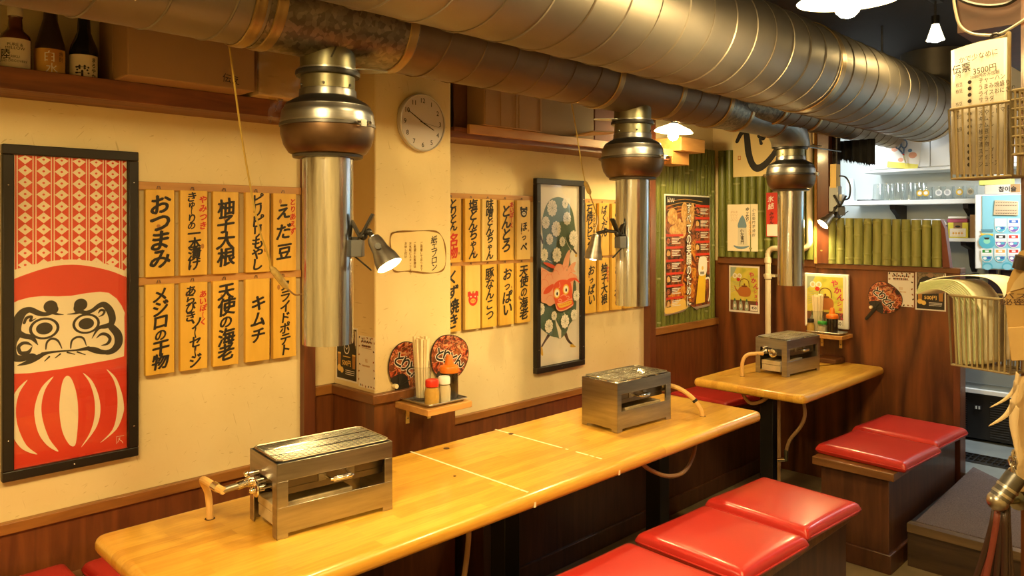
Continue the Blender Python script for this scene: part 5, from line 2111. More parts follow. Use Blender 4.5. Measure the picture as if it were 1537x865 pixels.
for i in range(n + 1):
    for j in range(m + 1):
        u, v = i / n, j / m
        w = (1 - .55 * v)
        vs.append((.215 + .03 * math.sin(6 * u + 3 * v) * w * .5 + rnd.uniform(-.006, .006), 1.295 - .03 * v + (u - .5) * .12 * w + rnd.uniform(-.004, .004), 1.965 - .095 * v))
fs = [(i * (m + 1) + j, (i + 1) * (m + 1) + j, (i + 1) * (m + 1) + j + 1, i * (m + 1) + j + 1) for i in range(n) for j in range(m)]
b.add(vs, fs, M_WRAP)
tag(b.build('plastic_wrap', smooth=12), 'crumpled clear plastic wrap over the pale carton behind the nearest hood', 'plastic sheet')

t = thing('high_shelf', 'pine-fronted high shelf of cartons above the lion picture', 'shelf', (.1, 2.9, 1.9))
b = MB()
b.box2((0, 2.02, 1.893), (.185, 3.735, 1.922), M_SHELF)
b.build('board', t, bevel=.002, world=True)
b = MB()
b.box2((.185, 2.17, 1.915), (.205, 3.735, 1.955), M_PINEY)
b.box2((.150, 2.10, 1.922), (.185, 3.735, 1.940), M_SHELF)
b.build('front_lip', t, bevel=.002, world=True)
b = MB()
b.box2((0.02, 2.02, 1.923), (.11, 2.16, 2.25), M_BLACK)
tag(b.build('black_case', bevel=.01), 'black case in the corner of the far high shelf beside the column', 'case')
carton('cardboard_box', 'reddish cardboard box behind the ribbed carton on the far high shelf', (.02, 2.17, 1.923), (.10, 2.40, 2.24), plain('red_brown_card', (0.20, 0.085, 0.04), 0.8), flaps=False)
t = carton('cardboard_box', 'cardboard box with ribbed folded flaps on the far high shelf', (.112, 2.235, 1.956), (.225, 2.60, 2.22), flaps=False)
b = MB()
for y in (2.24, 2.335, 2.43, 2.45, 2.59):
    b.box2((.2248, y, 1.958), (.2275, y + .012, 2.216), M_CARD)
b.build('flap_fold', t, world=True)
carton('cardboard_box', 'plain grey-brown cardboard box beside the hanging cord on the far high shelf', (.04, 2.61, 1.941), (.20, 3.02, 2.26), plain('grey_card', (0.26, 0.17, 0.085), 0.8, noise=.1, nscale=5), flaps=False)
carton('cardboard_box', 'dark red-brown box behind the middle hood on the far high shelf', (.04, 3.04, 1.941), (.19, 3.30, 2.26), plain('maroon_card', (0.15, 0.05, 0.03), 0.8), flaps=False)
b = MB()
b.prism([(.208, 2.86, 1.958), (.30, 2.89, 1.975), (.30, 3.10, 1.99), (.208, 3.10, 1.985)], (0, 0, .006), plain('kraft_strip', (0.45, 0.27, 0.10), 0.7))
tag(b.build('kraft_strip'), 'folded kraft paper strip lying on the far high shelf by the hood', 'paper')
b = MB()
b.box2((.0, 3.80, 1.955), (.22, 4.06, 2.035), M_PINEY)
b.box2((.0, 3.80, 1.880), (.16, 3.98, 1.954), M_PINEY)
tag(b.build('shelf_bracket_block', bevel=.003), 'stepped pine blocks fixed above the bamboo beside the brown post', 'block')

# ================================================================== PENDANT AND SPOT LAMPS
def pendant(label, loc, r=.13, tilt=0.0, az=0.0, bulb=M_BULB, rb=.036, off=(0, 0)):
    x, y, z = loc
    t = thing('pendant_lamp', label, 'lamp', loc)
    M = Matrix.Rotation(az, 4, 'Z') @ Matrix.Rotation(tilt, 4, 'Y')
    b = MB()
    b.lathe([(.022, .040), (.035, .034), (r * .5, .026), (r * .85, .010), (r, -.004), (r * .985, -.007), (r * .84, .005), (r * .5, .020), (.03, .028)], M_SHADE, seg=48, M=M, cap=False)
    b.build('lamp_shade', t)
    b = MB()
    b.cyl(M @ Vector((0, 0, .028)), M @ Vector((0, 0, .085)), .020, M_BLACK)
    b.build('lamp_holder', t)
    b = MB()
    b.lathe([(.0005, -.055), (rb * .5, -.050), (rb * .87, -.037), (rb, -.018), (rb * .9, .0), (rb * .6, .018), (.014, .030)], bulb, seg=24, M=M @ Matrix.Translation((off[0], off[1], 0)), cap=False)
    b.build('bulb', t)
    b = MB()
    b.tube([M @ Vector((0, 0, .085)), (0, 0, .16), (0, 0, H_CEIL - z)], .004, M_BLACK, 8)
    b.build('cord', t)
    return t


pendant('milk-white dish pendant lamp glowing in front of the wide duct', (1.765, 2.25, 2.178), .140, R(4), R(-60))
pendant('small dish pendant lamp glowing at the end of the far high shelf', (.33, 3.55, 2.035), .105, R(5), R(40), M_WBULB, .030)
pendant('dish pendant lamp over the near end of the aisle, above the view', (1.95, .05, 2.20), .125)
t = thing('spot_lamp', 'small lit spot lamp hanging from the dark ceiling beyond the wide duct', 'lamp', (1.51, 3.97, 2.43))
b = MB()
b.lathe([(.016, .045), (.020, .03), (.036, -.02), (.040, -.030), (.038, -.030), (.018, .03)], M_SHADE, seg=28, cap=False)
b.build('lamp_shade', t)
b = MB()
b.sphere((0, 0, -.012), .030, M_SPOTB, 18, 12)
b.build('bulb', t)
b = MB()
b.cyl((0, 0, .045), (0, 0, .085), .018, M_BLACK)
b.cyl((0, 0, .085), (0, 0, H_CEIL - 2.43 - .03), .005, M_STEELD, seg=8)
b.box2((-.02, -.05, H_CEIL - 2.43 - .035), (.02, .05, H_CEIL - 2.43), M_BLACK)
b.build('stem', t)
# ================================================================== BAMBOO CORNER: POSTERS AND PIPES
t = thing('food_poster', 'tall grilled-food poster with white vertical headline and a beer mug on the bamboo', 'poster', (.04, 4.15, 1.34))
PO = on_left(.042, 0, 0)
a = Art(*PO)
py0, py1, pz0, pz1 = 3.893, 4.425, .968, 1.710
# sheet with a buckled lower edge
b = MB()
n = 16
top_, bot_ = [], []
for i in range(n + 1):
    f = i / n
    y = py0 + (py1 - py0) * f
    x = .041
    zb_ = pz0 + .022 * f + .030 * math.exp(-((f - .55) / .10) ** 2) - .012 * math.exp(-((f - .66) / .05) ** 2)
    top_.append((.041, y, pz1))
    bot_.append((x, y, zb_))
rows = 10
vs = [tuple(top_[i][d] + (bot_[i][d] - top_[i][d]) * (r / rows) ** (2.2 if d == 0 else 1) for d in range(3)) for r in range(rows + 1) for i in range(n + 1)]
fs = [(r * (n + 1) + i, r * (n + 1) + i + 1, (r + 1) * (n + 1) + i + 1, (r + 1) * (n + 1) + i) for r in range(rows) for i in range(n)]
b.add(vs, fs, M_PAPER)
b.build('sheet', t, world=True, solid=-.0006)
a.h = .0016
m = .010
q0 = pz0 + .042
a.poly([(py0 + m, pz0 + .012), (py0 + .20, pz0 + .022), (py0 + .27, q0 + .006), (py0 + .33, pz0 + .030), (py1 - m, pz0 + .038), (py1 - m, pz1 - m), (py0 + m, pz1 - m)], M_GRILLP)
a.rect(py0 + m, pz1 - .07, py1 - m, pz1 - m, M_ADV)
for k in range(9):
    a.stroke([(py0 + .03, pz1 - .05 - .012 * k), (py0 + .22, pz1 - .028 - .010 * k), (py1 - .10, pz1 - .04 - .012 * k)], .003, M_ADV if k % 2 else M_AMB, 3)
for cx, cy, rx, ry, ro in ((.085, .585, .055, .05, .3), (.14, .52, .06, .035, 1.0), (.23, .60, .045, .075, .2), (.19, .50, .05, .05, .6), (.10, .50, .05, .03, 0), (.30, .585, .03, .09, -.2)):
    a.disc(py0 + cx, pz0 + cy + .02, rx, M_KARA, ry, 18, ro)
a.poly(smooth_pts([(py0 + .24, q0 + .30), (py0 + .34, q0 + .42), (py0 + .36, q0 + .28), (py0 + .33, q0 + .05), (py0 + .22, q0 + .02), (py0 + .05, pz0 + .03), (py0 + .02, pz0 + .12), (py0 + .16, q0 + .12)], 3), M_FOOD2)
a.poly(smooth_pts([(py0 + .012, pz0 + .012), (py0 + .20, pz0 + .022), (py0 + .26, q0), (py0 + .20, q0 + .05), (py0 + .08, q0 + .03), (py0 + .015, q0 + .02)], 3), M_GOLD)
M_PR = plain('poster_red', (0.62, 0.035, 0.015), 0.5)
for side, q_list, x0, x1 in ((0, (.470, .395, .315, .235, .160, .085), .018, .205), (1, (.655, .577, .503, .425, .345), .345, .515)):
    for i, qq in enumerate(q_list):
        a.rect(py0 + x0, pz0 + qq + .012, py0 + x1, pz0 + qq + .026, M_PR)
        a.rect(py0 + x0, pz0 + qq - .035, py0 + x0 + .045, pz0 + qq + .008, M_ADV)
        a.poly(smooth_pts([(py0 + x0 + .004, pz0 + qq - .030), (py0 + x0 + .040, pz0 + qq - .028), (py0 + x0 + .036, pz0 + qq - .004), (py0 + x0 + .012, pz0 + qq + .002)], 3), M_KARA if i % 2 else MATS['grilled_meat_print'])
        for k in range(4):
            a.rect(py0 + x0 + .060, pz0 + qq - .002 - .010 * k, py0 + x0 + .155 - .018 * (k % 3), pz0 + qq + .003 - .010 * k, M_PAPER)
# beer mug
a.poly([(py0 + .345, pz0 + .048), (py0 + .455, pz0 + .052), (py0 + .470, pz0 + .24), (py0 + .385, pz0 + .24)], plain('beer_yellow', (0.80, 0.50, 0.03), 0.4))
a.poly(smooth_pts([(py0 + .383, pz0 + .235), (py0 + .470, pz0 + .235), (py0 + .482, pz0 + .31), (py0 + .465, pz0 + .345), (py0 + .425, pz0 + .35), (py0 + .385, pz0 + .335)], 3), M_PAPER)
a.stroke([(py0 + .468, pz0 + .205), (py0 + .510, pz0 + .200), (py0 + .512, pz0 + .10), (py0 + .500, pz0 + .06)], .013, M_PAPER, 4)
a.disc(py0 + .428, pz0 + .275, .012, M_GOLD, .012, 14)
for k in range(4):
    a.rect(py0 + .402 + k * .012, pz0 + .235, py0 + .410 + k * .012, pz0 + .252, M_INK)
hd = 'すべての笑顔のために'
a.step(.0004)
for i, ch in enumerate(hd):
    q = pz1 - .085 - i * .0645
    a.text(ch, py0 + .262, q, .072, M_INK, .075, 0, .82)
for i, ch in enumerate(hd):
    a.text(ch, py0 + .262, pz1 - .085 - i * .0645, .072, M_PAPER, .024, 0, .82)
for i, pts in enumerate(([(0, .018), (.0, -.008), (.012, .0), (.0, .006)], [(.022, .016), (.018, -.010)], [(.030, .012), (.038, -.008), (.046, .010)], [(.052, .012), (.056, -.006), (.066, -.004), (.068, .012)])):
    a.stroke([(py0 + .025 + p, pz1 - .040 + q) for p, q in pts], .005, M_PAPER, 3)
a.build('print', t)


def sheet_thing(name, label, O, w, h, m, cat='poster', rot=0.0):
    t = thing(name, label, cat, O[0])
    a = Art(*O)
    c, s = math.cos(rot), math.sin(rot)
    b = MB()
    b.prism([a.P(p * c - q * s, p * s + q * c, 0) for p, q in ((-w / 2, -h / 2), (w / 2, -h / 2), (w / 2, h / 2), (-w / 2, h / 2))], Vector(O[3]) * .0010, m)
    b.build('sheet', t, world=True)
    a.h = .0015
    return t, a


# big brush-lettered panel
t, a = sheet_thing('brush_panel', 'cream panel with one big black brush stroke character, high on the bamboo', on_back(4.487, .355, 1.985), .365, .31, M_NOTE, 'panel')
a.stroke([(-.155, .075), (-.125, .125), (-.095, .135), (-.085, .09), (-.075, .0), (-.050, -.075), (-.015, -.105), (.035, -.085), (.085, -.035), (.125, .02), (.165, .05)], [.024, .030, .036, .042, .044, .042, .046, .042, .036, .030, .016], M_INK)
a.stroke([(-.005, .098), (.025, .085), (.030, .115)], [.022, .034, .012], M_INK)
a.stroke([(.012, .050), (.002, .075)], [.022, .014], M_INK)
a.rect(-.148, -.045, -.128, -.018, plain('seal_red', (0.50, 0.16, 0.04), 0.7))
a.rect(-.144, -.040, -.132, -.023, M_NOTE)
a.build('lettering', t)
# bottle illustration poster
t, a = sheet_thing('bottle_poster', 'cream poster of a hand-painted blue bottle on the bamboo', on_back(4.489, .237, 1.503), .212, .302, M_CREAM)
M_BLU = plain('print_blue', (0.14, 0.24, 0.33), 0.6)
a.poly(smooth_pts([(-.030, -.0), (-.026, .04), (-.006, .075), (.006, .075), (.022, .04), (.026, 0)], 3), M_BLU)
a.poly([(-.034, -.115), (.036, -.115), (.028, .0), (-.030, .0)], plain('print_pale_blue', (0.62, 0.58, 0.45), 0.6))
a.stroke([(-.058, -.118), (-.03, -.128), (.01, -.128), (.045, -.118)], [.008, .016, .016, .006], M_BLU)
a.text('小', -.004, -.020, .026, M_INK, .02); a.text('左', -.002, -.045, .026, M_INK, .02); a.text('衛', 0, -.068, .026, M_INK, .02); a.text('門', 0, -.094, .026, M_INK, .02)
a.column('小左衛門芋焼酎', .078, .125, -.06, .023, M_INK, 0)
a.column('ゆったり', .034, .130, .04, .026, M_INK, .03)
a.column('キラメク', .052, .045, -.05, .024, plain('print_orange', (0.62, 0.28, 0.03), 0.6), .01)
for k in range(3):
    a.column('おいしい', -.075 + .018 * k, .11, .04, .016, MATS['print_tan'], 0)
a.build('print', t)


def kettle_poster(name, label, O, w, h, laminated=False):
    t, a = sheet_thing(name, label, O, w, h, M_PAPER)
    k = w / .213
    g = .004 * k
    a.rect(-w / 2 + .010 * k, -h / 2 + .012 * k, w / 2 - .010 * k, h / 2 - .010 * k, blotch('lime_yellow_print', [(.3, (.42, .42, .05)), (.5, (.62, .54, .07)), (.7, (.70, .58, .12))], 12, .5, 2))
    a.poly([(-w / 2 + .010 * k, h / 2 - .010 * k), (-w / 2 + .055 * k, h / 2 - .010 * k), (-w / 2 + .030 * k, h / 2 - .06 * k), (-w / 2 + .010 * k, h / 2 - .08 * k)], plain('print_sage', (0.33, 0.40, 0.30), 0.6))
    a.rect(-w / 2 + .010 * k, -h / 2 + .012 * k, w / 2 - .010 * k, -h / 2 + .078 * k, plain('print_umber', (0.15, 0.06, 0.025), 0.6))
    for j in range(6):
        a.stroke([(-.09 * k, (.04 - .012 * j) * k), (-.05 * k, (.052 - .012 * j) * k), (-.01 * k, (.046 - .012 * j) * k)], .0022 * k, MATS['print_sage'], 3)
    for j in (-.065, -.032):
        a.disc(j * k, .085 * k, .016 * k, M_PAPER, .017 * k, 16)
        a.disc(j * k, .085 * k, .009 * k, plain('print_buff', (0.62, 0.50, 0.24), 0.6), .010 * k, 12)
    a.disc(-.040 * k, .062 * k, .013 * k, M_INKR, .012 * k, 14)
    M_KET, M_KETD = plain('print_copper', (0.45, 0.15, 0.03), 0.5), plain('print_copper_dark', (0.16, 0.05, 0.012), 0.5)
    a.poly(smooth_pts([(-.028 * k, -.045 * k), (.034 * k, -.045 * k), (.048 * k, -.015 * k), (.036 * k, .012 * k), (.002 * k, .018 * k), (-.030 * k, .012 * k), (-.042 * k, -.015 * k)], 4), M_KET)
    a.stroke([(-.036 * k, -.020 * k), (-.055 * k, -.005 * k), (-.066 * k, .018 * k)], [.018 * k, .010 * k, .006 * k], M_KET)
    a.stroke([(-.030 * k, .018 * k), (-.024 * k, .055 * k), (.003 * k, .068 * k), (.030 * k, .055 * k), (.036 * k, .018 * k)], .005 * k, M_KETD)
    a.disc(.003 * k, .020 * k, .022 * k, M_KETD, .006 * k, 16)
    a.disc(.003 * k, .032 * k, .006 * k, M_KETD, .007 * k, 10)
    for j in range(3):
        x = (-.065 + .042 * j) * k
        a.poly(smooth_pts([(x - .012 * k, -.135 * k), (x + .012 * k, -.135 * k), (x + .013 * k, -.10 * k), (x + .005 * k, -.075 * k), (x - .005 * k, -.075 * k), (x - .013 * k, -.10 * k)], 2), MATS['print_sage'])
        a.disc(x, -.110 * k, .007 * k, M_PAPER, .012 * k, 10)
        a.disc(x, -.072 * k, .006 * k, plain('print_green', (0.06, 0.14, 0.05), 0.6), .010 * k, 10)
    M_MAG = plain('print_magenta', (0.55, 0.03, 0.09), 0.6)
    for i, ch in enumerate('やかん'):
        a.text(ch, (.052 + .016 * i) * k, (.095 - .036 * i) * k, .040 * k, M_MAG, .03, R(-12))
    for i, ch in enumerate('ショット'):
        a.text(ch, (.078 + .004 * i) * k, (-.012 - .026 * i) * k, .026 * k, M_MAG, .03, R(-8))
    a.rect(.045 * k, -.135 * k, .095 * k, -.098 * k, M_PAPER)
    a.text('450', .070 * k, -.116 * k, .024 * k, M_INK, .02)
    a.build('print', t)
    return t


kettle_poster('kettle_poster', 'yellow kettle poster pinned on the wood panel below the bottle poster', on_back(4.529, .227, 1.104), .213, .302)
t = kettle_poster('kettle_poster', 'laminated yellow kettle poster leaning behind the condiments on the partition', on_back(4.497, .764, 1.070), .236, .308)
b = MB()
b.box2((.640, 4.499, .910), (.900, 4.520, 1.230), M_PLW)
b.build('acrylic_stand', t, bevel=.004, world=True)
t, a = sheet_thing('red_poster', 'narrow red poster with white and dark lettering half hidden behind the end hood', on_back(4.488, .465, 1.585), .13, .275, M_INKR)
a.rect(-.06, -.133, .06, -.06, M_PAPER)
a.column('氷結', -.035, .12, .03, .040, M_PAPER, .02)
a.column('みかん', -.03, .02, -.06, .030, M_INK, .02)
a.build('print', t)


def pvc(label, pts, r=.017):
    b = MB()
    b.tube(pts, r, plain('cream_pvc', (0.66, 0.56, 0.38), 0.4), 16)
    o = tag(b.build('drain_pipe'), label, 'pipe')
    return o


pip = pvc('cream plastic water pipe bending across the partition behind the end hood', smooth_pts([(.42, 4.470, .55), (.42, 4.470, .9), (.42, 4.470, 1.30), (.422, 4.470, 1.345), (.445, 4.470, 1.372), (.50, 4.468, 1.376), (.62, 4.466, 1.376), (.66, 4.466, 1.382), (.684, 4.466, 1.41), (.685, 4.466, 1.46), (.685, 4.466, 1.8), (.685, 4.466, 2.15)], 4, False))
for z, m_ in ((1.30, 0), (1.20, 0)):
    b = MB()
    b.lathe([(.0175, -.018), (.022, -.015), (.022, .015), (.0175, .018)], MATS['cream_pvc'], (.42, 4.470, z), seg=20, cap=False)
    b.build('pipe_collar', pip)
b = MB()
b.box2((.385, 4.480, 1.196), (.458, 4.530, 1.212), MATS['cream_pvc'])
b.build('pipe_clip', pip)

# partition: condiments, fan, sheets
SZ2 = .885
wall_shelf('wall_shelf', 'small pine condiment shelf on the partition', (.70, 4.37, SZ2 - .022), (.915, 4.528, SZ2), [('y', .735), ('y', .845)])
tray('serving_tray', 'steel tray of condiments on the partition shelf', (.70, 4.375, 0), (.905, 4.492, 0), SZ2)
TZ2 = SZ2 + .0025
chopstick_glass((.742, 4.445, TZ2), 'drinking glass of chopsticks on the partition shelf', 'pale wooden chopsticks standing in the glass on the partition shelf', 24, 4, .218)
sauce_bottle((.842, 4.412, TZ2), 'black sauce bottle with an orange nozzle cap on the partition shelf', .92)
bottle('spice_jar', 'dark-capped jar of yellow spice on the partition shelf', 'jar', (.722, 4.397, TZ2), [(.0005, 0), (.022, 0), (.0235, .004), (.0235, .04), (.0175, .058), (.0175, .064)], M_SQZ,
       [(.018, .060), (.0185, .064), (.0185, .078), (.017, .081), (.0005, .0815)], M_DARKW, [(.021, .002), (.0215, .04), (.016, .056), (.0005, .0565)], M_SPICE)
bottle('spice_jar', 'green-capped jar on the partition shelf', 'jar', (.790, 4.402, TZ2), [(.0005, 0), (.024, 0), (.026, .004), (.026, .045), (.024, .052), (.024, .056)], M_SQZ,
       [(.0265, .054), (.027, .057), (.027, .068), (.025, .071), (.0005, .0715)], plain('green_plastic', (0.03, 0.24, 0.03), 0.35), [(.0235, .002), (.0242, .044), (.0005, .0445)], M_SALT)
fan('printed round fan hung on the wood partition above the end bench', on_back(4.529, 1.085, 1.100), R(-38), .92)
flower_sheet('menu_sheet', 'white menu sheet with brown motifs pinned on the wood partition', on_back(4.5285, 1.176, 1.160), .135, .190)
highball_poster('drink_poster', 'black drink poster with a 500 yen price pinned on the wood partition', on_back(4.5285, 1.327, 1.160), .152, .212)

# bamboo screen standing on the partition
t = thing('bamboo_screen', 'olive bamboo pole screen standing on top of the partition', 'screen', (1.05, 4.53, 1.29))
n = 13
for i in range(n):
    x = .742 + i * .0515
    r = .0245 * (1 + .05 * math.sin(i * 2.1))
    b = MB()
    h1 = 1.565 - .0015 * i
    rnd = random.Random(i)
    b.cyl((x, 4.525, 1.292), (x, 4.525, h1), r, M_BAMBS, r * .97, 18)
    for z in [zz for zz in (1.30 + rnd.uniform(.01, .08), 1.30 + rnd.uniform(.15, .26)) if zz < h1 - .01]:
        b.lathe([(r * .97, -.009), (r * 1.06, -.004), (r * 1.06, .002), (r * .97, .007)], M_BAMBS, (x, 4.525, z), seg=18, cap=False)
    b.lathe([(r * .8, 0), (.0005, -.001)], M_DARKW, (x, 4.525, h1 + .0003), seg=16, cap=False)
    b.build('bamboo_pole', t, world=True)
b = MB()
b.box2((.72, 4.556, 1.292), (1.40, 4.570, 1.52), M_DARKW)
b.prism([(1.395, 4.50, 1.292), (1.43, 4.50, 1.292), (1.405, 4.50, 1.50), (1.385, 4.50, 1.55)], (0, .05, 0), plain('red_brown_lath', (0.16, 0.04, 0.018), 0.5))
b.build('backing_lath', t, world=True)

# ================================================================== KITCHEN BEYOND THE PARTITION
# black curtain with a ragged fringe
b = MB()
rnd = random.Random(2)
n = 26
P0, P1 = on_y(1250, 236, 4.66), on_y(1313, 247, 4.66)
vs = []
for i in range(n + 1):
    x = P0.x + (P1.x - P0.x) * i / n
    y = 4.66 + .012 * math.sin(i * 1.3)
    vs += [(x, y, 2.03), (x, y, P0.z + (P1.z - P0.z) * i / n)]
b.add(vs, [(2 * i, 2 * i + 2, 2 * i + 3, 2 * i + 1) for i in range(n)], plain('black_cloth', (0.008, 0.008, 0.009), 0.9))
for i in range(60):
    x = P0.x + (P1.x - P0.x) * (i + .5) / 60
    z = P0.z + (P1.z - P0.z) * i / 60 + .002
    b.add([(x - .003, 4.66, z), (x + .003, 4.66, z), (x + rnd.uniform(-.006, .006), 4.661, z - rnd.uniform(.010, .026))], [(0, 1, 2)], MATS['black_cloth'])
tag(b.build('door_curtain', solid=.002), 'short black fringed curtain hanging at the kitchen opening', 'curtain')
# switch box and cord on the opening
t = thing('outlet_box', 'grey electric box with a tan plate on the post at the kitchen opening', 'electric box', (.84, 4.58, 1.66))
b = MB()
b.box2((.790, 4.49, 1.60), (.845, 4.545, 1.75), plain('grey_box_paint', (0.40, 0.42, 0.43), 0.5))
b.build('body', t, bevel=.003, world=True)
b = MB()
b.box2((.800, 4.485, 1.74), (.835, 4.545, 1.88), M_PINE2)
b.build('mount_plate', t, world=True)
b = MB()
b.box2((.846, 4.50, 1.66), (.862, 4.54, 1.70), M_PLW)
b.build('plug', t, world=True)
cord('black appliance cord looping from the electric box', [(.84, 4.52, 1.81), (.88, 4.51, 1.80), (.905, 4.51, 1.75), (.90, 4.51, 1.68), (.866, 4.52, 1.67)], .005, m=M_BLACK)
# thin rod sticking out of the end hood damper
hose('stay_rod', 'thin steel stay rod reaching from the end hood to the opening post', [(.83, 4.06, 1.951), (.845, 4.25, 1.951), (.86, 4.49, 1.951)], .0035, M_BELL, 'rod')

KY = 5.45
t = thing('wall_cabinet', 'pale wall cabinet above the kitchen glass shelf', 'cabinet', (1.1, 5.6, 1.9))
cb = on_y(1303, 258, KY)
b = MB()
b.box2((.66, KY + .02, 1.895), (2.3, 5.758, 2.5), M_WHITE)
b.build('carcass', t, bevel=.003, world=True)
for x0, x1 in ((.664, 1.055), (1.061, 1.46), (1.466, 1.87)):
    b = MB()
    b.box2((x0, KY, 1.905), (x1, KY + .019, 2.495), M_WHITE)
    b.build('door', t, bevel=.003, world=True)
b = MB()
b.box2((.64, KY - .01, 1.880), (2.3, 5.758, 1.896), M_WHITE)
b.build('bottom_rail', t, bevel=.002, world=True)
# paper with scissors hung on the cabinet door
t = thing('paper_poster', 'yellow-edged white poster stuck on the pale kitchen cabinet', 'poster', (.92, KY - .004, 2.02))
a = Art((0, KY - .003, 0), (1, 0, 0), (0, 0, 1), (0, -1, 0))
c4 = [a.uv(*p) for p in ((1331, 251), (1377, 255), (1384, 214), (1338, 205))]
b = MB()
b.prism([a.P(p, q, 0) for p, q in c4], (0, -.001, 0), plain('yellow_paper', (0.72, 0.62, 0.10), 0.6))
b.build('sheet', t, world=True)
a.h = .0016
a.poly([a.uv(*p) for p in ((1332, 242), (1379, 247), (1384, 214), (1338, 205))], plain('pale_paper', (0.78, 0.72, 0.62), 0.6))
for u, v, r_, m_ in ((1343, 224, .022, M_PINK), (1370, 233, .026, M_PINK), (1352, 240, .018, M_PINK), (1366, 226, .014, M_BLU)):
    a.disc(*a.uv(u, v), r_, m_, r_ * .8, 12)
a.build('print', t)
t = thing('scissors', 'blue-grey handled scissors hanging over the poster on the kitchen cabinet', 'scissors', (.93, KY - .02, 2.05))
sp = lambda u, v: on_y(u, v, KY - .018)
for s, (hx, hy), tip in ((0, (1348, 217), (1362, 250)), (1, (1357, 216), (1360, 251))):
    b = MB()
    c0 = sp(hx, hy)
    b.tube([c0 + Vector((.018 * math.cos(k * .524), 0, .028 * math.sin(k * .524))) for k in range(12)], .005, plain('slate_plastic', (0.10, 0.13, 0.17), 0.4), 8, closed=True)
    b.cyl(c0 + Vector((0, 0, -.026)), sp(1356, 232), .006, MATS['slate_plastic'], seg=8)
    b.build('handle', t, world=True)
    b = MB()
    p0, p1 = sp(1356, 231), sp(*tip)
    b.prism([p0 + Vector((-.007, s * .002, 0)), p0 + Vector((.007, s * .002, 0)), p1], (0, .0015, 0), M_CHROME)
    b.build('blade', t, world=True)
b = MB()
b.sphere(sp(1356, 232) + Vector((0, -.004, 0)), .006, M_REDP, 10, 6)
b.build('pivot', t, world=True)

# white glass shelf with brackets
ZS = 1.688
t = thing('kitchen_shelf', 'long white kitchen shelf of glasses on dark brackets', 'shelf', (1.0, 5.6, ZS))
b = MB()
b.box2((.50, KY, ZS - .03), (1.345, 5.758, ZS), M_WHITE)
b.build('board', t, bevel=.003, world=True)
for x in (.79, 1.235):
    b = MB()
    b.box2((x, 5.725, ZS - .24), (x + .03, 5.758, ZS - .03), M_DARKW)
    b.prism([(x, 5.73, ZS - .03), (x, KY + .05, ZS - .03), (x, KY + .06, ZS - .06), (x, 5.60, ZS - .10), (x, 5.70, ZS - .17), (x, 5.73, ZS - .19)], (.03, 0, 0), M_DARKW)
    b.build('bracket', t, world=True)


def tumbler(src=[]):
    if not src:
        t = thing('drinking_glass', 'clear tumbler upside down in the row on the white kitchen shelf', 'glass', (0, 0, 0), 0, 'clear tumblers on the white kitchen shelf')
        b = MB()
        b.lathe([(.036, 0), (.034, .0), (.028, .112), (.0005, .114), (.0005, .120), (.030, .119), (.0375, .001), (.036, 0)], M_CUP, seg=20, cap=False)
        b.build('body', t)
        b = MB()
        b.tube([(.036 * math.cos(k * .3927), .036 * math.sin(k * .3927), .0015) for k in range(16)], .0014, M_CUP, 6, closed=True)
        b.build('rim', t)
        src.append(t)
    return src[0]


gl = tumbler()
first = True
for u, yo in ((1318, .09), (1330, .09), (1336, .16), (1345, .09), (1352, .16), (1364, .09), (1371, .16), (1377, .11), (1327, .20), (1384, .20)):
    p = on_y(u, 290, KY + yo)
    if first:
        gl.location = (p.x, KY + yo, ZS)
        first = False
    else:
        again(gl, (p.x, KY + yo, ZS))


def mug(x, y, label, logo, src=[]):
    if not src:
        t = thing('beer_mug', label, 'mug', (x, y, ZS), R(20), 'glass mugs on the white kitchen shelf')
        b = MB()
        b.lathe([(.0005, .0), (.040, 0), (.042, .004), (.042, .085), (.0405, .086), (.038, .010), (.0005, .008)], M_CUP, seg=24, cap=False)
        b.build('body', t)
        b = MB()
        b.tube(smooth_pts([(.040, 0, .072), (.062, 0, .070), (.068, 0, .045), (.060, 0, .022), (.040, 0, .018)], 4, False), .005, M_CUP, 8)
        b.build('handle', t)
        src.append(t)
    else:
        t = again(src[0], (x, y, ZS), R(20 + 10 * len(label) % 40), label)
        for ch in list(t.children):
            if ch.name.startswith('round_mark'):
                bpy.data.objects.remove(ch)
    t.rotation_euler[2] = R(160)
    if logo:
        b = MB()
        n = 16
        for k, (r_, m_) in enumerate(((.021, logo), (.012, M_PLW if logo is not M_PLW else MATS['grey_box_paint']))):
            vs = []
            for i in range(n):
                dx, dz = r_ * math.cos(2 * math.pi * i / n), r_ * math.sin(2 * math.pi * i / n)
                an = R(-75) + dx / .0425 - R(160)
                rr = .0424 + .0004 * k
                vs.append((rr * math.cos(an), rr * math.sin(an), .045 + dz))
            b.add(vs, [tuple(range(n))], m_)
        b.build('round_mark', t, smooth='flat')
    return t


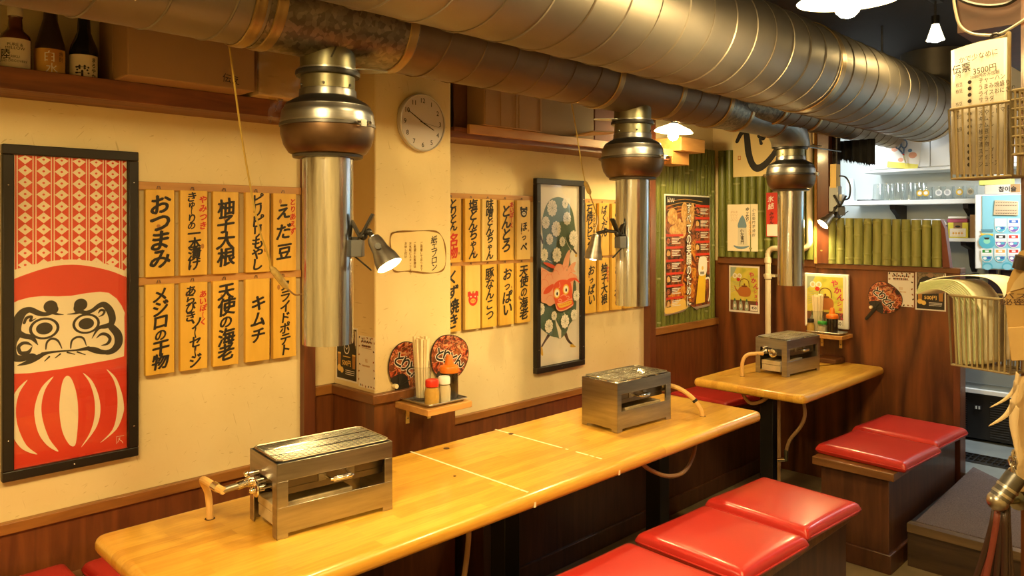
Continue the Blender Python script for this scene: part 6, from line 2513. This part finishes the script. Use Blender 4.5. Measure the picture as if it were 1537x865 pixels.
M_YEL = plain('sun_yellow', (0.78, 0.50, 0.03), 0.5)
for i, (u, lg, lab) in enumerate(((1381, M_YEL, 'glass mug with a yellow round mark next to the tumblers'), (1390, M_YEL, 'second glass mug with a yellow round mark from the tumblers'), (1409, M_PLW, 'glass mug with a white round mark in the middle of the shelf'),
                                  (1422, M_PLW, 'second glass mug with a white round mark in the middle of the shelf'), (1440, M_YEL, 'larger-looking glass mug with an orange-yellow round mark near the blue dispenser'), (1456, M_PLW, 'glass mug with a white round mark nearest the blue dispenser'))):
    p = on_y(u, 290, KY + .07)
    mug(p.x, KY + .07, lab, lg)
t = thing('cup_stack', 'leaning stack of pale paper cups at the end of the kitchen shelf', 'cups', (0, 0, 0))
p = on_y(1276, 296, KY + .06)
t.location = (p.x, KY + .06, ZS)
for k in range(6):
    b = MB()
    z = .015 * k
    b.lathe([(.036, z), (.0365, z + .002), (.027, z + .085), (.0005, z + .085)], plain('pale_blue_paper', (0.60, 0.68, 0.72), 0.5), seg=24, cap=False)
    b.build('paper_cup', t)
b = MB()
p = on_y(1302, 298, KY + .1)
b.box2((p.x - .05, KY + .04, ZS), (p.x + .05, KY + .2, ZS + .012), M_STEELD)
tag(b.build('flat_tray', bevel=.003), 'flat dark tray lying on the kitchen shelf between cups and glasses', 'tray')
t = carton('cardboard_carton', 'flat tan carton with black lettering on top of the blue dispenser', (1.40, 5.32, 1.708), (1.72, 5.50, 1.765), plain('tan_card', (0.55, 0.48, 0.38), 0.7), flaps=False)
a = Art((1.52, 5.319, 1.737), (1, 0, 0), (0, 0, 1), (0, -1, 0))
a.text('참이슬', 0, 0, .034, M_INK, .03)
a.build('lettering', t)
b = MB()
p = on_y(1497, 281, 5.36)
b.box2((p.x - .10, 5.36, 1.766), (p.x + .07, 5.46, 1.815), plain('lemon_plastic', (0.66, 0.66, 0.16), 0.4))
b.lathe([(.035, 0), (.035, .05), (.03, .055), (.0005, .055)], M_PLW, (p.x - .01, 5.41, 1.815), seg=20)
tag(b.build('lemon_box', bevel=.006), 'lemon-yellow plastic tub on the tan carton', 'tub')

# lower shelf
t = thing('kitchen_shelf', 'low white kitchen shelf with a yellow box and black boxes', 'shelf', (1.1, 5.6, 1.425))
b = MB()
b.box2((.60, 5.40, 1.415), (1.345, 5.758, 1.437), M_WHITE)
b.build('board', t, bevel=.002, world=True)
b = MB()
b.prism([(1.235, 5.74, 1.415), (1.235, 5.45, 1.415), (1.235, 5.46, 1.39), (1.235, 5.62, 1.36), (1.235, 5.66, 1.25), (1.235, 5.71, 1.21), (1.235, 5.74, 1.25)], (.03, 0, 0), M_DARKW)
b.build('bracket', t, world=True)
t = carton('tea_box', 'yellow printed box standing on the low kitchen shelf', (1.172, 5.42, 1.4375), (1.285, 5.52, 1.535), plain('yellow_card', (0.70, 0.60, 0.06), 0.5), flaps=False)
a = Art((1.2285, 5.4185, 1.486), (1, 0, 0), (0, 0, 1), (0, -1, 0))
a.rect(-.045, -.04, .045, .012, MATS['pale_paper'])
a.disc(0, .025, .016, M_INK, .007, 12)
for k in range(4):
    a.rect(-.03 + .016 * k, -.025, -.02 + .016 * k, -.012, M_AMB)
    a.rect(-.035, -.034 + .012 * k, .035, -.032 + .012 * k, M_YEL)
a.build('print', t)
b = MB()
b.box2((1.165, 5.43, 1.536), (1.28, 5.53, 1.560), plain('magenta_packet', (0.40, 0.08, 0.14), 0.5))
b.box2((1.17, 5.425, 1.561), (1.275, 5.52, 1.575), M_PAPER)
tag(b.build('packet_pile', bevel=.004), 'flat magenta and white packets on top of the yellow box', 'packets')
for k in range(3):
    t = carton('black_box', ('lowest', 'middle', 'topmost')[k] + ' of the small black boxes stacked on the low kitchen shelf', (1.293, 5.42, 1.4375 + .049 * k), (1.352, 5.52, 1.4865 + .049 * k), plain('black_card', (0.02, 0.018, 0.017), 0.5), flaps=False)
    a = Art((1.322, 5.4185, 1.462 + .049 * k), (1, 0, 0), (0, 0, 1), (0, -1, 0))
    a.rect(.002, -.012, .020, .012, MATS['print_buff'])
    a.disc(.011, .004, .005, M_ADV, .004, 10)
    a.disc(.011, -.005, .006, M_ADV, .004, 10)
    a.build('print', t)


def towel(u, lab, src=[]):
    p = on_y(u, 322, 5.42)
    if not src:
        t = thing('rolled_towel', lab, 'towel', (p.x, 5.42, 1.515), 0, 'rolled white towels behind the bamboo screen')
        b = MB()
        b.lathe([(.0005, -.09), (.036, -.09), (.043, -.075), (.044, .06), (.040, .078), (.0005, .08)], M_PLW, seg=24, M=Matrix.Rotation(R(90), 4, 'X'))
        b.build('roll', t)
        b = MB()
        b.tube([(.026 * (1 - k / 26) * math.cos(k * .6), -.0805, .026 * (1 - k / 26) * math.sin(k * .6)) for k in range(24)], .002, M_KWALL, 5)
        b.build('spiral_fold', t)
        src.append(t)
        return t
    return again(src[0], (p.x, 5.42, 1.515), None, lab)


for u, lab in ((1376, 'rolled white towel farthest from the yellow box'), (1394, 'rolled white towel in the middle of three'), (1409, 'rolled white towel next to the yellow box')):
    towel(u, lab)
b = MB()
b.box2((.95, 5.40, 1.437), (1.165, 5.6, 1.471), M_STEELD)
tag(b.build('towel_tray', bevel=.003), 'dark tray under the rolled towels', 'tray')
b = MB()
b.box2((.66, 5.38, 1.45), (.72, 5.55, 1.56), M_BLACK)
b.box2((.70, 5.36, 1.44), (.86, 5.55, 1.495), M_BLACK)
tag(b.build('black_appliance', bevel=.006), 'black appliance top just showing over the bamboo screen', 'appliance')

# drinks dispenser
t = thing('drink_dispenser', 'sky-blue drinks dispenser with rows of round-bottomed flavour buttons', 'drinks dispenser', (1.6, 5.4, .9))
M_SKY = plain('sky_blue_panel', (0.22, 0.50, 0.60), 0.35)
b = MB()
b.box2((1.352, 5.302, 1.25), (1.98, 5.72, 1.706), M_PLW)
b.box2((1.40, 5.40, .86), (1.95, 5.72, 1.25), plain('deep_purple_panel', (0.025, 0.012, 0.035), 0.4))
b.build('cabinet', t, bevel=.006, world=True)
b = MB()
b.box2((1.392, 5.296, 1.255), (1.95, 5.303, 1.700), M_SKY)
b.build('front_panel', t, bevel=.002, world=True)
a = Art((0, 5.2945, 0), (1, 0, 0), (0, 0, 1), (0, -1, 0))
G = lambda x, y: a.uv(1455 + x / 7.207, 290 + y / 7.207)
M_TEAL, M_VIO = plain('print_teal', (0.08, 0.38, 0.48), 0.4), plain('print_violet', (0.20, 0.10, 0.36), 0.4)
M_SIL, M_NAVY = plain('print_silver', (0.66, 0.66, 0.62), 0.4), plain('print_navy', (0.04, 0.12, 0.40), 0.4)
for (x, y, topm, botm) in ((338, 350, M_SIL, M_TEAL), (480, 350, M_NAVY, M_VIO), (340, 515, M_ADV, M_VIO), (478, 515, M_INKR, M_VIO), (190, 672, MATS['green_plastic'], M_TEAL), (335, 672, M_AMB, M_TEAL), (480, 672, M_INKR, M_VIO)):
    a.h = .0006
    o = [G(x - 66, y - 75), G(x + 66, y - 75), G(x + 66, y + 20), G(x + 50, y + 55), G(x + 20, y + 76), G(x - 20, y + 76), G(x - 50, y + 55), G(x - 66, y + 20)]
    a.poly(o, M_SIL)
    a.poly([G(x - 56, y - 66), G(x + 56, y - 66), G(x + 56, y - 10), G(x - 56, y - 10)], M_PLW)
    a.poly([G(x - 50, y - 60), G(x + 50, y - 60), G(x + 50, y - 26), G(x - 50, y - 26)], topm)
    a.poly([G(x - 20, y - 52), G(x + 20, y - 52), G(x + 20, y - 34), G(x - 20, y - 34)], M_PLW)
    a.poly([G(x - 58, y + 12), G(x + 58, y + 12), G(x + 46, y + 48), G(x + 18, y + 68), G(x - 18, y + 68), G(x - 46, y + 48)], botm)
    a.disc(*G(x - 22, y + 34), .010, M_PLW, .008, 12)
    a.disc(*G(x + 20, y + 28), .011, M_TEAL if botm is M_VIO else M_NAVY, .008, 12)
a.h = .0006
a.poly([G(120, 435), G(258, 440), G(258, 460), G(120, 456)], M_YEL)
a.poly([G(122, 392), G(258, 390), G(258, 420), G(135, 418)], plain('print_steel_blue', (0.10, 0.24, 0.30), 0.5))
a.disc(*G(190, 525), .044, M_TEAL, .044, 24)
a.disc(*G(190, 520), .018, plain('print_mint', (0.25, 0.60, 0.42), 0.5), .016, 16)
a.poly([G(155, 480), G(222, 480), G(208, 502), G(170, 502)], M_ADV)
for x in (195, 410):
    a.stroke([G(x - 45, 810), G(x - 38, 775), G(x, 760), G(x + 38, 775), G(x + 45, 810)], .012, M_TEAL)
    a.disc(*G(x, 800), .022, M_SKY, .018, 16)
a.build('button_labels', t)
for x in (1.47, 1.60, 1.73):
    b = MB()
    b.cyl((x, 5.34, 1.25), (x, 5.34, 1.19), .012, M_STEELD, seg=12)
    b.build('nozzle', t, world=True)
t = thing('paper_note', 'crumpled brown handwritten note taped on the blue dispenser', 'note', (1.55, 5.29, 1.63))
a = Art((0, 5.290, 0), (1, 0, 0), (0, 0, 1), (0, -1, 0))
c4 = [G(262, 235), G(528, 240), G(530, 90), G(275, 75)]
b = MB()
b.prism([a.P(p, q, 0) for p, q in c4], (0, -.001, 0), plain('brown_note', (0.50, 0.37, 0.22), 0.8))
b.build('sheet', t, world=True)
a.h = .0014
for k, yy_ in enumerate((100, 130, 185, 215)):
    for j in range(9):
        a.stroke([G(285 + j * 26, yy_), G(296 + j * 26, yy_ + 6), G(300 + j * 26, yy_ - 2)], .0022, M_ADV, 2)
a.build('lettering', t)

# steel undercounter fridge with a louvred black machine panel
t = thing('undercounter_fridge', 'low steel kitchen fridge with a black louvred machine panel', 'fridge', (1.75, 5.55, .186))
b = MB()
b.box2((1.28, 5.34, .20), (2.6, 5.745, .86), plain('blue_grey_steel_panel', (0.34, 0.40, 0.42), 0.35, metal=.5))
b.build('cabinet', t, bevel=.004, world=True)
b = MB()
b.box2((1.285, 5.322, .205), (1.545, 5.341, .478), M_BLACK)
b.box2((1.55, 5.322, .205), (2.3, 5.341, .478), M_BLACK)
mp = b.build('machine_panel', t, bevel=.002, world=True)
b = MB()
for k in range(15):
    b.box2((1.43, 5.316, .225 + .015 * k), (1.53, 5.323, .231 + .015 * k), M_STEELD)
b.build('louvre', mp, world=True)
b = MB()
for k in range(18):
    b.box2((1.292, 5.316, .215 + .0135 * k), (1.304, 5.323, .220 + .0135 * k), M_STEELD)
b.build('louvre', mp, world=True)
b = MB()
b.box2((1.345, 5.314, .385), (1.385, 5.323, .41), M_STEELD)
b.box2((1.353, 5.312, .389), (1.361, 5.315, .406), M_KWALL)
b.box2((1.369, 5.312, .389), (1.377, 5.315, .406), M_KWALL)
b.build('switch', mp, world=True)
b = MB()
b.box2((1.275, 5.305, .484), (2.5, 5.341, .510), M_WHITE)
b.build('trim_strip', t, bevel=.002, world=True)
b = MB()
b.box2((1.285, 5.325, .545), (1.90, 5.341, .84), MATS['blue_grey_steel_panel'])
b.build('door', t, bevel=.003, world=True)
b = MB()
b.box2((1.24, 5.33, .186), (1.275, 5.74, 1.20), M_BLACK)
tag(b.build('dark_upright', bevel=.003), 'dark upright beside the kitchen fridge', 'post')
# ================================================================== PILLAR WITH BASKETS ON THE NEAR SIDE OF THE AISLE
pil = slab('wall_pillar', (2.262, 1.895, 0.0), (2.95, 2.35, H_CEIL), M_PARTN)
b = MB()
c = on_y(1437, 50, 1.90)
b.box2((c.x, 1.90, c.z), (2.95, 2.75, H_CEIL), wood('beam_wood', (0.035, 0.014, 0.008), (0.075, 0.028, 0.014), 'x', 0.5))
struct(b, 'ceiling_beam')
b = MB()
b.lathe([(.020, 0), (.024, .004), (.024, .012), (.018, .014)], M_STEELD, seg=24, M=Matrix.Translation((c.x + .16, 1.899, c.z + .055)) @ Matrix.Rotation(R(90), 4, 'X'), cap=False)
tag(b.build('round_fitting'), 'dark round cap fixed on the brown ceiling beam', 'fitting')

EA = Vector((.954, -.299, 0))
NB = Vector((-.299, -.954, 0))
BP = Art((2.21, 1.84, 0), EA, (0, 0, 1), NB)


def bp(u, v, d=0.0):
    """point on the baskets' front plane, pushed d towards the room"""
    r = ray(u, v)
    c0 = Vector((CX, CY, CZ))
    return c0 + r * ((BP.O + NB * d - c0).dot(NB) / r.dot(NB))


def wire_basket(name, label, u0, u1, vt, vb, depth, taper, nv, rows=1, wr=.0021):
    pl, ql = BP.uv(u0, vt)
    pr, _ = BP.uv(u1, vt)
    _, zb_ = BP.uv((u0 + u1) / 2, vb)
    zt = BP.uv((u0 + u1) / 2, vt)[1]
    t = thing(name, label, 'wire basket', BP.P((pl + pr) / 2, zb_, 0))

    def rect(z, f):
        m_ = (pl + pr) / 2
        h = (pr - pl) / 2 * f
        d0, d1 = -depth * (1 + f) / 2, 0.0 - depth * (1 - f) / 2
        return [BP.P(m_ - h, z, d1), BP.P(m_ + h, z, d1), BP.P(m_ + h, z, d0), BP.P(m_ - h, z, d0)]
    b = MB()
    top_ = rect(zt, 1.0)
    rr = []
    for i in range(4):
        a_, p_, c_ = top_[i - 1], top_[i], top_[(i + 1) % 4]
        for tt in (0, .5, 1):
            s_, e_ = p_ + (a_ - p_).normalized() * .012, p_ + (c_ - p_).normalized() * .012
            rr.append(s_ * (1 - tt) ** 2 + p_ * 2 * tt * (1 - tt) + e_ * tt ** 2)
    b.tube(rr, wr * 1.5, M_WIRE, 8, closed=True)
    b.build('rim', t, world=True)
    b = MB()
    bot_ = rect(zb_, taper)
    b.tube(bot_, wr * 1.2, M_WIRE, 6, closed=True)
    for i, n_ in ((0, nv), (2, nv), (1, 4), (3, 4)):
        for k in range(n_ + 1):
            f = k / n_
            b.tube([top_[i].lerp(top_[(i + 1) % 4], f), bot_[i].lerp(bot_[(i + 1) % 4], f)], wr, M_WIRE, 6)
    for k in range(1, nv):
        f = k / nv
        b.tube([bot_[0].lerp(bot_[1], f), bot_[3].lerp(bot_[2], f)], wr, M_WIRE, 6)
    for r_ in range(1, rows):
        f = r_ / rows
        b.tube([top_[i].lerp(bot_[i], f) for i in range(4)], wr, M_WIRE, 6, closed=True)
    b.build('wire_cage', t, world=True)
    return t


wire_basket('wire_basket', 'yellowed wire basket holding white menu sheets, high on the pillar', 1424, 1521, 158, 266, .085, .93, 9)
wire_basket('wire_basket', 'yellowed wire basket holding green-edged menus, low on the pillar', 1423, 1519, 447, 555, .10, .92, 11)
b_ = wire_basket('wire_basket', 'close-meshed wire basket at the edge of the view beside the white menu sheets', 1543, 1600, 136, 232, .06, .95, 8, 7)
b_.location += NB * .06

# white menu sheets in the upper basket (slightly bowed)
M_SHEET = plain('ivory_sheet', (0.44, 0.41, 0.36), 0.45)
for s, (d, du, lab) in enumerate(((-.030, 0, 'front ivory price-list sheet standing in the upper basket on the pillar'), (-.048, 6, 'second ivory sheet behind the front price list in the upper basket on the pillar'))):
    t = thing('menu_sheet', lab, 'menu sheet', bp(1470, 262, d))
    b = MB()
    n = 14
    vs, cols_ = [], []
    for i in range(n + 1):
        f = i / n
        u = 1428 + du + (1512 - 1428) * f
        vt = 76 - 20 * f - 3 * math.sin(f * 3.1)
        bow = -.006 * (1 - f) ** 2
        vs += [bp(u, vt, d + bow), bp(u, 262, d + bow)]
    b.add(vs, [(2 * i, 2 * i + 2, 2 * i + 3, 2 * i + 1) for i in range(n)], M_SHEET)
    b.build('sheet', t, world=True, solid=.0008)
    if s:
        continue
    a = Art(bp(1470, 170, d + .0015), EA, (0, 0, 1), NB)
    a.h = .0005
    pw = BP.uv(1512, 100)[0] - BP.uv(1428, 100)[0]
    for (u, v, s_, size) in ((1468, 84, 'かで少なめに', .015), (1443, 103, '伝票', .022), (1478, 104, '3500円', .018), (1478, 112, '2000円のみ放題', .0095), (1439, 114, '円', .011)):
        p, q = a.uv(u, v)
        a.text(s_, p, q, size, M_INK if size > .013 else M_ADV, .012 if size > .02 else 0, R(3), .95)
    items = ['チャーハン', 'うまみ焼盛り', 'ライスおにぎり', 'サラダ', 'ミニサラダ', '冷やしトマト', 'キムチ', 'ナムル', '枝豆', 'ポテト', '漬物', 'スープ', 'アイス', 'ジュース']
    for k, it in enumerate(items):
        v = 122 + 9.6 * k
        p, q = a.uv(1464, v)
        if k not in (4, 9):
            a.disc(p - .012, q, .0045, M_INK, .0045, 10)
        gl_w = glyph(it)[2] * .0125 * .9
        a.text(it, p + .008 + gl_w / 2, q, .0125, M_ADV, 0, R(2), .9)
        if k in (1, 2, 4, 6, 8):
            p2, q2 = a.uv(1440, v - 4)
            a.text('枝豆', p2, q2, .010, M_ADV, 0, R(5), .8)
    a.build('lettering', t)
b = MB()
p0 = bp(1512, 60, -.03)
b.tube(smooth_pts([bp(1466, 66, -.05), bp(1490, 60, -.045), bp(1508, 55, -.04), bp(1514, 50, -.04), bp(1515, 62, -.035), bp(1513, 158, -.035)], 4, False), .004, M_WIRE, 8)
b.tube([bp(1494, 56, -.04) + Vector((.008 * math.cos(k * .63), 0, .008 * math.sin(k * .63))) for k in range(10)], .003, M_BLACK, 6, closed=True)
tag(b.build('hanger_hook'), 'yellowed wire hook with a black ring above the upper basket', 'hook')

# green-edged laminated menus flopping out of the lower basket
M_GRE = plain('pale_green_edge', (0.42, 0.48, 0.25), 0.5)
M_CARDM = plain('pale_menu_card', (0.66, 0.64, 0.48), 0.45)
NTH = ('outermost', 'second', 'third', 'fourth', 'fifth', 'sixth', 'seventh', 'eighth', 'innermost')
for k in range(9):
    t = thing('laminated_menu', NTH[k] + ' of the bent laminated menus flopping over the lower basket', 'menu', bp(1470, 550, -.05), 0, 'laminated menus in the lower basket')
    f_ = k / 8
    pts = [(1440 + 36 * f_, 547), (1438 + 38 * f_, 505), (1436 + 36 * f_, 470), (1431 + 26 * f_, 448 - 6 * f_), (1416 + 22 * f_, 436 - 12 * f_), (1398 + 18 * f_, 434 - 14 * f_), (1375 + 6 * f_, 441 - 16 * f_)]
    cur = smooth_pts([tuple(bp(u, v, -.008)) for u, v in pts], 5, False)
    b = MB()
    vs = []
    for i, p in enumerate(cur):
        f = i / (len(cur) - 1)
        vs += [Vector(p), Vector(p) - NB * .084 + EA * .012 * f]
    b.add(vs, [(2 * i, 2 * i + 2, 2 * i + 3, 2 * i + 1) for i in range(len(cur) - 1)], M_CARDM)
    b.build('sheet', t, world=True, solid=.0016)
    b = MB()
    b.tube([Vector(p) for p in cur], .0011, M_GRE, 6)
    b.build('green_edge', t, world=True)
# white sheet arching over to the pillar
b = MB()
cur = smooth_pts([tuple(bp(u, v, -.012)) for u, v in ((1384, 424), (1405, 417), (1432, 414), (1460, 414), (1486, 419), (1504, 436), (1510, 470), (1511, 540))], 5, False)
vs = []
for p in cur:
    vs += [Vector(p), Vector(p) - NB * .084]
b.add(vs, [(2 * i, 2 * i + 2, 2 * i + 3, 2 * i + 1) for i in range(len(cur) - 1)], M_PAPER)
tag(b.build('white_menu', solid=.001), 'white menu card arched over the top of the lower basket', 'menu card')

# kraft paper bag, cream boards, paper strips
M_KRAFT = plain('kraft_paper', (0.36, 0.23, 0.075), 0.75, noise=.12, nscale=30)
t = thing('paper_bag', 'folded kraft paper bag with a dark printed band hooked beside the lower basket', 'paper bag', bp(1525, 540, .03))
b = MB()
D0 = .030
main = [(1507, 444), (1516, 436), (1545, 430), (1575, 432), (1575, 540), (1516, 541)]
b.prism([bp(u, v, D0) for u, v in main], -NB * .022, M_KRAFT)
b.build('body', t, bevel=.003, world=True)
b = MB()
b.prism([bp(u, v, D0 + .008) for u, v in ((1512, 492), (1575, 488), (1575, 540), (1518, 542))], -NB * .009, plain('pale_kraft', (0.42, 0.28, 0.105), 0.75, noise=.1, nscale=30))
b.build('lower_fold', t, bevel=.001, world=True)
b = MB()
b.prism([bp(u, v, D0 - .004) for u, v in ((1510, 442), (1512, 425), (1519, 408), (1530, 392), (1560, 378), (1580, 400), (1575, 434))], -NB * .014, M_KRAFT)
b.prism([bp(u, v, D0 + .004) for u, v in ((1515, 438), (1522, 424), (1537, 406), (1562, 394), (1575, 410), (1560, 424), (1530, 434))], -NB * .006, plain('cream_fold', (0.44, 0.33, 0.16), 0.7))
b.build('rolled_neck', t, world=True)
b = MB()
b.prism([bp(u, v, D0 - .004) for u, v in ((1519, 400), (1545, 390), (1545, 372), (1530, 378))], -NB * .004, M_KRAFT)
b.cyl(bp(1531, 404, D0 + .004), bp(1536, 385, D0 + .004), .014, M_DARKW)
b.build('dark_clip', t, world=True)
a = Art(bp(1540, 450, D0 + .001), EA, (0, 0, 1), NB)
p, q = a.uv(1528, 443)
a.text('バスケット', p + .030, q, .013, M_BRNC, .01, R(4), 1.9)
p, q = a.uv(1528, 452)
a.text('秘密の最高', p + .030, q, .014, M_BRNC, .01, R(4), 1.9)
a.build('lettering', t)
b = MB()
b.prism([bp(u, v, -.052) for u, v in ((1526, 566), (1600, 556), (1600, 742), (1528, 738))], NB * .006, plain('cream_board', (0.66, 0.50, 0.27), 0.6))
tag(b.build('cream_board', bevel=.002), 'cream board fixed low on the pillar at the edge of the view', 'board')
for lab, pts, w in (('longest curled paper strip dangling under the lower basket', ((1528, 560), (1522, 585), (1508, 600), (1486, 612)), .005),
                    ('lower curled paper strip dangling under the lower basket', ((1526, 575), (1521, 605), (1508, 625), (1484, 640)), .008),
                    ('wide pointed paper strip hanging beside the cream board', ((1523, 606), (1521, 640), (1524, 665), (1527, 690)), .014)):
    b = MB()
    cur = smooth_pts([tuple(bp(u, v, .0)) for u, v in pts], 5, False)
    vs = []
    for i, p in enumerate(cur):
        f = i / (len(cur) - 1)
        ww = w * (1 - f ** 2) + .0008
        vs += [Vector(p) + EA * ww * .6 - Vector((0, 0, ww * .6)), Vector(p) - EA * ww * .6 + Vector((0, 0, ww * .5))]
    b.add(vs, [(2 * i, 2 * i + 2, 2 * i + 3, 2 * i + 1) for i in range(len(cur) - 1)], plain('strip_paper', (0.66, 0.52, 0.32), 0.7))
    tag(b.build('paper_strip', solid=.0006), lab, 'paper strip', None)

# chain, steel-capped strap bundle and its bracket
t = thing('strap_bundle', 'bundle of dark red-brown leather straps hanging from a steel cap and chain on the pillar', 'straps', bp(1500, 760))
b = MB()
for k in range(7):
    c0 = bp(1521 - .5 * k, 684 + 9 * k)
    pts = [c0 + EA * (.008 * math.cos(j * .785) if k % 2 else .002 * math.cos(j * .785)) + NB * (0 if k % 2 else .008 * math.cos(j * .785)) + Vector((0, 0, .011 * math.sin(j * .785))) for j in range(8)]
    b.tube(pts, .0024, M_STEEL, 6, closed=True)
b.build('chain', t, world=True)
b = MB()
p0, p1 = bp(1498, 752, .02), bp(1526, 714, -.01)
b.cyl(p0, p1, .020, M_STEELD, seg=20)
b.sphere(p0, .021, M_STEEL, 18, 12)
d = (p1 - p0).normalized()
for f in (.25, .5):
    c0 = p0.lerp(p1, f)
    b.cyl(c0 - d * .003, c0 + d * .003, .0215, M_STEEL, seg=20)
b.build('steel_cap', t, world=True)
rnd = random.Random(8)
M_STR, M_STR2 = plain('dark_leather', (0.030, 0.014, 0.010), 0.4), plain('red_leather', (0.16, 0.035, 0.025), 0.4)
for k in range(12):
    b = MB()
    u0, u1 = 1494 + 1.6 * k, 1452 + 6.2 * k + rnd.uniform(-2, 2)
    dd = .012 - .004 * (k % 3)
    cur = [bp(u0 + (u1 - u0) * f ** 1.3, 758 + (905 - 758) * f, dd) for f in (0, .2, .4, .6, .8, 1)]
    vs = []
    for p in cur:
        vs += [p - EA * .006 + NB * .002 * (k % 2), p + EA * .006]
    b.add(vs, [(2 * i, 2 * i + 2, 2 * i + 3, 2 * i + 1) for i in range(5)], M_STR2 if k in (1, 3) else M_STR)
    b.build('strap', t, world=True, solid=.002)
t = thing('brass_bracket', 'small brass knob bracket on the pillar beside the strap bundle', 'bracket', bp(1530, 752, -.05))
b = MB()
p0, p1 = bp(1507, 753, .0), bp(1532, 751, -.055)
b.cyl(p0, p1, .007, M_NECK, seg=14)
b.sphere(p0, .010, M_NECK, 14, 8)
b.build('stem', t, world=True)
b = MB()
d = (p1 - p0).normalized()
b.cyl(p1 - d * .014, p1, .020, M_NECK, seg=20)
b.build('rosette', t, world=True)
# pale cable along the beam
pts = [on_y(u, v, 1.885) for u, v in ((1431, -8), (1434, 15), (1441, 38), (1458, 50), (1484, 53), (1500, 51), (1518, 42), (1540, 28))]
cord('pale cable draped along the underside of the ceiling beam', [tuple(p) for p in pts], .0032, m=plain('pale_cable', (0.40, 0.36, 0.28), 0.4))
pts = [on_y(u, v, 1.885) for u, v in ((1428, -10), (1450, 3), (1480, 9), (1510, 6), (1530, -6))]
cord('black cable loop at the top of the ceiling beam', [tuple(p) for p in pts], .0045, m=M_BLACK)
